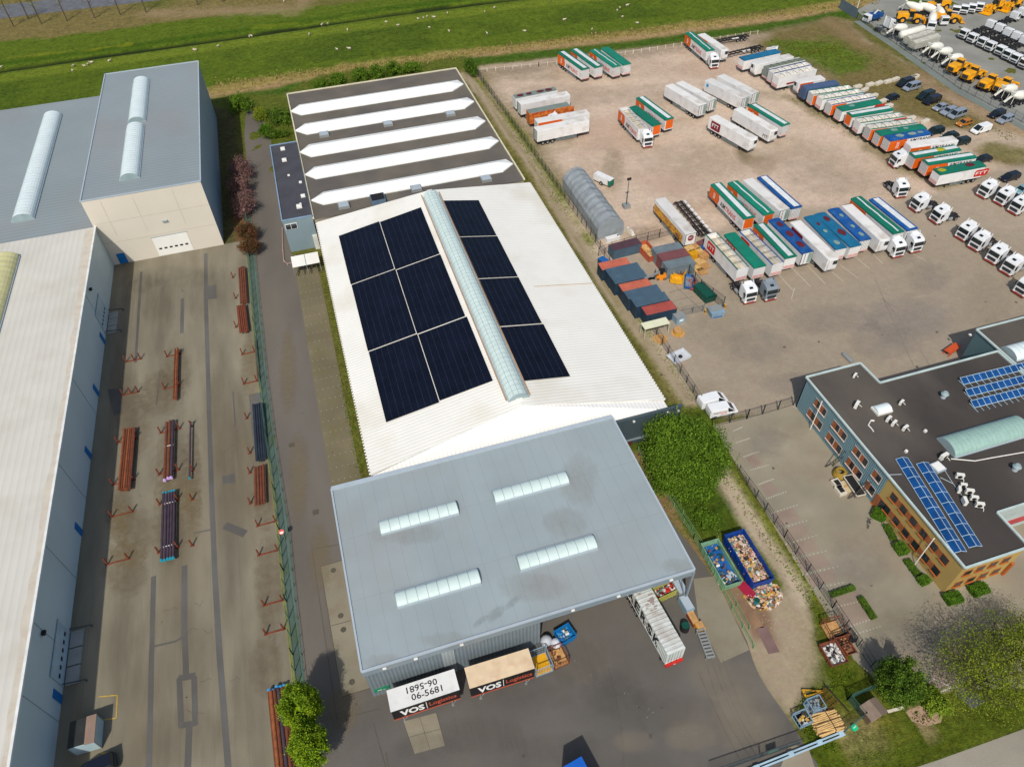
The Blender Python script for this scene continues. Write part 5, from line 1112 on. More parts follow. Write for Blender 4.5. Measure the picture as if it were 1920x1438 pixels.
for c,hd,k,col,lab in (((1698,154),191,'mpv',PBLK,'black minibus parked by the white concrete blocks'),((1710,162),189,'mpv',PSIL,'silver minibus next to the black one by the concrete blocks'),((1673,181),190,'car',PBLK,'black car parked alone left of the dark minibuses'),
    ((1736,178),191,'mpv',PGRN,'dark green-black minibus, left of a dark pair'),((1748,187),190,'mpv',PBLK,'black minibus, right of a dark pair'),((1765,199),189,'car',PSIL,'silver car leftmost of the three silver cars'),((1780,207),189,'suv',PSIL,'silver estate squeezed between a silver car and a silver minibus'),
    ((1795,213),190,'mpv',PSIL,'silver minibus above the gold car'),((1810,228),187,'car',PORG,'low gold car on the grass'),((1870,212),190,'suv',PBLK,'black estate at the edge of the rough grass, above a silver one'),((1886,222),190,'suv',PSIL,'silver estate below the black one near the machinery fence'),
    ((1754,244),184,'suv',PGRN,'dark estate behind the right ends of the slanted row, topmost'),((1783,252),182,'car',PGRN,'dark car behind the slanted row, second from the top'),((1802,264),182,'suv',PGRN,'dark estate behind the white box trailer'),((1845,296),185,'car',PBLK,'black car behind the last trailers of the slanted row'),
    ((1895,330),185,'suv',PBLK,'black estate near the rear row of white cabs'),((1919,353),187,'car',PLBL,'light blue car at the right edge beside the white cabs')):
    car(c,hd,k,col,lab)
car((1840,241),186,'van',PWHT,'white panel van parked on the rough grass')
car((1336,749),2,'van',PWHT,'white van parked behind the lettered one near the office',group='white vans near the office'); v2=car((1354,767),-4,'van',PWHT,'white van with red and black lettering on its side near the office',group='white vans near the office')
mb=MB(); text(mb,'AIM',(-2.0,-.99,1.25),(1,0,0),(0,0,1),.8,.3); mb.build('lettering',TXK,v2,world=False); mb=MB(); text(mb,'TRANS',(-1.15,-.99,1.25),(1,0,0),(0,0,1),1.5,.32); text(mb,'>>',(-.6,-.99,.75),(1,0,0),(0,0,1),1.0,.35); mb.build('lettering',TXR,v2,world=False)
p=P(176,1436,1); car((176,1440),189,'suv',PBLK,'black car half out of view beside the kiosk',group='cars in the pipe yard')
# ---- machinery yard
def make_chassis_cab():
    root=empty('chassis_cab',(0,0,0)); W=dict(world=False); w=1.22
    mb=MB(); mb.ext([(x,-w,z) for x,z in [(1.0,.6),(1.05,1.6),(.88,2.7),(.7,2.85),(-.75,2.85),(-.8,.9),(0,.9)]],(0,2*w,0)); bev(mb.build('cab',CABW,root,**W),.1,2)
    mb=MB(); mb.add([(1.055,-w+.12,1.65),(1.055,w-.12,1.65),(.92,w-.15,2.55),(.92,-w+.15,2.55)],[(0,1,2,3)]); mb.build('windscreen',SCR,root,**W)
    mb=MB(); mb.box(1.0,1.08,-w+.3,w-.3,.9,1.25); mb.build('grille',COOL,root,**W); mb=MB(); mb.box(.8,1.14,-w,w,.35,.7); mb.build('bumper',CHS,root,**W)
    for s in (-1,1): mb=MB(); y=s*(w+.01); mb.add([(.8,y,1.6),(-.1,y,1.6),(-.1,y,2.5),(.66,y,2.5)],[(0,1,2,3)]); mb.build('side_window',SCR,root,**W)
    mb=MB(); mb.box(-6.6,.8,.32,.46,.75,1.05); mb.box(-6.6,.8,-.46,-.32,.75,1.05)
    for x in (-6.5,-5.2,-4,-2.8,-1.5): mb.box(x-.08,x+.08,-.42,.42,.8,1.0)
    mb.box(-2.9,-1.5,.5,1.1,.5,1.1); mb.box(-2.6,-1.6,-1.1,-.5,.5,1.1); mb.build('chassis',CHS,root,**W)
    for x in (.1,-4.1,-5.4):
        for s in (-1,1): wheel(root,x,s*.98,.52,.4)
    copy_tree_reg(root); return root
CC=make_chassis_cab(); _f=[0]
def cc(c,hd,lab,z=2.6):
    p=P(*c,z)
    o=CC if not _f[0] else copy_tree(CC,(0,0,0)); _f[0]=1
    o.location=(p.x,p.y,0); o.rotation_euler=(0,0,R_(hd)); tag(o,lab,'chassis cab','white cabs on bare chassis in the machinery yard')
for i,c in enumerate(((1811,57),(1827,65),(1846,73),(1861,80),(1880,88),(1894,96),(1909,103),(1925,112))): cc(c,189,'%s white chassis cab from the left in the front row of the machinery yard'%ORD[i])
for i,c in enumerate(((1860,40),(1877,47),(1893,55),(1909,62),(1924,70))): cc(c,9,'%s white cab from the left in the row seen from behind in the machinery yard'%ORD[i])
for i,c in enumerate(((1795,13),(1811,11),(1825,9),(1839,7))): cc(c,225,'%s white cab from the left in the short far row of the machinery yard'%ORD[i])
for i,c in enumerate(((1906,24),(1920,17))): cc(c,10,'%s white cab of the pair by the yellow loaders at the far right'%['left','right'][i])
tractor((1672,34),5,'white cab next to the blue lorry in the far machinery yard corner',group='cabs in the machinery yard')
MIXW=mat('mixer_white',(228,226,214),rough=.4,var=.08,scale=.8); 
def mixer(c,hd,lab,cab=False,z=2.5,kind='drum'):
    W=dict(world=False); p=P(*c,z); root=empty('concrete_mixer' if kind!='box' else 'bulk_trailer',(p.x,p.y,0),R_(hd),lab,'mixer' if kind!='box' else 'bulk trailer','white mixers and bulk trailers in the machinery yard'); mb=MB()
    if kind=='drum': prof=[(-3.2,.45,3.1),(-2.6,.65,3.0),(-1.2,1.15,2.6),(.6,1.25,2.3),(1.8,.95,2.1),(2.3,.4,2.05)]
    elif kind=='tube': prof=[(-5.2,.9,2.3),(-4.6,1.15,2.3),(3.6,1.15,2.5),(4.2,.8,2.5)]
    else: prof=None
    if prof:
        mb.loft([[(x,r*math.cos(t),z_+r*math.sin(t)) for t in [2*math.pi*i/16 for i in range(16)]] for x,r,z_ in prof]); mb.build('drum' if kind=='drum' else 'tank',MIXW,root,smooth=True,**W)
    else:
        for i in range(2): mb.loft([[(x,-1.25,1.2),(x,1.25,1.2),(x,1.25,z_),(x,.2,z_+.35),(x,-1.25,z_)] for x,z_ in ((-5+i*.0,2.9),(4.5,3.3))][:2])
        mb.build('hopper_body',MIXW,root,**W)
    mb=MB(); mb.box(-4.4,3.2,-.5,.5,.8,1.15); mb.box(-1.4,-1.1,-.9,.9,1.1,1.9); mb.box(1.9,2.2,-.9,.9,1.1,1.8); mb.build('chassis',CHS,root,**W)
    if kind=='drum':
        mb=MB(); mb.loft([[(-3.5,-.7,3.9),(-2.9,-.7,3.9),(-2.9,.7,3.9),(-3.5,.7,3.9)],[(-3.4,-.25,3.1),(-3.0,-.25,3.1),(-3.0,.25,3.1),(-3.4,.25,3.1)]]); mb.build('hopper',MIXW,root,**W)
        mb=MB(); mb.bar((-3.3,0,2.8),(-4.8,.4,1.4),.28,.12); mb.bar((-3.6,-.9,1.0),(-3.4,-.8,3.2),.05); mb.bar((-3.6,.9,1.0),(-3.4,.8,3.2),.05); mb.build('chute',MIXW,root,**W)
    for x in (-3.2,-1.9,.2,1.5):
        for s in (-1,1): wheel(root,x,s*.98,.52,.4)
    if cab:
        mb=MB(); mb.ext([(x,-1.2,z_) for x,z_ in [(4.9,.6),(4.95,1.6),(4.8,2.8),(3.2,2.85),(3.1,.9)]],(0,2.4,0)); cb=bev(mb.build('cab',CABW,root,**W),.1); mb=MB(); mb.box(4.86,4.99,-1.05,1.05,1.6,2.5); mb.build('windscreen',SCR,root,**W); wheel(root,4.1,.98,.52,.4); wheel(root,4.1,-.98,.52,.4)
    return root
for c,hd,lab,cb,k in (((1690,52),5,'cream mixer drum nearest the far corner of the machinery yard',False,'drum'),((1713,59),8,'long white tank trailer beside the cream mixer drum',False,'tube'),((1724,68),8,'cream bulk hopper trailer, left of two',False,'box'),((1735,76),8,'cream bulk hopper trailer, right of two',False,'box'),
    ((1757,87),8,'cream mixer, first of three beside the yellow loaders',False,'drum'),((1774,96),8,'cream mixer, second of three beside the yellow loaders',False,'drum'),((1794,108),8,'cream mixer touching the first yellow loader',False,'drum'),
    ((1717,13),-50,'white mixer lorry behind the yellow wheel loader in the far row',False,'drum'),((1743,15),-50,'white mixer lorry with drum pointing down-right in the far row',False,'drum'),((1749,34),230,'white-cabbed mixer lorry in front of the far row',True,'drum'),((1764,24),250,'white-cabbed mixer between the far mixers and the chassis cabs',True,'drum'),
    ((1895,166),8,'white mixer at the right edge, upper of two',False,'drum'),((1913,178),8,'white mixer at the right edge, lower of two',False,'drum')):
    mixer(c,hd,lab,cb,kind=k)
YLW=mat('loader_yellow',(226,160,28),rough=.4,var=.12,scale=1)
def make_loader():
    W=dict(world=False); root=empty('wheel_loader',(0,0,0))
    mb=MB(); mb.loft([[(x,-y,1.1),(x,y,1.1),(x,y*.9,z),(x,-y*.9,z)] for x,y,z in ((-3.7,.95,2.3),(-3.2,1.15,2.5),(-1.0,1.15,2.6),(-.7,1.0,2.3))]); bev(mb.build('engine_cover',YLW,root,**W),.08)
    mb=MB(); mb.box(-3.78,-3.66,-.7,.7,1.3,2.1); mb.build('radiator_grille',COOL,root,**W)
    mb=MB(); mb.loft([[(-.8,-.8,1.6),(.6,-.8,1.6),(.6,.8,1.6),(-.8,.8,1.6)],[(-.65,-.7,3.1),(.4,-.7,3.1),(.4,.7,3.1),(-.65,.7,3.1)]]); mb.build('cab',SCR,root,**W)
    mb=MB(); mb.box(-.85,.6,-.85,.85,3.1,3.25); bev(mb.build('cab_roof',YLW,root,**W),.06)
    mb=MB(); mb.box(.6,2.2,-.6,.6,.9,1.7)
    for s in (-1,1): mb.bar((.8,s*.5,1.9),(2.6,s*.5,1.7),.14,.22); mb.bar((2.6,s*.5,1.7),(3.7,s*.5,.8),.14,.22)
    mb.build('boom',YLW,root,**W)
    mb=MB(); secs=[[(3.4,y,.3),(3.4,y,1.3),(3.7,y,1.5),(3.6,y,.5),(4.8,y,.25),(4.8,y,.15)] for y in (-1.5,1.5)]; mb.loft(secs); mb.build('bucket',YLW,root,**W)
    for x in (-2.2,1.6):
        for s in (-1,1):
            wheel(root,x,s*1.15,.85,.6); mb=MB(); mb.cyl((x,s*1.46,.85),(x,s*1.49,.85),.42,12); mb.build('hub',YLW,root,**W)
            mb=MB(); mb.add([(x+.98*math.cos(t),s*1.15+dy,.85+.98*math.sin(t)) for t in [R_(25+26*i) for i in range(6)] for dy in (-.35,.35)],[(2*i,2*i+1,2*i+3,2*i+2) for i in range(5)]); mb.build('fender',YLW,root,**W)
    copy_tree_reg(root); return root
LD=make_loader()
for i,(c,hd,lab) in enumerate((((1709,30),-30,'yellow wheel loader in front of the far mixers'),((1799,122),18,'yellow loader next to the cream mixers, first of four seen from behind'),((1826,136),18,'second of the four yellow loaders seen from behind'),((1858,152),18,'third of the four yellow loaders seen from behind, with the black grille'),
    ((1886,158),18,'fourth of the yellow loaders, beside the white mixers at the right edge'),((1866,9),200,'big yellow loader at the top right, left of a pair'),((1900,4),200,'big yellow loader at the top right corner'),((1777,30),-20,'yellow loader with only its bucket clear of the mixers'),((1758,6),170,'dark-cabbed yellow loader behind the far mixers'))):
    p=P(*c,2.0); o=LD if i==0 else copy_tree(LD,(0,0,0)); o.location=(p.x,p.y,0); o.rotation_euler=(0,0,R_(hd)); o.scale=(1.15,)*3; tag(o,lab,'wheel loader','yellow wheel loaders in the machinery yard')
# blue lorry in the far corner
p=P(1634,32,1.5); root=empty('blue_lorry',(p.x,p.y,0),R_(190),'small blue-bodied lorry with a white cab in the far corner of the machinery yard','lorry'); mb=MB(); mb.box(-4,.6,-1.2,1.2,1.1,2.4); bev(mb.build('load_body',BLT,root,world=False),.05); mb=MB(); mb.ext([(x,-1.1,z) for x,z in [(2.6,.6),(2.6,1.6),(2.4,2.5),(1.0,2.55),(.9,.9)]],(0,2.2,0)); bev(mb.build('cab',CABW,root,world=False),.08); mb=MB(); mb.box(2.5,2.63,-.95,.95,1.6,2.3); mb.build('windscreen',SCR,root,world=False)
mb=MB(); mb.bar((.5,0,1.2),(-1.5,.4,3.3),.15); mb.bar((-1.5,.4,3.3),(-3.4,.2,2.6),.12); mb.build('crane_arm',MIXW,root,world=False)
for x in (1.8,-2.6):
    for s in (-1,1): wheel(root,x,s*.95,.48,.3)
# ------------------------------------------------------------------ containers, skips, loose things
W0=dict(world=False)
def contm(nm,c,roofdirt=None): return mat(nm,c,rough=.6,var=.14,scale=.6,stripe=(0,.28,.28,.8),dirt=roofdirt or ((120,70,50),.35,1.2))
CRED=contm('container_red',(186,88,78)); CORG=contm('container_orange',(214,116,90)); CBLU=mat('container_blue_roof',(74,98,114),rough=.6,var=.12,scale=.5,dirt=((76,96,108),.6,.8),stripe=(0,.28,.12,.5)); CNVY=contm('container_navy',(34,62,84)); CGRY=contm('container_grey',(120,136,142)); CPNK=contm('container_faded_red',(132,82,84)); CWHT=contm('container_white',(206,212,206),((150,128,116),.75,.45))
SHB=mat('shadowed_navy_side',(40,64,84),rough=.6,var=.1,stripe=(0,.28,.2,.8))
def container(o,rz,L,lab,m,z0=0,h=2.6,w=2.44,rm=None,group=None):
    root=empty('shipping_container',(o[0],o[1],z0),rz,lab,'container',group)
    mb=MB(); mb.box(.04,L-.04,.04,w-.04,.05,h-.06); mb.build('side',m,root,**W0)
    mb=MB(); mb.box(.0,L,.0,w,h-.05,h+(.02 if rm else -.01)); mb.build('roof',rm or m,root,**W0)
    mb=MB()
    for y in (.05,w-.05):
        for z in (.08,h-.05): mb.bar((0,y,z),(L,y,z),.06)
    for x in (.05,L-.05):
        for z in (.08,h-.05): mb.bar((x,0,z),(x,w,z),.055)
        for y in (.06,w-.06): mb.bar((x,y,0),(x,y,h),.07)
    mb.build('frame',m,root,**W0)
    mb=MB()
    for y in (.4,.8,1.6,2.0): mb.bar((L+.03,y,.2),(L+.03,y,h-.2),.025)
    mb.box(L-.02,L+.02,w/2-.02,w/2+.02,.1,h-.1); mb.build('lock_rod',SEAM,root,**W0)
    return root
# row of 20 ft containers: near edges of their roofs (left, right)
rowc=[((1148,503),(1226,490),CORG,'orange-red container, farthest of the row along the fence'),((1157,519),(1232,504),CBLU,'dark blue container next to the orange-red one, upper of the row'),((1165,526),(1240,514),CBLU,'dark blue container touching a red-roofed one in the row'),((1176,540),(1234,525),CORG,'orange-red container with a grey beam lying on it'),
      ((1187,556),(1254,542),CBLU,'dark blue container, farther of the wide blue pair'),((1198,573),(1262,561),CBLU,'dark blue container, nearer of the wide blue pair'),((1213,590),(1270,577),CRED,'red-roofed container nearest the yellow shelter')]
base=P(1213,590,2.8); 
for i in range(7):
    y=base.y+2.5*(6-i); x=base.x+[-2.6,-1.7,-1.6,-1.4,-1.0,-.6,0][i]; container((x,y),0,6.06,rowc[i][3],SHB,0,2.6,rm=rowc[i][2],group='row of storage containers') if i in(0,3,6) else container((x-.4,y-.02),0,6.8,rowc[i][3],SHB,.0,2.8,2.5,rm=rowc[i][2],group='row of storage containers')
for i,(m,l,h) in enumerate(((CGRY,'grey container, farther end of the block of three',2.6),(CPNK,'faded red container in the middle of the block of three',2.75),(CGRY,'grey-green container, nearer end of the block of three',2.6))):
    p=P(1253,504,2.6); container((p.x-.1-i*0,p.y+(2-i)*2.5),0,6.0,l,m,0,h)
p=P(1151,471,2.2); container((p.x,p.y),R_(4),6.4,'low long container with a dark red roof behind the compound fence',CBLU,0,2.2,2.4,rm=mat('dark_red_roof',(82,58,66),rough=.7,var=.1),group=None)
# big white container on its trailer
A,B=P(1190,1116,4.0),P(1252,1228,4.0); d=B-A; rz=math.atan2(d.y,d.x); B2=A+d.normalized()*12.2; A=B-d.normalized()*12.2
root=empty('container_trailer',(A.x,A.y,0),rz,'skeletal trailer with red bumper under the white container','trailer'); mb=MB(); mb.box(0,12.3,.8,.95,.95,1.25); mb.box(0,12.3,1.5,1.65,.95,1.25)
for k in range(6): mb.box(.3+k*2.3,.5+k*2.3,.1,2.34,1.0,1.22)
mb.build('frame',CHS,root,**W0)
for x in (2.0,3.3,4.6): wheel(root,x,.2); wheel(root,x,2.25)
mb=MB(); mb.box(12.15,12.5,0,2.44,.75,1.25); mb.build('bumper',RED,root,**W0); mb=MB(); mb.box(12.51,12.53,1.1,1.35,.9,1.05); mb.build('number_plate',TXW,root,**W0)
mb=MB(); mb.box(11.0,11.15,.1,.25,0,1.0); mb.box(11.0,11.15,2.2,2.35,0,1.0); mb.build('landing_leg',CHS,root,**W0)
cw=container((A.x,A.y),rz,12.2,'white ribbed container with huge black letters on its side, stained roof',CWHT,1.26,2.75,rm=mat('container_white_roof',(204,208,202),rough=.55,var=.1,scale=.7,dirt=((158,140,128),.7,.5),stripe=(0,.56,.14,.5)))
mb=MB()
for i in range(42): x=.3+i*.281; mb.box(x,x+.10,-.0+.0,.05,.15,2.55); mb.box(x,x+.08,.2,2.24,2.765,2.785)
mb.build('rib',CWHT,cw,**W0)
mb=MB()
for i in range(26):
    x=rnd(1.2,7.4); y=rnd(.3,1.6); mb.box(x,x+rnd(.08,.3),y,y+rnd(.3,.8),2.790,2.792+.0001*i)
mb.build('roof_patch',mat('roof_rubbing',(158,142,134),rough=.8,var=.2),cw,**W0)
mb=MB()
for i,ch in enumerate('MAERSK'): text(mb,ch,(.9+i*1.62,-.02,.35),(1,0,0),(0,0,1),1.3,2.1,.035)
mb.build('lettering',TXK,cw,**W0)
# two swap bodies with black curtain sides
CREAM=mat('swap_roof_beige',(222,198,164),rough=.7,var=.09,scale=.7,dirt=((190,150,116),.5,.6)); SWW=mat('swap_roof_white',(226,226,222),rough=.5,var=.05,scale=.4,dirt=((196,194,188),.4,.9)); CURT=mat('black_curtain',(30,30,32),rough=.45,var=.15,bump=.1); LBRN=mat('letter_brown_red',(186,84,60),rough=.5)
for (a,b_),rm,lab,nums in ((((733,1334),(861,1292)),SWW,'black swap body with a white roof numbered 06-5681',True),(((881,1290),(1002,1252)),CREAM,'black swap body with a beige stained roof and no roof number',False)):
    A,B=P(*a,3.9),P(*b_,3.9); d=B-A; rz=math.atan2(d.y,d.x); L=d.length; root=empty('swap_body',(A.x,A.y,0),rz,lab,'swap body','swap bodies in front of the grey hall'); w=2.5
    mb=MB(); mb.box(0,L,0,w,1.2,3.85); bev(mb.build('body',CURT,root,**W0),.04); mb=MB(); mb.box(-.04,L+.04,-.04,w+.04,3.85,3.93); mb.build('roof',rm,root,**W0)
    mb=MB(); mb.box(0,L,-.05,.05,1.1,1.25); mb.box(0,L,w-.05,w+.05,1.1,1.25); mb.build('lower_rail',LBRN,root,**W0)
    mb=MB(); text(mb,'VOS',(.9,-.02,1.6),(1,0,0),(0,0,1),2.9,1.6,.04); mb.box(4.05,4.12,-.02,-.005,1.5,3.4); mb.build('lettering',TXW,root,**W0)
    mb=MB(); text(mb,'Logistics',(4.4,-.022,1.7),(1,0,0),(0,0,1),3.3,1.35,.02); mb.build('lettering',LBRN,root,**W0)
    if nums:
        mb=MB(); text(mb,'06-5681',(2.6,.42,3.94),(1,0,0),(0,1,0),3.7,.78); text(mb,'06-5681',(5.9,2.15,3.94),(-1,0,0),(0,-1,0),3.7,.78); mb.build('roof_number',TXK,root,**W0)
    for x in (1.1,L-1.1):
        for y in (-.05,w+.05):
            mb=MB(); mb.bar((x,y,0),(x,y,1.2),.05); mb.bar((x,y,.4),(x+.5,y,1.15),.04); mb.box(x-.15,x+.15,y-.12,y+.12,0,.04); mb.build('support_leg',VNT,root,**W0)
# blue lorry body cut by the lower frame edge
A=P(1036,1449,4.0); B=P(1090,1418,4.0); d=(B-A).normalized(); rz=math.atan2(d.y,d.x); o=B-d*2.5
root=empty('box_lorry_body',(o.x,o.y,0),rz-math.pi/2,'bright blue roofed lorry body cut off by the bottom of the view','trailer'); mb=MB(); mb.box(0,9,0,2.5,1.1,3.95); mb.build('body',BLT,root,**W0); mb=MB(); mb.box(-.03,9,-.03,2.53,3.95,4.02); mb.build('cover',mat('bright_blue_cover',(24,96,190),rough=.5),root,**W0)
for x in (1.3,2.6,6.5): wheel(root,x,.2); wheel(root,x,2.3)
# grey storage tent
TENT=mat('grey_tarpaulin',(146,153,156),rough=.6,var=.12,scale=.5,bump=.25,dirt=((110,114,116),.6,.4))
A,B=P(1050,338,2.6),P(1118,448,.2); root_p=P(1118,440); x0_=P(1051,330,2.5).x; x1_=P(1116,440,2.0).x; xr_=P(1174,440).x; yn=P(1150,444).y; yf=P(1085,312,5).y
tn=empty('storage_tent',(x0_,yn,0),0,'grey wrinkled tarpaulin tent with arched roof by the west fence','tent'); wT=xr_-x0_-.6
secs=[]; nT=22
for k in range(nT+1):
    y=yn+(yf-yn)*k/nT; dz=.10*math.sin(k*math.pi) + (.16 if k%2 else 0); sec=[]
    for i,(u,z) in enumerate([(0,0),(.0,2.7),(.10,3.7),(.27,4.6),(.5,5.1),(.73,4.6),(.90,3.7),(1,2.7),(1,0)]): sec.append((x0_+wT*u,y+rnd(-.1,.1),z-(dz if 0<i<8 else 0)+rnd(-.05,.05)))
    secs.append(sec)
mb=MB(); mb.loft(secs); mb.build('cover',TENT,tn,smooth=False)
mb=MB()
for k in range(0,nT+1,3): mb=MB(); mb.tube([(a[0],a[1],a[2]+.07) for a in secs[k][1:8]],.03,5); mb.build('tension_strap',mat('grey_strap',(104,110,114)),tn)
def box_thing(name,c,sz,rz,m,label,cat,parts=None,z=0,group=None,top=1):
    p=P(*c,z); root=empty(name,(p.x,p.y,0),rz,label,cat,group); mb=MB(); mb.cbox((0,0,sz[2]/2),sz,0,top); bev(mb.build('body',m,root,**W0),.03)
    for nm,cc_,s2,m2 in (parts or ()): mb=MB(); mb.cbox(cc_,s2); mb.build(nm,m2,root,**W0)
    return root
p=P(1131,345); root=empty('parked_trailer_box',(p.x,p.y,0),R_(-62),'small white box trailer with a green corner hidden behind the grey tent','trailer'); mb=MB(); mb.box(-2.4,2.4,-.8,.8,.6,2.1); mb.build('body',LWHT,root,**W0); mb=MB(); mb.box(1.9,2.45,-.82,.82,.6,1.9); mb.build('green_panel',GRN,root,**W0); wheel(root,0,.75); wheel(root,0,-.75)
box_thing('white_tank',(1148,452),(3.0,1.1,1.1),.1,LWHT,'white plastic tank lying in front of the grey tent','tank',[('cap',(1.2,0,1.15),(.3,.3,.1),DARK)])
box_thing('concrete_barrier',(1180,436),(.8,3.2,.9),.2,mat('pale_concrete',(206,200,186),rough=.8,var=.1),'pale concrete barrier beside the right side of the grey tent','barrier',[('lifting_eye',(0,0,.93),(.3,.1,.06),DARK)],top=.6)
# floodlight mast
p=P(1174,389); root=empty('light_mast',(p.x,p.y,0),0,'dark floodlight mast on a pale block in the sandy yard','light mast'); mb=MB(); mb.cyl((p.x,p.y,.8),(p.x,p.y,7.0),.09,8,r2=.06); mb.build('pole',DARK,root)
mb=MB(); mb.cbox((p.x,p.y,.4),(1.5,1.5,.8)); mb.build('base_block',VNT,root); mb=MB()
for s in (-1,1): mb.cbox((p.x+s*.25,p.y-.1,7.1),(.4,.25,.5))
mb.build('floodlight',DARK,root)
# concrete blocks on the grass
BLK=mat('pale_block',(206,198,180),rough=.85,var=.1,scale=2)
for i,c in enumerate(((1608,163),(1631,159),(1648,156),(1665,153),(1679,149),(1716,144),(1712,146),(1621,169),(1638,180),(1655,190),(1666,199),(1708,222),(1735,228))):
    p=P(*c,.4); root=empty('concrete_block',(p.x,p.y,0),R_(14+rnd(-6,6)),None,None); 
    lab='%s pale concrete block from the left in the line across the rough grass'%ORD[i] if i<7 else '%s pale concrete block down the line behind the slanted trailers'%ORD[i-7]
    tag(root,lab,'concrete block','concrete blocks across the grass' if i<7 else 'concrete blocks behind the trailers'); mb=MB(); mb.cbox((0,0,.4),(2.5,1.1,.8)); bev(mb.build('block',BLK,root,**W0),.08); mb=MB(); 
    for x in (-.7,.7): mb.cyl((x,0,.8),(x,0,.9),.12,8)
    mb.build('stud',BLK,root,**W0)
# compound contents
def skip(c,L,w,h,rz,m,lab,fill=None,fn=0,inner=None,z=0,group=None,open_end=False,cols=None):
    p=P(*c,z); root=empty('open_skip',(p.x,p.y,0),rz,lab,'skip',group); t=.08; a,b_=L/2,w/2; mb=MB()
    mb.add([(-a,-b_,.2),(a,-b_,.2),(a,b_,.2),(-a,b_,.2),(-a-.2,-b_,h),(a+.2,-b_,h),(a+.2,b_,h),(-a-.2,b_,h),(-a-.1,-b_+t,h),(a+.1,-b_+t,h),(a+.1,b_-t,h),(-a-.1,b_-t,h),(-a+t,-b_+t,.35),(a-t,-b_+t,.35),(a-t,b_-t,.35),(-a+t,b_-t,.35)],
      [(0,1,5,4),(1,2,6,5),(2,3,7,6),(3,0,4,7),(4,5,9,8),(5,6,10,9),(6,7,11,10),(7,4,8,11),(8,9,13,12),(9,10,14,13),(10,11,15,14),(11,8,12,15),(12,13,14,15),(0,3,2,1)]); mb.build('tub',m,root,**W0)
    mb=MB()
    for k in range(max(2,int(L/.9))):
        x=-a+L*(k+.5)/max(2,int(L/.9)); mb.box(x-.05,x+.05,-b_-.07,-b_,.2,h); mb.box(x-.05,x+.05,b_,b_+.07,.2,h)
    mb.bar((-a-.2,-b_,h),(a+.2,-b_,h),.06); mb.bar((-a-.2,b_,h),(a+.2,b_,h),.06); mb.build('rib',m,root,**W0)
    if fill:
        mb=MB(); r=random.Random(int(c[0])); cols=cols or [fill]
        mb.box(-a+t,a-t,-b_+t,b_-t,.36,h*.5)
        for k in range(fn):
            x,y=r.uniform(-a+.3,a-.3),r.uniform(-b_+.25,b_-.25); s=r.uniform(.12,.42); mb.cur=r.randrange(len(cols)); zz=h*.5+r.uniform(0,.35)*(1-abs(y)/b_)*1.6
            q=MB(); q.cbox((0,0,0),(s*r.uniform(.6,1.6),s,s*r.uniform(.3,.9)),r.uniform(0,3)); ax=r.uniform(-.7,.7); mb.add([(vx+x,vy*math.cos(ax)-vz*math.sin(ax)+y,vy*math.sin(ax)+vz*math.cos(ax)+zz) for vx,vy,vz in q.v],q.f)
        tag(mb.build('contents',cols,root,**W0),None,kind='stuff')
    return root
ORU=mat('skip_orange_rust',(176,88,60),rough=.7,var=.2,scale=1); SKY=mat('skip_yellow',(222,164,32),rough=.5,var=.15,scale=1); SGR=mat('skip_dark_green',(20,76,62),rough=.5,var=.1); SAND=mat('yellow_sand',(206,160,84),rough=.9,var=.15,scale=1.5); WOOD=mat('timber',(190,146,92),rough=.8,var=.25,scale=2); WOO2=mat('timber_pale',(214,178,116),rough=.8,var=.2,scale=2); RSTM=mat('rusty_steel',(120,66,44),rough=.85,var=.25,scale=2); BLS=mat('steel_blue',(36,96,160),rough=.5,var=.15); LBS=mat('pale_blue_steel',(130,158,176),rough=.5,var=.12)
skip((1213,478),5.0,2.2,1.6,R_(-85),ORU,'rusty orange skip full of yellow timber inside the compound',WOO2,30,cols=[WOO2,WOOD])
skip((1276,515),3.4,1.9,1.3,R_(45),SKY,'yellow tipping skip, farther one, in the compound',RSTM,4); skip((1268,529),2.2,1.6,1.0,R_(-33),SKY,'yellow skip, nearer one, in the compound',SKY,3)
skip((1291,533),3.6,1.5,.9,R_(60),BLS,'narrow blue skip holding pale scrap in the compound',VNT,16,cols=[VNT,LBS,RED]); skip((1299,537),3.0,.9,.8,R_(60),CRED,'narrow red skip beside the blue one in the compound',RSTM,8,cols=[RSTM,VNT])
g_=skip((1320,556),4.2,2.2,1.5,R_(-83),SGR,'dark green covered skip inside the compound corner',SGR,0); mb=MB(); mb.barrel((-2.1,0,1.5),(2.1,0,1.5),2.2,.45,8); mb.build('lid',SGR,g_,**W0)
box_thing('blue_barrel',(1236,487),(1.3,1.1,1.5),.2,BLS,'blue plastic tank beside the block of three containers','tank',[('lid',(0,0,1.55),(.8,.7,.12),CNVY)])
box_thing('blue_bin',(1134,500),(1.4,3.0,1.4),.35,mat('navy_sheet',(38,66,104),rough=.6,var=.15),'blue covered pallet squeezed against the west fence','pallet load',[('lid',(0,0,1.45),(1.5,3.1,.08),BLS)])
box_thing('white_panel_stack',(1254,509),(1.1,3.2,.25),0,WHT,'white flat panel lying on the compound slabs','panel',[('slat',(0,0,.28),(1.2,.2,.05),TRIM)])
r=box_thing('forklift',(1238,522),(2.0,1.3,1.1),R_(165),mat('forklift_orange',(232,142,36),rough=.45),'small orange forklift between the containers','forklift',[('seat',(-.1,0,1.3),(.6,.6,.5),DARK),('overhead_guard',(-.1,0,2.05),(1.2,1.1,.08),DARK),('mast',(1.1,0,1.1),(.15,.9,2.2),VNT),('fork',(1.8,0,.1),(1.3,.6,.08),DARK)])
for x in (.6,-.7):
    for s in (-1,1): wheel(r,x,s*.6,.28,.2)
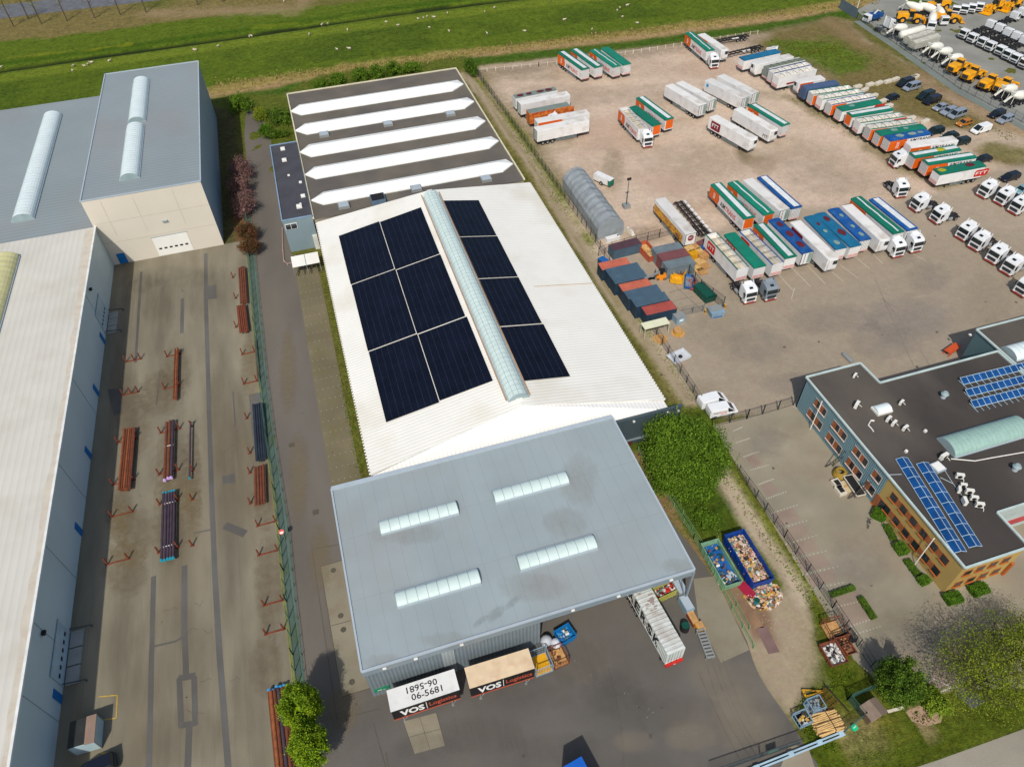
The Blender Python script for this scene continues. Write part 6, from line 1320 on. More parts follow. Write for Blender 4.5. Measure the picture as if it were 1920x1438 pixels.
mb=MB(); mb.bar((0,0,2.9),(3.5,.8,2.9),.12,.18); p=P(1209,522,2.9); root=empty('steel_beam',(p.x,p.y,0),0,'grey steel beam lying across the orange-red container','beam'); mb.build('beam',VNT,root,**W0)
# slatted pallets and timber by the compound fence
PAL=[((1293,470),WOO2,0),((1303,466),WOOD,.1),((1310,474),WOO2,0),((1318,480),WOOD,.1),((1300,478),SKY,.1),((1313,489),WOO2,.2),((1322,495),WOOD,0),((1309,500),WOO2,.3),((1318,505),WOOD,.1)]
for i,(c,m,rz) in enumerate(PAL):
    rz=0
    p=P(*c,.8); root=empty('pallet_stack',(p.x,p.y,0),rz+.15,'%s stack of wooden pallets beside the compound fence, counted from the far end'%ORD[i],'pallets','pallet stacks by the compound fence'); h=[1.5,1.4,1.3,1.3,1.5,.8,.7,.6,.6][i]
    mb=MB(); k=int(h/.16)
    for j in range(k):
        for q in range(5): mb.box(-.9+rnd(-.05,.05),.9,-.8+q*.38,-.6+q*.38,j*.16+.09,j*.16+.13)
        for q in (-.8,0,.8): mb.box(q-.06,q+.06,-.8,.9,j*.16,j*.16+.09)
    mb.build('pallet',m,root,**W0)
for i,(c,m,l) in enumerate((((1316,461),CPNK,'dark red crate by the first open-topped trailer'),((1323,468),BLS,'blue crate between two red crates'),((1331,476),CRED,'red crate nearest the first open-topped trailer'))):
    box_thing('steel_crate',c,(2.2,1.4,.9),.3,m,l,'crate',[('lid',(0,0,.93),(2.3,1.5,.05),m)],group='steel crates')
# shelter and bins south of the compound
p0=P(1229,606,2.4); root=empty('shelter',(p0.x,p0.y,0),R_(1),'cream-topped open shelter at the end of the container row','shelter'); x=P(1255,600,2.4).x-P(1215,607,2.4).x+1; 
mb=MB(); mb.box(-2.5,2.5,-.9,.9,2.3,2.4); mb.build('roof',mat('cream_sheet',(222,222,190),rough=.6,var=.06),root,**W0); mb=MB()
for a in (-2.4,2.4):
    for b_ in (-.8,.8): mb.bar((a,b_,0),(a,b_,2.3),.06)
mb.build('post',mat('pale_green_steel',(188,196,160),rough=.5),root,**W0)
box_thing('wheelie_skip',(1272,602),(1.9,1.6,1.4),.1,LBS,'pale blue steel bin with a white label by the shelter','bin',[('label_plate',(0,-.82,.8),(.8,.03,.5),WHT),('lid',(0,0,1.45),(2.0,1.7,.08),VNT)])
box_thing('tipping_bin',(1341,590),(2.4,1.9,1.3),R_(-48+45),LBS,'large pale blue tipping bin outside the compound gate','bin',[('fork_pocket',(0,-.97,.3),(1.8,.1,.25),BLS),('lid',(0,.2,1.35),(2.5,1.3,.1),VNT)],top=1.15)
for c,l in (((1271,625),'yellow wooden cable drum, right one, below the shelter'),((1238,636),'flat yellow wooden disc, left one, below the shelter')):
    p=P(*c); root=empty('cable_drum',(p.x,p.y,0),0,l,'cable drum','cable drums'); hh=.8 if c[0]>1250 else .35
    mb=MB(); mb.cyl((0,0,.05),(0,0,.13),1.3,20); mb.build('lower_flange',WOOD,root,**W0); mb=MB(); mb.cyl((0,0,.13),(0,0,hh),.8,18); mb.build('core',mat('drum_yellow',(190,150,60),rough=.7,var=.2,scale=2),root,**W0); mb=MB(); mb.cyl((0,0,hh),(0,0,hh+.08),.95 if hh<.5 else .85,18); mb.build('upper_flange',WOOD,root,**W0)
p=P(1272,672); t_=skip((1272,672),3.4,2.3,.7,R_(12),mat('pale_tray',(196,200,204),rough=.5,var=.1),'shallow grey steel tray with a black lump inside, standing by the west fence',None); mb=MB(); mb.ball((.2,-.2,.55),.4,8,6,(1,1,.6)); mb.build('black_sack',DARK,t_,**W0)
for c,l in (((1359,578),'left of'),((1322,588),'right of')): 
    p=P(*c); root=empty('bollard',(p.x,p.y,0),0,'yellow and black bollard %s the pale blue tipping bin'%('right of' if c[0]>1340 else 'left of'),'bollard'); mb=MB(); mb.cyl((0,0,0),(0,0,1.0),.15,10); mb.build('post',SKY,root,**W0); mb=MB(); mb.cyl((0,0,.4),(0,0,.6),.16,10); mb.build('band',DARK,root,**W0)
# ---- waste skips beside the dirt track
TRC=[mat('trash_%s'%n,c,rough=.7,var=.1) for n,c in (('white',(216,212,204)),('cream',(206,182,146)),('orange',(186,116,66)),('pink',(200,164,150)),('dark',(60,50,50)),('teal',(96,130,120)),('brown',(128,90,66)),('yellow',(196,158,70)))]
PGN=mat('skip_pale_green',(120,160,128),rough=.6,var=.2,scale=1); NVB=mat('skip_royal_blue',(18,62,142),rough=.5,var=.2,scale=1)
A=P(1355,1032,1.6); skip((1351,1058),6.5,2.6,1.7,R_(-90),PGN,'pale green skip with blue nets and brown scrap inside',BLS,60,z=1,cols=[BLS,CBLU,RSTM,WOOD,SGR]); p=P(1367,1086,1.9); box_thing('white_sheet_pile',(1365,1084),(2.4,1.0,.9),.35,WHT,'white plastic sheets heaped on the near end of the pale green skip','plastic sheets',[('fold',(.2,.1,.95),(1.8,.7,.2),TRIM)],z=.9)
skip((1401,1049),7.6,3.0,2.0,R_(-90),NVB,'long royal blue skip heaped with mixed waste',TRC[0],1100,z=1,cols=TRC)
p=P(1431,1116); mb=MB(); r=random.Random(5)
for k in range(900):
    a=r.uniform(0,6.28); q=r.random()**.6*2.3; x,y=p.x+q*math.cos(a)*1.1,p.y+q*math.sin(a)*.85; zz=max(.05,(1-q/2.3)*1.0*r.uniform(.5,1.1)); s=r.uniform(.08,.34); mb.cur=r.randrange(8); mb.cbox((x,y,zz),(s*1.4,s,s*.6),r.uniform(0,3))
tag(mb.build('waste_heap',TRC),kind='stuff')
p=P(1399,1110); root=empty('red_ramp_plate',(p.x,p.y,0),R_(-77),'dark red plate leaning beside the blue skip','plate'); mb=MB(); mb.ext([(-1.6,-.5,.1),(1.6,-.5,.1),(1.3,.6,.7),(-1.6,.5,.7)],(0,0,.06)); mb.build('plate',mat('crimson',(150,16,52),rough=.5),root,**W0); mb=MB(); mb.bar((-1,0,0),(-1,0,.4),.06); mb.bar((1,0,0),(1,0,.4),.06); mb.build('strut',DARK,root,**W0)
p=P(1417,1131); root=empty('barrel',(p.x,p.y,0),0,'teal barrel at the foot of the waste heap','barrel'); mb=MB(); mb.cyl((0,0,0),(0,0,.9),.38,14); mb.build('drum',mat('teal_plastic',(24,116,120),rough=.4),root,**W0); mb=MB(); mb.cyl((0,0,.9),(0,0,.94),.33,12); mb.build('lid',SGR,root,**W0)
sheet('road_plate',[(1418,1178),(1436,1172),(1462,1222),(1441,1226)],mat('steel_road_plate',(122,98,92),rough=.7,var=.15),.03)
sheet('road_plate',[(1400,1150),(1414,1178),(1432,1176),(1416,1144)],mat('brown_road_plate',(140,110,84),rough=.8,var=.15),.03)
# ---- things under and in front of the open bay
skip((1250,1106),3.6,1.6,1.5,R_(8),mat('skip_olive',(170,168,84),rough=.7,var=.2),'olive skip with red and white waste under the hall roof edge',TRC[0],130,z=1.0,cols=[TRC[0],RED,MAR,TRC[5]])
for i,(c,sz,m,l) in enumerate((((1272,1108),(1.3,2.2,1.5),VNT,'grey steel cabinet by the hall corner post'),((1285,1137),(1.2,2.2,1.2),LBS,'pale blue steel box below the hall corner post'),((1297,1160),(1.0,2.2,.7),RSTM,'rusty brown box of scrap in the line of bins'),((1311,1178),(1.0,1.2,.8),SKY,'small yellow machine at the end of the scrap boxes'))):
    box_thing('cabinet',c,sz,R_(3),m,l,'bin',[('lid',(0,0,sz[2]+.04),(sz[0]*.9,sz[1]*.9,.06),TRIM if i<2 else WOOD)])
p=P(1322,1208,.5); root=empty('roller_conveyor',(p.x,p.y,0),R_(-97),'pale slatted conveyor rack beside the concrete strip','rack'); mb=MB()
for s in (-.5,.5): mb.bar((-1.9,s,.9),(1.9,s,.9),.06)
for k in range(9): mb.bar((-1.8+k*.45,-.5,.9),(-1.8+k*.45,.5,.9),.12,.04)
mb.build('rack',VNT,root,**W0); mb=MB()
for x in (-1.7,1.7):
    for s in (-.5,.5): mb.bar((x,s,0),(x,s,.9),.05)
mb.build('leg',VNT,root,**W0)
p=P(1283,1179); root=empty('tyre_stack',(p.x,p.y,0),0,'dark lidded barrel between the white container and the scrap boxes','barrel'); mb=MB(); mb.cyl((0,0,0),(0,0,1.1),.62,14,r2=.55); mb.build('drum',DARK,root,**W0); mb=MB(); mb.cyl((0,0,1.1),(0,0,1.15),.5,14); mb.build('lid',SGR,root,**W0)
# cages, bags and the blue crate left of the bay
def cage(c,sz,rz,m,lab,floor=None,z=0,fill=None,n=0,name='mesh_cage',cat='cage'):
    p=P(*c,z); root=empty(name,(p.x,p.y,0),rz,lab,cat); a,b_,h=sz[0]/2,sz[1]/2,sz[2]; mb=MB()
    for z_ in (.12,h):
        for q in ((-a,-b_,a,-b_),(a,-b_,a,b_),(a,b_,-a,b_),(-a,b_,-a,-b_)): mb.bar((q[0],q[1],z_),(q[2],q[3],z_),.045)
    for x in (-a,a):
        for y in (-b_,b_): mb.bar((x,y,0),(x,y,h),.05)
    mb.build('frame',m,root,**W0); mb=MB(); k=int(sz[0]/.35)
    for i in range(1,k):
        x=-a+sz[0]*i/k; mb.bar((x,-b_,.1),(x,-b_,h),.012); mb.bar((x,b_,.1),(x,b_,h),.012)
    for i in range(1,int(sz[1]/.35)):
        y=-b_+sz[1]*i/int(sz[1]/.35); mb.bar((-a,y,.1),(-a,y,h),.012); mb.bar((a,y,.1),(a,y,h),.012)
    for z_ in (h*.35,h*.7): 
        for y in (-b_,b_): mb.bar((-a,y,z_),(a,y,z_),.012)
    mb.build('mesh',m,root,**W0); mb=MB(); mb.box(-a,a,-b_,b_,.1,.16); mb.build('floor',floor or WOOD,root,**W0)
    if fill:
        r=random.Random(n+int(c[0])); mb=MB()
        for i in range(n):
            s=r.uniform(.15,.5); mb.cur=i%len(fill); mb.cbox((r.uniform(-a+.3,a-.3),r.uniform(-b_+.3,b_-.3),.2+r.uniform(0,h*.5)),(s,s*.7,s*.5),r.uniform(0,3))
        tag(mb.build('contents',fill,root,**W0),None,kind='stuff')
    return root
cage((1014,1246),(2.2,2.5,2.0),R_(3),LBS,'pale steel mesh cage with a yellow floor beside the beige-roofed swap body',SKY)
cage((1046,1234),(2.0,2.3,1.3),R_(6),RSTM,'brown rusty mesh cage next to the pale one',WOOD,fill=[RSTM,WOOD],n=12)
p=P(1034,1203,.6); root=empty('big_bag',(p.x,p.y,0),0,'heap of pale plastic bags in front of the open bay','bags'); mb=MB(); mb.ball((-.6,.3,.7),.8,10,7,(1,1,.9)); mb.build('bag',mat('pale_bag',(186,190,196),rough=.5,bump=.4),root,smooth=True,**W0); mb=MB(); mb.ball((.5,-.3,.55),.7,10,7); mb.build('bag',mat('pale_bag2',(206,208,214),rough=.5,bump=.4),root,smooth=True,**W0)
skip((1059,1190),2.0,1.9,1.2,R_(14),mat('bright_blue_plastic',(22,110,170),rough=.4),'bright blue crate filled with pale crumpled film at the bay edge',BLS,40,z=.8,cols=[mat('blue_film',(40,140,200)),TRC[0],TRC[5],BLS])
# ---- lower right corner store
cage((1562,1185),(2.2,2.6,1.6),R_(-3),RSTM,'rusty mesh cage by the car park fence, farther one',WOOD); cage((1582,1200),(2.4,1.4,1.2),R_(4),DARK,'dark frame cage leaning by the car park fence',DARK,fill=[RSTM,WOOD],n=6)
skip((1560,1229),2.6,2.3,.9,R_(-92),RSTM,'rusty crate of pale scrap near the round bush',TRC[0],110,cols=[TRC[0],VNT,TRC[4],TRC[0]]); skip((1584,1214),2.0,1.3,.8,R_(-90),RSTM,'small rusty crate of mixed scrap behind the pale scrap crate',TRC[0],30,cols=[TRC[6],TRC[2],TRC[4]])
cage((1524,1327),(1.7,1.5,1.6),R_(2),LBS,'pale grey steel hopper cage on the grass',VNT,fill=[VNT,LBS],n=14); cage((1502,1350),(1.6,1.5,1.0),R_(3),LBS,'low pale frame with plastic scrap on the grass',DARK,fill=[TRC[0],TRC[4],TRC[7]],n=18)
p=P(1552,1353,.4); root=empty('log_pile',(p.x,p.y,0),R_(-2),'pile of pale peeled wooden posts inside the front fence','log pile'); r=random.Random(8)
for k in range(30):
    mb=MB(); y=-1.1+2.2*((k%12)/11); z_=.15+(k//12)*.22; a_=r.uniform(-.14,.14); mb.cyl((-1.7+r.uniform(-.25,.2),y+a_*1.6,z_),(1.6+r.uniform(-.2,.2),y-a_*1.6,z_+.05),.10,7); mb.build('post',mat('peeled_log',(206,170,112),rough=.8,var=.2,scale=2),root,**W0)
mb=MB(); mb.tube([(.2,-1.3,.1),(.25,-1.2,.85),(.2,0,.95),(.15,1.2,.85),(.1,1.3,.1)],.04); mb.build('strap',DARK,root,**W0)
p=P(1525,1300); root=empty('drawbar_frame',(p.x,p.y,0),R_(-10),'yellow steel A-frame lying on the ground near the crates','steel frame'); mb=MB(); mb.bar((-1.2,.5,.3),(1.2,0,.3),.08); mb.bar((-1.2,-.3,.3),(1.2,0,.3),.08); mb.bar((-1.2,-.35,.3),(-1.2,.55,.3),.12); mb.build('frame',mat('machine_yellow',(196,150,40),rough=.6,var=.2,scale=2),root,**W0); mb=MB(); mb.bar((1.2,0,.3),(1.7,.9,.5),.03); mb.bar((1.2,0,.3),(1.0,-.9,.2),.03); mb.build('cable',DARK,root,**W0)
p=P(1545,1315); root=empty('mesh_panel_stack',(p.x,p.y,0),R_(14),'dark mesh panel standing behind the log pile','mesh panel'); mb=MB()
for k in range(7): mb.bar((-1.2+k*.4,-1,.4),(-1.2+k*.4,1,.4),.025)
for k in range(4): mb.bar((-1.2,-1+k*.66,.42),(1.2,-1+k*.66,.42),.025)
mb.build('grid',RSTM,root,**W0); mb=MB(); mb.bar((1.35,-2.4,0.5),(1.35,1.3,.5),.05); mb.build('rail',DARK,root,**W0)
# shed, white kerb, green marker
p=P(1635,1333,1.0); root=empty('garden_shed',(p.x,p.y,0),R_(8),'small brown wooden shed with a pitched felt roof in the corner','shed'); mb=MB(); mb.box(-1.1,1.1,-.8,.8,0,1.7); mb.build('wall',mat('shed_wood',(112,92,72),rough=.85,var=.15,scale=2,stripe=(2,.2,.3,.3)),root,**W0); mb=MB(); mb.ext([(-1.25,-1.0,1.65),(0,-1.0,2.2),(1.25,-1.0,1.65),(1.25,-1.0,1.58),(0,-1.0,2.12),(-1.25,-1.0,1.58)],(0,2.0,0)); mb.build('roof',mat('roof_felt',(128,112,98),rough=.9,var=.12,scale=2),root,**W0); mb=MB(); mb.box(-.4,.4,-.84,-.8,.1,1.5); mb.build('door',WOOD,root,**W0)
p=P(1601,1364); root=empty('well_cover',(p.x,p.y,0),.3,'bright green plastic cover on the lawn outside the fence','cover'); mb=MB(); mb.cyl((0,0,0),(0,0,.25),.38,10); mb.build('lid',mat('mint_green',(24,196,140),rough=.4),root,**W0); mb=MB(); mb.cbox((0,0,.28),(.4,.08,.05)); mb.build('handle',WHT,root,**W0)
strip('concrete_kerb',[(1664,1334),(1694,1326)],.35,BLK,.05); strip('concrete_kerb',[(1745,1270),(1784,1288)],.15,BLK,.05); strip('concrete_kerb',[(1784,1288),(1762,1298)],.15,BLK,.05)
# dark rubber mat near the sparse tree
sheet('dark_slab',[(1790,1300),(1822,1328),(1848,1316),(1818,1290)],mat('wet_slab',(84,86,90),rough=.6,var=.1),.03)
# ---- terrace furniture by the office wall
p=P(1575,887,.4); root=empty('rope_coil',(p.x,p.y,0),.5,'big yellow coil of hose or padded ring against the office wall','coil'); 
for i in range(3):
    mb=MB(); R0,r0,z_=[.95,.85,.7][i],.24,.24+i*.28
    mb.loft([[(( R0+r0*math.cos(u))*math.cos(t),(R0+r0*math.cos(u))*math.sin(t)*.9,z_+r0*math.sin(u)) for u in [2*math.pi*k/8 for k in range(8)]] for t in [2*math.pi*k/20 for k in range(21)]],caps=False); mb.build('coil',mat('yellow_hose',(150,122,44),rough=.7,var=.35,scale=2),root,smooth=True,**W0)
p=P(1601,912,.6); root=empty('work_table',(p.x,p.y,0),R_(-4),'long table with a dark top in front of the lower office window','table'); mb=MB(); mb.box(-.7,.7,-1.8,1.8,.85,.95); mb.build('table_top',DARK,root,**W0); mb=MB(); 
for x in (-.72,.72): mb.box(x-.06,x+.06,-1.9,1.9,.82,1.0)
for y in (-1.85,1.85): mb.box(-.72,.72,y-.06,y+.06,.82,1.0)
mb.build('rim',BLK,root,**W0)
for x in (-.6,.6):
    for y in (-1.6,1.6): mb=MB(); mb.bar((x,y,0),(x,y,.85),.05); mb.build('leg',VNT,root,**W0)
for c,l in (((1568,909),'left of'),((1575,922),'right of')):
    box_thing('planter_bench',c,(1.2,1.6,.55),.0,BLK,'pale bench box with a dark seat, %s of the pair by the dark table'%('farther' if l=='left of' else 'nearer'),'bench',[('seat',(0,0,.6),(.7,.9,.12),DARK)])
box_thing('planter_bench',(1585,914),(1.8,2.0,.4),.0,mat('sand_box',(200,180,140),rough=.8,var=.1),'low sand-coloured platform between the benches and the dark table','platform',[('slat',(0,0,.43),(1.5,.3,.05),WOOD)])
for (c0,l) in (((1563,874),'farther'),((1606,933),'nearer')):
    p=P(*c0); root=empty('bracket_frame',(p.x,p.y,0),0,'thin dark triangular steel frame standing out from the office wall, %s one'%l,'steel frame','bracket frames by the office'); mb=MB(); X=66.2-p.x
    mb.bar((-1.5,0,.4),(X,.2,3.0),.05); mb.bar((-.2,0,0),(-.5,0,1.4),.04); mb.bar((-.2,0,0),(1.2,.1,1.8),.04); mb.bar((-1.5,0,.4),(1.6,.2,1.4),.03); mb.build('frame',mat('dark_bracket',(74,68,60),rough=.6),root,**W0)
# bicycles
def bike(c,rz,label):
    p=P(*c); root=empty('bicycle',(p.x,p.y,0),rz,label,'bicycle','bicycles'); 
    for x in (-.52,.52):
        mb=MB(); 
        pts=[(x+.34*math.cos(t),0,.35+.34*math.sin(t)) for t in [2*math.pi*k/14 for k in range(15)]]; mb.tube(pts,.025,5)
        for k in range(0,14,2): mb.bar((x,0,.35),pts[k],.008)
        mb.build('wheel',DARK,root,**W0)
    mb=MB(); mb.tube([(-.52,0,.35),(-.1,0,.35),(.35,0,.85),(-.2,0,.8),(-.1,0,.35)],.022); mb.tube([(-.52,0,.35),(-.2,0,.8)],.018); mb.tube([(.52,0,.35),(.38,0,.95)],.022); mb.build('frame',VNT,root,**W0)
    mb=MB(); mb.cbox((-.22,0,.9),(.26,.14,.07)); mb.build('saddle',DARK,root,**W0); mb=MB(); mb.bar((.36,-.28,1.0),(.36,.28,1.0),.02); mb.build('handlebar',DARK,root,**W0)
bike((1628,984),.8,'bicycle parked by the hedge at the office corner'); 
for i,c in enumerate(((560,514),(571,512),(583,510),(596,507))): bike(c,1.5+.1*i,'%s bicycle from the left under the white shelter roof'%ORD[i])
# bicycle shelter at the annex
x0b,x1b=P(548,500,2.3).x,P(600,492,2.3).x; yb=P(573,497,2.3).y; root=empty('bicycle_shelter',(x0b,yb,0),0,'white two-panel bicycle shelter at the foot of the annex','shelter')
for i in range(2): xa=x0b+(x1b-x0b)*i/2; mb=MB(); mb.ext([(xa+.05,yb,2.3),(xa+(x1b-x0b)/2-.05,yb,2.3),(xa+(x1b-x0b)/2-.05,yb+3.2,2.7),(xa+.05,yb+3.2,2.7)],(0,0,-.08)); mb.build('roof_panel',WHT,root)
for xx in (x0b+.1,(x0b+x1b)/2,x1b-.1):
    for yy,z in ((yb+.1,2.25),(yb+3.0,2.6)): mb=MB(); mb.bar((xx,yy,0),(xx,yy,z),.05); mb.build('post',VNT,root)
mb=MB(); mb.box(x0b,x1b,yb+3.0,yb+3.08,.2,2.2); mb.build('back_panel',mat('shelter_glass',(140,176,190),rough=.2),root)
p=P(525,407,8); mb=MB(); pts=[P(530,430),P(531,470),P(533,492),P(540,498),P(549,497)]; mb.tube([Vector((q.x,q.y,.5)) for q in pts],.05); 
for q in pts: mb.bar((q.x,q.y,0),(q.x,q.y,.5),.05)
tag(mb.build('guard_rail',mat('red_white_rail',(214,170,160),rough=.5)),'low red and white guard rail curving round the annex corner','rail')
# kiosk in the lower left
A=P(128,1405,2.2); B=P(176,1392,2.2); root=empty('smoking_shelter',(A.x,A.y,0),0,'small glazed shelter with a brown roof edge beside the pipe works wall','shelter'); Lk=(B-A).length
mb=MB(); mb.box(0,Lk,0,.08,.1,2.2); mb.box(Lk-.08,Lk,0,3.2,.1,2.2); mb.build('glass_wall',mat('pale_glazing',(176,200,206),rough=.2,var=.06),root,**W0); mb=MB(); mb.box(-.1,Lk*.62,.1,3.2,2.2,2.28); mb.build('roof',mat('shelter_roof_dark',(52,54,52),rough=.5),root,**W0); mb=MB(); mb.box(Lk*.62,Lk+.05,-.05,3.25,2.2,2.3); mb.build('roof_edge',mat('brown_edge',(150,126,110),rough=.7),root,**W0); mb=MB()
for x in (0,Lk): mb.bar((x,3.2,0),(x,3.2,2.2),.05); mb.bar((x,0,0),(x,0,2.2),.05)
mb.build('post',VNT,root,**W0)
YL=mat('yellow_line',(206,170,60),rough=.8,var=.2,scale=3)
for a,b_ in (((185,1306),(220,1303)),((220,1303),(218,1346)),((218,1346),(168,1352)),((168,1352),(130,1372)),((213,1410),(212,1460)),((190,1412),(213,1410))): strip('yellow_line',[a,b_],.12,YL,.03)
# ------------------------------------------------------------------ pipe yard
RKR=mat('rack_rust',(122,62,42),rough=.85,var=.25,scale=3); RKB=mat('rack_dark',(60,58,62),rough=.7,var=.2,scale=2)
PBR=mat('pipe_brown',(112,64,44),rough=.8,var=.25,scale=1.5); POR=mat('pipe_orange_rust',(146,86,50),rough=.8,var=.25,scale=1.5); PPU=mat('pipe_dark',(74,62,72),rough=.5,var=.2,scale=1); PNV=mat('pipe_navy',(46,54,64),rough=.5,var=.2)
CTE=mat('cap_teal',(40,150,170),rough=.5); CPU=mat('cap_purple',(206,170,222),rough=.5); CBL=mat('cap_blue',(60,150,200),rough=.5)
def vee(root,x,s=1.0):
    mb=MB(); mb.box(x-.09,x+.09,-.09,.09,.0,1.55*s); mb.build('upright',RKR,root,**W0); mb=MB(); mb.box(x-.28,x+.28,-.14,.14,0,.06); mb.build('foot_plate',RKR,root,**W0)
RK=[[(237,679),(252,677),(264,673)],[(232,741),(246,739),(259,737)],[(314,669),(338,664)],[(309,729),(337,725)],[(437,521)],[(442,560)],[(443,614)],[(455,665),(478,662)],[(458,720),(482,716)],[(463,785)],[(469,850)],[(469,887)],[(470,944)],
    [(484,986),(517,979)],[(486,1041),(521,1032)],[(496,1135),(530,1126)],[(499,1189),(532,1180)],[(302,812),(337,802)],[(299,890),(335,882)],[(300,946),(334,940)],[(298,1036),(334,1026)],[(360,800)],[(362,882)],[(361,937)],[(361,1023)],
    [(222,830),(256,824)],[(213,909),(251,906)],[(211,969),(248,962)],[(202,1058),(241,1051)]]
for i,g in enumerate(RK):
    p=P(*g[0]); q=P(*g[-1]); side='the leftmost line' if g[0][0]<270 else 'the middle line' if g[0][0]<345 else 'the single line' if g[0][0]<370 else 'the lane fence line'
    rk=sorted([j for j,h in enumerate(RK) if (('the leftmost line' if h[0][0]<270 else 'the middle line' if h[0][0]<345 else 'the single line' if h[0][0]<370 else 'the lane fence line')==side)],key=lambda j:RK[j][0][1]).index(i)
    root=empty('pipe_rack',(p.x,p.y,0),0,'rusty pipe rack with upright posts, %s from the far end of %s'%(ORD[rk],side),'pipe rack','post pipe racks in the pipe yard')
    for c in g: vee(root,P(*c).x-p.x,1.0 if g[0][1]>600 else .95)
    mb=MB(); mb.bar((-.15,0,.08),(q.x-p.x+.15,0,.08),.09,.07); mb.build('base_beam',RKR,root,**W0)
def bundle(a,b_,n,r,ms,lab,cap=None,capend='b',two=False,strap=(),z=.75):
    A,B=P(*a,z),P(*b_,z); x=(A.x+B.x)/2; root=empty('pipe_bundle',(x,B.y,0),0,lab,'pipes','pipe bundles on the racks'); rr=random.Random(int(a[0]))
    for i in range(n):
        xx=A.x+(B.x-A.x)*0+(i-(n-1)/2)*2.08*r; xb=B.x+(i-(n-1)/2)*2.08*r; o=rr.uniform(-.25,.25); zz=.45+r+abs(i-(n-1)/2)*.35*r+rr.uniform(0,.08)
        mb=MB(); mb.cyl((xx,A.y+o,zz),(xb,B.y+o,zz),r,10); pp=mb.build('pipe',ms[i%len(ms)],root,smooth=False)
        if cap:
            for e in ('a','b'):
                if e in capend:
                    y=(A.y if e=='a' else B.y)+o; xc=xx if e=='a' else xb; mb=MB(); mb.cyl((xc,y-.14,zz),(xc,y+.14,zz),r*1.08,10); mb.build('end_cap',cap,pp,world=False) if False else mb.build('end_cap',cap,root)
    if two:
        for i in range(n-1): xx=A.x+(i-(n-2)/2)*2.08*r; mb=MB(); mb.cyl((xx,A.y-.2,.45+2.7*r),(xx+(B.x-A.x),B.y+.1,.45+2.7*r),r,10); mb.build('pipe',ms[(i+1)%len(ms)],root)
    for t in strap:
        y=A.y+(B.y-A.y)*t; xx=A.x+(B.x-A.x)*t; mb=MB(); w_=n*r*1.05; mb.bar((xx-w_,y,.45+2.1*r),(xx+w_,y,.45+2.1*r),.05,.02); mb.build('strap',WHT,root)
bundle((453,501),(457,568),4,.17,[PBR],'four long brown pipes at the far end of the rack line by the lane fence')
bundle((452,573),(458,622),5,.17,[PBR,RKR],'brown pipes nearer than the four long ones by the lane fence',two=True)
bundle((331,654),(328,748),3,.13,[PBR,POR],'three brown pipes alone at the far end of the middle rack line')
bundle((243,803),(233,918),6,.16,[POR,PBR,PBR],'orange-brown rusty pipes on the leftmost rack line',two=True)
bundle((319,790),(315,898),3,.23,[PBR,PBR,PPU],'three thick pipes with pale purple end caps',cap=CPU,strap=(.45,))
bundle((357,789),(355,894),1,.15,[PPU],'single dark pipe with a teal cap on the single racks',cap=CTE)
bundle((317,922),(314,1048),5,.19,[PPU],'five dark pipes with bright teal caps at both ends',cap=CTE,capend='ab',strap=(.18,.82))
bundle((483,757),(490,862),5,.17,[PNV],'navy blue pipes on the rack line by the lane fence',strap=(.3,.6),two=True)
bundle((486,873),(488,944),4,.2,[PBR],'short brown pipes below the navy ones by the lane fence')
bundle((478,640),(484,716),1,.14,[PBR],'single brown pipe leaning along the lane fence')
bundle((519,1291),(536,1452),5,.22,[PBR,POR,PBR,PPU],'long brown pipes with light blue caps beside the two bright green trees',cap=CBL,capend='a',two=True)
# ------------------------------------------------------------------ fences
def fence(name,pts,h,lab,m,post=2.6,bar=.16,px=True,rails=(.1,.95),pw=.05,bw=.012,pm=None,cat='fence',z0=0,group=None):
    w_=[P(*p) if px else Vector((p[0],p[1],0)) for p in pts]; root=empty(name,(w_[0].x,w_[0].y,0),0,lab,cat,group); mb=MB(); pb=[]
    for a,b_ in zip(w_,w_[1:]):
        d=b_-a; L_=d.length; d.normalize(); n=max(1,round(L_/post))
        for i in range(n+1): pb.append(a+d*(L_*i/n))
        for r in rails: mb.bar(a+Vector((0,0,z0+h*r)),b_+Vector((0,0,z0+h*r)),.02,.025)
        if bar:
            k=int(L_/bar)
            for i in range(1,k): q=a+d*(L_*i/k); mb.bar(q+Vector((0,0,z0+.06)),q+Vector((0,0,z0+h)),bw)
    mb.build('mesh_panel' if bar else 'rail',m,root)
    if len(pb)<=60:
        for q in pb: mb=MB(); mb.box(q.x-pw,q.x+pw,q.y-pw,q.y+pw,z0,z0+h+.1); mb.build('post',pm or m,root)
    else:
        mb=MB()
        for q in pb: mb.box(q.x-pw,q.x+pw,q.y-pw,q.y+pw,z0,z0+h+.1)
        tag(mb.build('post',pm or m,root),None,kind='stuff')
    return root
FTE=mat('fence_teal',(72,108,98),rough=.5); FDK=mat('fence_dark',(56,62,62),rough=.6); FGN=mat('rail_green',(120,160,110),rough=.5); FGY=mat('fence_grey',(110,120,124),rough=.5)
STEAL=asph('mossy_membrane',(92,110,100),dirt=((78,96,52),.7,.5))
sheet('planted_strip',SLw+SRw[::-1],STEAL,.03,px=False)
strip('verge',[(x-.25,y) for x,y in SLw[1:]],.4,asph('dry_verge',(140,134,66),var=.3,scale=.8),.028,px=False)
fence('mesh_fence',[(x+.05,y) for x,y in SLw],2.0,'long teal mesh fence between the pipe yard and the lane',FTE,px=False,bar=.25,rails=(.05,.97),bw=.011,pw=.05)
fence('mesh_fence',SRw[1:],.8,'low teal netting along the lane side of the planted strip',FTE,px=False,bar=.5,rails=(.97,),bw=.008,pw=.03)
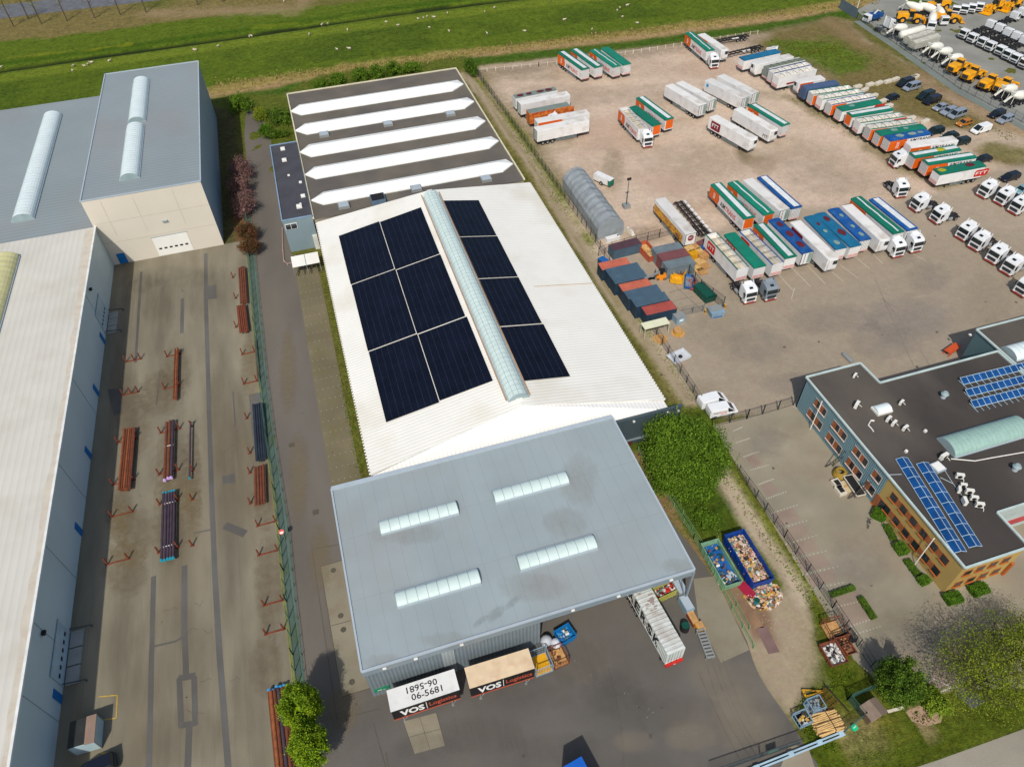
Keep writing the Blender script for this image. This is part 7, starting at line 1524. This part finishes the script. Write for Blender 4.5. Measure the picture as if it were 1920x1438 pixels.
fence('chain_fence',[(888,132),(960,233),(1116,455),(1200,583),(1312,757)],2.1,'long dark mesh fence along the west side of the storage yard',FDK,bar=.35,rails=(.05,.5,1),bw=.009,pw=.05)
fence('post_rail',[(897,136),(1010,125),(1110,113),(1292,84),(1420,64)],1.0,'row of short white posts with a rail along the north edge of the storage yard',mat('post_white',(214,204,186),rough=.7),bar=0,rails=(.85,),post=2.6,pw=.09)
fence('palisade_fence',[(1574,14),(1606,36),(1680,84),(1800,168),(1930,238)],2.0,'grey steel fence between the rough grass and the machinery yard',FGY,bar=.4,rails=(.1,.5,.95),bw=.02)
mb=MB(); a,b_=P(1573,16),P(1604,36); mb.ext([a,b_,b_+Vector((0,0,3)),a+Vector((0,0,3))],(.1,.2,0)); r_=mb.build('billboard_screen',mat('slate_screen',(98,112,122),rough=.6)); tag(r_,'tall grey screen panel at the north corner of the machinery yard','screen')
p=P(1602,33); mb=MB(); mb.cyl((p.x,p.y,0),(p.x,p.y,13),.11,8,r2=.07); tag(mb.build('light_pole',WHT),'tall white pole at the corner of the machinery yard','pole')
strip('kerb_band',[(1606,40),(1680,90),(1800,174),(1930,246)],2.2,asph('grey_kerb_band',(118,126,120),var=.1),.02)
fence('bar_fence',[(1336,800),(1400,785),(1487,760)],2.2,'dark bar fence with diagonal braces between the white vans and the office corner',FDK,bar=.3,rails=(.05,.95),pw=.07)
fence('bar_fence',[(1384,888),(1470,1008),(1560,1140),(1658,1290)],2.0,'dark mesh fence between the grass verge and the office car park',FDK,bar=.3,rails=(.05,.5,1),bw=.01,pw=.05)
fence('pipe_rail',[(1196,846),(1300,1010),(1412,1216)],1.1,'pale green tube railing beside the grey hall',FGN,bar=0,rails=(.35,.68,1),post=3.0,pm=FGN)
fence('pipe_rail',[(1214,858),(1316,1022),(1404,1180)],.9,'second thin green railing outside the first beside the skips',FGN,bar=0,rails=(.5,1),post=3.0,pm=FGN)
fence('slat_fence',[(1582,1373),(1616,1346)],1.8,'short teal fence run from the gate to the shed corner',FTE,bar=.13,rails=(.05,.95),bw=.02)
fence('slat_fence',[(1616,1346),(1588,1312),(1636,1292)],1.8,'teal fence folded round the shed',FTE,bar=.13,rails=(.05,.95),bw=.02)
GTE=empty('sliding_gate',tuple(P(1360,1438)),0,'grey barred sliding gate at the yard entrance with a pale blue rail','gate'); a,b_=P(1330,1452),P(1500,1393); d=(b_-a).normalized(); L_=(b_-a).length
mb=MB()
for i in range(int(L_/.15)): q=a+d*(i*.15); mb.bar(q+Vector((0,0,.15)),q+Vector((0,0,1.7)),.012)
mb.build('gate_bar',FGY,GTE); mb=MB(); mb.bar(a+Vector((0,0,1.72)),b_+Vector((0,0,1.72)),.04); mb.bar(a+Vector((0,0,.14)),b_+Vector((0,0,.14)),.05); q=a+d*(L_*.55); mb.bar(q,q+Vector((0,0,1.8)),.05); mb.build('gate_frame',FDK,GTE)
mb=MB(); q=a+d*(L_*.62); mb.ext([q+Vector((0,0,.5)),q+d*1.3+Vector((0,0,.5)),q+d*1.3+Vector((0,0,1.3)),q+Vector((0,0,1.3))],(0,-.04,0)); mb.build('sign_board',FTE,GTE)
PBL=mat('pale_blue_beam',(168,194,208),rough=.35); mb=MB(); a2,b2=P(1395,1446),P(1575,1374)
for off,z in ((0,.25),(.35,.3)): mb.bar(a2+Vector((off,-off,z)),b2+Vector((off,-off,z)),.09,.1)
mb.build('guide_beam',PBL,GTE); mb=MB()
for t in (.1,.45,.75,.98): q=a2+(b2-a2)*t; mb.box(q.x-.12,q.x+.5,q.y-.4,q.y+.1,0,.5)
mb.build('beam_foot',PBL,GTE)
# compound fence
fence('compound_fence',[(1122,480),(1146,470),(1258,440),(1270,462)],2.1,'dark mesh fence at the far side of the container compound',FDK,bar=.3,rails=(.05,.5,1),bw=.01)
fence('compound_fence',[(1290,517),(1312,545),(1355,577)],2.6,'tall dark mesh fence at the right side of the container compound',FDK,bar=.22,rails=(.05,.5,1),bw=.014,pw=.06)
fence('compound_fence',[(1278,592),(1318,584)],1.8,'compound gate of grey bars beside the red-roofed container',FGY,bar=.2,rails=(.05,.95),bw=.012)
for a,b_ in (((1236,545),(1284,590)),((1262,533),(1318,584)),((1262,565),(1300,556)),((1274,578),(1316,568)),((1255,548),(1290,540))): strip('slab_joint',[a,b_],.06,A_joint,.03)
# no-entry style round sign on the lane
p=P(535,1012); root=empty('road_sign',(p.x,p.y,0),0,'round white sign with a red ring on a post beside the lane','sign'); mb=MB(); mb.cyl((0,0,0),(0,0,2.3),.04,8); mb.build('post',VNT,root,**W0); mb=MB(); mb.cyl((0,-.05,2.2),(0,-.08,2.25),.38,18); sgn=mb.build('sign_plate',RED,root,**W0); mb=MB(); mb.cyl((0,-.085,2.2),(0,-.10,2.25),.27,18); mb.build('sign_face',WHT,root,**W0)
# ------------------------------------------------------------------ trees and shrubs
def leafm(n,c): return mat('leaf_'+n,c,rough=.75,var=.22,scale=.5,spec=.15)
LG=[leafm('a',(86,116,30)),leafm('b',(104,134,36)),leafm('c',(70,98,22))]; LY=[leafm('d',(132,156,28)),leafm('e',(112,140,26)),leafm('f',(94,122,22))]; LD=[leafm('g',(76,104,28)),leafm('h',(58,82,22)),leafm('i',(92,118,34))]
LP=[leafm('j',(140,106,106)),leafm('k',(122,88,84)),leafm('l',(100,80,62))]; LB=[leafm('m',(112,72,48)),leafm('n',(90,62,42)),leafm('o',(76,70,34))]; LS=[leafm('p',(112,126,30)),leafm('q',(92,110,24)),leafm('r',(130,140,40))]; LH=[leafm('s',(78,112,24)),leafm('t',(60,92,20)),leafm('u',(92,126,30))]
LC=[leafm('v',(132,158,44)),leafm('w',(112,140,36)),leafm('x',(146,166,56))]
sheet('planting_bed',[(1698,1334),(1722,1322),(1768,1338),(1764,1354),(1738,1361),(1710,1352)],mat('bed_gravel',(168,142,116),rough=.9,var=.15,scale=1.5),.02)
BARK=mat('bark',(92,80,66),rough=.9,var=.25,scale=3)
def crown(root,c,rad,n,ms,size=.3,clumps=60,seed=0,fill=.75,spread=.22,name='crown',core=True):
    r=np.random.default_rng(seed); cl=[]
    while len(cl)<clumps:
        v=r.normal(size=3); v/=np.linalg.norm(v); q=r.uniform(fill,1.0)*(1+.16*math.sin(v[0]*5+seed)*math.cos(v[1]*4+v[2]*3))
        if v[2]<-.75: continue
        cl.append((v*q,r.uniform(.6,1.3)))
    ctr=np.array([x[0] for x in cl]); cs=np.array([x[1] for x in cl]); ci=r.integers(0,clumps,n); pts=ctr[ci]+r.normal(size=(n,3))*spread*cs[ci][:,None]
    pts=pts*np.array(rad)+np.array(c); pts=pts[pts[:,2]>.25]; n=len(pts)
    u=r.normal(size=(n,3)); u/=np.linalg.norm(u,axis=1)[:,None]; w_=r.normal(size=(n,3)); w_[:,2]*=.6; v=np.cross(u,w_); v/=np.linalg.norm(v,axis=1)[:,None]; s=(size*r.uniform(.6,1.25,n))[:,None]
    V=np.stack([pts-u*s*.5,pts+v*s*.32,pts+u*s*.5,pts-v*s*.32],1).reshape(-1,3)
    if core:   # oversized inner leaf cards, added to block light and deepen the crown's shade
        m=max(200,n//9); cc=ctr[r.integers(0,clumps,m)]*r.uniform(.2,.86,m)[:,None]+r.normal(size=(m,3))*.07; pc=cc*np.array(rad)+np.array(c); pc[:,2]=np.maximum(pc[:,2],.4)
        uu=r.normal(size=(m,3)); uu/=np.linalg.norm(uu,axis=1)[:,None]; ww=r.normal(size=(m,3)); vv=np.cross(uu,ww); vv/=np.linalg.norm(vv,axis=1)[:,None]; ss=size*3.2
        V=np.concatenate([V,np.stack([pc-uu*ss*.5,pc+vv*ss*.42,pc+uu*ss*.5,pc-vv*ss*.42],1).reshape(-1,3)]); n+=m; ci=np.concatenate([ci[:n-m],r.integers(0,clumps,m)])
    if root is not None: V=V-np.array(root.location)
    me=bpy.data.meshes.new(name); me.vertices.add(4*n); me.vertices.foreach_set('co',V.ravel()); me.loops.add(4*n); me.loops.foreach_set('vertex_index',np.arange(4*n,dtype=np.int32)); me.polygons.add(n); me.polygons.foreach_set('loop_start',np.arange(0,4*n,4,dtype=np.int32))
    for m in ms: me.materials.append(m)
    k=(ci[:n]*7)%len(ms) if len(ci)>=n else np.zeros(n,int); k=np.where(r.random(n)<.25,r.integers(0,len(ms),n),k); me.polygons.foreach_set('material_index',k.astype(np.int32)); me.update()
    o=bpy.data.objects.new(name,me); sc.collection.objects.link(o); o.parent=root; return o
def tree(c,zc,rad,n,ms,lab,name='tree',cat='tree',size=.3,clumps=60,seed=0,group=None,trunk=.25,fill=.75,spread=.22,limbs=7,base=None,core=True):
    p=P(*c,zc); b_=base or (p.x,p.y); root=empty(name,(b_[0],b_[1],0),0,lab,cat,group); crown(root,(p.x,p.y,zc),rad,n,ms,size,clumps,seed,fill,spread,core=core)
    r=random.Random(seed); mb=MB(); mb.cyl((b_[0],b_[1],0),(p.x,p.y,max(.5,zc-rad[2]*.3)),trunk,8,r2=trunk*.6)
    for i in range(limbs):
        a=6.283*i/limbs+r.uniform(-.3,.3); z0=max(.3,zc-rad[2]*r.uniform(.35,.7)); e=Vector((p.x+rad[0]*.75*math.cos(a),p.y+rad[1]*.75*math.sin(a),zc+rad[2]*r.uniform(-.1,.6)))
        m_=Vector((p.x+rad[0]*.3*math.cos(a),p.y+rad[1]*.3*math.sin(a),(z0+e.z)/2)); mb.cyl((p.x,p.y,z0),m_,trunk*.4,6,r2=trunk*.28); mb.cyl(m_,e,trunk*.28,5,r2=trunk*.08)
        if not core:
            for k in range(4):
                q=m_+(e-m_)*r.uniform(.1,.95); mb.cyl(q,q+Vector((r.uniform(-1,1)*rad[0]*.28,r.uniform(-1,1)*rad[1]*.28,r.uniform(.2,1)*rad[2]*.25)),trunk*.1,4,r2=.01)
    mb.build('trunk',BARK,root); return root
tree((1266,832),4.4,(4.1,4.0,4.2),14250,LG,'big bushy green tree at the corner of the grey hall, farthest of the clump',clumps=130,seed=1,size=.3,spread=.16,fill=.78)
tree((1318,850),4.2,(3.6,4.0,3.9),12750,LG,'big bushy green tree nearest the white vans in the clump',clumps=120,seed=2,size=.3,spread=.16,fill=.78)
tree((1256,884),3.6,(3.2,3.4,3.4),11250,LG,'bushy green tree of the clump beside the green railing',clumps=100,seed=3,size=.3,spread=.16,fill=.78)
tree((1300,900),3.2,(3.1,2.8,3.0),9750,LG,'bushy green tree nearest the waste skips in the clump',clumps=100,seed=4,size=.3,spread=.16,fill=.78)
tree((1322,972),.9,(1.3,1.6,1.1),1500,LG,'small green shrub between the clump and the pale green skip','shrub','shrub',clumps=20,seed=41,size=.25,limbs=3,trunk=.08)
tree((563,1325),5.4,(2.15,2.35,3.4),17000,LY,'bright yellow-green tree beside the long brown pipes, farther of two',clumps=130,seed=5,size=.2,spread=.11,fill=.85)
tree((580,1398),5.4,(1.85,2.25,3.3),15000,LY,'bright yellow-green tree beside the long brown pipes, nearer of two',clumps=120,seed=6,size=.2,spread=.11,fill=.85)
tree((1688,1276),3.5,(2.35,2.45,2.6),14000,LD,'dark round tree at the car park corner beside the shed',clumps=110,seed=7,size=.22,spread=.12,fill=.85)
tree((1742,1303),1.7,(.95,1.1,1.6),3000,LC,'upright green conifer against the dark round tree','conifer','conifer',clumps=40,seed=8,size=.2,spread=.12,limbs=3,trunk=.1)
tree((1760,1325),1.9,(1.15,1.2,1.8),3600,LC,'bright upright green conifer at the end of the planting bed','conifer','conifer',clumps=40,seed=9,size=.2,spread=.12,limbs=3,trunk=.1)
tree((1850,1262),5.2,(6.4,5.6,3.6),15000,LS,'large thin-leaved yellow-green tree over the lawn, left of two',clumps=220,seed=10,size=.2,spread=.14,limbs=22,fill=.3,core=False,trunk=.26)
tree((1925,1212),5.2,(5.4,5.2,3.6),12000,LS,'large thin-leaved yellow-green tree at the right edge of the view',clumps=190,seed=11,size=.2,spread=.14,limbs=20,fill=.3,core=False,trunk=.26)
for i,(c,rr,ms,l) in enumerate((((452,316),(2.4,3.0,2.1),LP,'pink blossoming tree, farthest of the row beside the tall warehouse'),((450,350),(2.4,3.0,2.1),LP,'pink blossoming tree, middle of the row beside the tall warehouse'),((453,384),(2.4,3.0,2.1),LP,'pinkish tree, nearest of the blossoming row'),
    ((463,434),(1.8,1.9,1.6),LB,'brown-leaved tree above the end of the pipe racks'),((468,460),(1.8,1.7,1.5),LB,'brown-leaved tree at the end of the teal mesh fence'))):
    tree(c,2.4,rr,4800,ms,l,'blossom_tree' if ms is LP else 'small_tree',clumps=40,seed=20+i,size=.25,trunk=.12,group='row of small trees by the tall warehouse')
for i,(c,z,rr,ms,l) in enumerate((((449,196),2,(2.9,3.6,2.4),LG,'feathery green tree behind the dark strip by the tall warehouse'),((526,216),1.2,(3.2,4.6,1.6),LD,'dark green shrub against the workshop wall'),((497,243),.9,(1.6,2.0,1.1),LH,'small clipped green bush above the annex'),((520,252),.8,(3.0,1.2,1.0),LD,'low green hedge behind the annex'),((488,215),.8,(1.6,3.2,1.0),LS,'olive shrub at the bend of the lane'),
    ((600,160),1.0,(2.2,2.0,1.2),LG,'green bush behind the workshop, far left of the line'),((634,150),1.2,(2.0,2.2,1.5),LG,'green bush behind the workshop, second from the left'),((676,141),1.4,(2.3,2.2,1.8),LG,'green bush behind the workshop, third from the left'),((706,136),1.6,(2.0,2.2,2.0),LG,'green bush behind the workshop, fourth from the left'),((737,131),1.8,(2.2,2.4,2.2),LG,'tallest green bush behind the workshop'),((772,128),1.1,(2.4,2.2,1.3),LG,'green bush behind the workshop, right end of the line'),((884,128),1.5,(1.6,3.5,2.0),LD,'dark bush at the far corner of the west fence'))):
    tree(c,z,rr,2600,ms,l,'bush','bush',clumps=36,seed=40+i,size=.34,trunk=.08,limbs=3)
def hedge(pts,wd,h,lab,n=1500,ms=LH,seed=0):
    w_=[P(*p) for p in pts]; root=empty('hedge',(w_[0].x,w_[0].y,0),0,lab,'hedge'); r=np.random.default_rng(seed); mb=MB(); 
    for a,b_ in zip(w_,w_[1:]):
        d=(b_-a); nn=Vector((-d.y,d.x,0)).normalized()
        for k in range(n):
            f=r.random(); sd=r.uniform(-1,1); p=a+d*r.random()+nn*wd/2*sd+Vector((0,0,h*(r.random()**.4)*(1-.25*abs(sd)))); u=Vector(r.normal(size=3)).normalized()*.11; v=u.cross(Vector(r.normal(size=3))).normalized()*.07; mb.cur=int(f*3)%3; mb.add([p-u,p+v,p+u,p-v],[(0,1,2,3)])
        mb.cur=1; q=MB(); c_=(a+b_)/2; q.cbox((c_.x,c_.y,h*.42),(d.length*.95,wd*.8,h*.8),math.atan2(d.y,d.x)); mb.add(q.v,q.f)
    mb.build('foliage',ms,root); return root
hedge([(1650,960),(1643,976)],2.0,1.1,'clipped hedge at the corner between the blue-grey and yellow walls',1600,seed=1)
hedge([(1680,1022),(1694,1042)],1.7,1.1,'second clipped hedge along the yellow wall',1300,seed=2); hedge([(1724,1084),(1736,1098)],1.6,1.1,'third clipped hedge along the yellow wall',1100,seed=3)
hedge([(1770,1128),(1798,1121)],1.7,1.1,'clipped hedge block at the foot of the yellow corner',1500,seed=4); hedge([(1818,1113),(1846,1103)],1.7,1.1,'clipped hedge block in front of the short yellow wall',1500,seed=5)
hedge([(1556,1118),(1600,1103)],.8,.7,'low narrow hedge lying across the car park end',1200,LD,6); hedge([(1611,1122),(1638,1162)],.9,.7,'low narrow hedge beside the red paved bays',1400,LD,7)
hedge([(1660,985),(1676,1015)],1.2,.5,'loose low plants between the first two hedges by the yellow wall',500,LD,8); hedge([(1698,1050),(1720,1080)],1.2,.5,'loose low plants between the second and third hedges by the yellow wall',500,LD,9)
# planting bed, rough tufts
def tufts(name,pxs,n,ms,s=.16,h=.35,seed=0):
    r=random.Random(seed); mb=MB()
    for k in range(n):
        a,b_=r.choice(pxs); t=r.random(); p=P(a[0]+(b_[0]-a[0])*t+r.gauss(0,5),a[1]+(b_[1]-a[1])*t+r.gauss(0,5)); q=s*r.uniform(.5,1.5); an=r.uniform(0,3.14); mb.cur=r.randrange(len(ms))
        dx,dy=q*math.cos(an),q*math.sin(an); mb.add([(p.x-dx,p.y-dy,.02),(p.x+dx,p.y+dy,.02),(p.x+dx*.4+r.uniform(-.1,.1),p.y+dy*.4,h*r.uniform(.3,1)),(p.x-dx*.6,p.y-dy*.6,h*r.uniform(.3,1))],[(0,1,2,3)])
    return tag(mb.build(name,ms),kind='stuff')
tufts('grass_tufts',[((1340,870),(1500,1100)),((1500,1100),(1590,1240)),((1490,1330),(1600,1260)),((1500,1360),(1560,1400)),((1380,890),(1560,1160)),((1180,850),(1300,1010))],1500,LG+LS,.13,.25,seed=2)
tufts('lawn_tufts',[((1560,1400),(1900,1330)),((1600,1420),(1700,1410)),((1540,1240),(1600,1300)),((1600,1380),(1900,1300))],2600,LG+LS,.07,.08,seed=3)
tufts('weed_tufts',[((612,520),(648,700)),((648,700),(682,880)),((640,700),(676,890))],900,LS+LH,.13,.22,seed=4)
tufts('fence_weeds',[((900,150),(1100,450)),((1100,450),(1300,750)),((930,190),(1060,400))],1500,LG+LS,.13,.2,seed=5)
tufts('rough_grass',[((1450,80),(1620,120)),((1500,100),(1580,90)),((1620,110),(1900,260)),((1420,120),(1560,130)),((1480,180),(1760,340))],2600,LG+LS+LB,.22,.2,seed=6)
r=random.Random(9); mb=MB()
for k in range(1900):
    t=r.random(); x=400+t*1250; y=161-(x-400)*.126+r.gauss(0,4); p=P(x,y); q=r.uniform(.25,.7); mb.cur=r.randrange(2); an=r.uniform(0,3.14); mb.add([(p.x-q*.5*math.cos(an),p.y-q*.5*math.sin(an),0),(p.x+q*.5*math.cos(an),p.y+q*.5*math.sin(an),0),(p.x+q*.3,p.y,r.uniform(.15,.5)),(p.x-q*.4,p.y,r.uniform(.15,.5))],[(0,1,2,3)])
tag(mb.build('reed_belt',[mat('reed_straw',(160,136,92),rough=.9,var=.2,scale=1),mat('reed_green',(128,128,62),rough=.9,var=.2,scale=1)]),kind='stuff')
tufts('yard_litter',[((1490,1130),(1530,1300)),((1400,1100),(1540,1290)),((1350,1000),(1380,1120)),((1000,1200),(1300,1380)),((1420,1150),(1450,1180))],260,[TRC[0],TRC[1],VNT],.07,.08,seed=8)
tufts('bed_plants',[((1705,1333),(1740,1352)),((1715,1345),(1752,1345))],60,[LB[0],LB[1],LH[0]],.12,.3,seed=9)
# trees along the far road
for i,c in enumerate(((26,51),(54,37),(78,46),(126,40),(178,35),(226,29),(274,24),(371,10),(418,4))):
    p=P(*c); root=empty('bare_tree',(p.x,p.y,0),0,'%s thin bare tree from the left along the far road'%ORD[i],'tree','bare trees along the far road'); r=random.Random(i); mb=MB(); mb.cyl((p.x,p.y,0),(p.x,p.y,6),.24,6,r2=.16); mb.cyl((p.x,p.y,6),(p.x+.2,p.y,11),.16,5,r2=.05); mb.build('trunk',BARK,root); mb=MB()
    for k in range(18): z=3.5+k*.4; a=r.uniform(0,6.28); L_=2.6*(1-k/24); mb.cyl((p.x,p.y,z),(p.x+L_*math.cos(a),p.y+L_*math.sin(a),z+1.4),.06,4,r2=.02)
    mb.build('branch',BARK,root); crown(root,(p.x,p.y,8),(2.2,2.2,3.5),260,LS,.3,26,i,name='buds',core=False)
# ------------------------------------------------------------------ sheep
WOOL=mat('wool',(204,190,168),rough=.95,var=.12,scale=6,bump=.3); FACE=mat('sheep_face',(60,52,46),rough=.9)
def make_sheep():
    root=empty('sheep',(0,0,0)); pr=[(-.62,.12,.62),(-.5,.26,.62),(-.2,.32,.62),(.2,.31,.62),(.42,.25,.66),(.55,.15,.74),(.68,.12,.84),(.84,.11,.86),(.95,.07,.78),(1.0,.03,.74)]
    mb=MB(); secs=[[(x,r*.9*math.cos(t),z+r*math.sin(t)) for t in [2*math.pi*k/10 for k in range(10)]] for x,r,z in pr]; mb.loft(secs)
    for x in (-.38,.32):
        for s in (-.14,.14): mb.cyl((x,s,.45),(x+.03,s,.22),.06,6,r2=.04); mb.cyl((x+.03,s,.22),(x,s,0),.04,6,r2=.035)
    for s in (-1,1): mb.cyl((.8,s*.1,.9),(.76,s*.22,.88),.035,5,r2=.01)
    mb.cyl((-.6,0,.66),(-.7,0,.4),.05,5,r2=.02); mb.build('body',WOOL,root,smooth=True,**W0); copy_tree_reg(root); return root
SHP=make_sheep(); first=True
for i,c in enumerate(((139,126),(137,135),(159,126),(166,123),(173,120),(206,117),(2,129),(364,95),(367,97),(410,89),(468,71),(472,70),(580,67),(604,49),(615,47),(652,59),(655,94),(632,95),(724,44),(747,50),(784,38),(794,36),(801,34),(814,35),(805,54),(842,61),(839,27),(913,65),(909,25),(927,17),(984,61),(1030,2),(1176,13),(1162,17),(1157,23),(1167,34),(1195,46),(533,5) ,(1058,40),(1110,58))):
    p=P(*c); o=SHP if first else copy_tree(SHP,(0,0,0)); first=False; o.location=(p.x,p.y,0); o.rotation_euler=(0,0,rnd(0,6.28)); s=rnd(.7,.9); o.scale=(s,s,s)
    tag(o,'pale sheep grazing on the wide green field behind the yards','sheep','sheep grazing on the far field')
# ------------------------------------------------------------------ finishing: no stray top-level prototypes
for o in list(sc.objects):
    if o.type=='EMPTY' and o.parent is None and 'label' not in o and 'kind' not in o:
        def kill(q):
            for c in kids(q): kill(c)
            bpy.data.objects.remove(q)
        kill(o)
# manholes share one look; every other mesh standing alone carries its own label
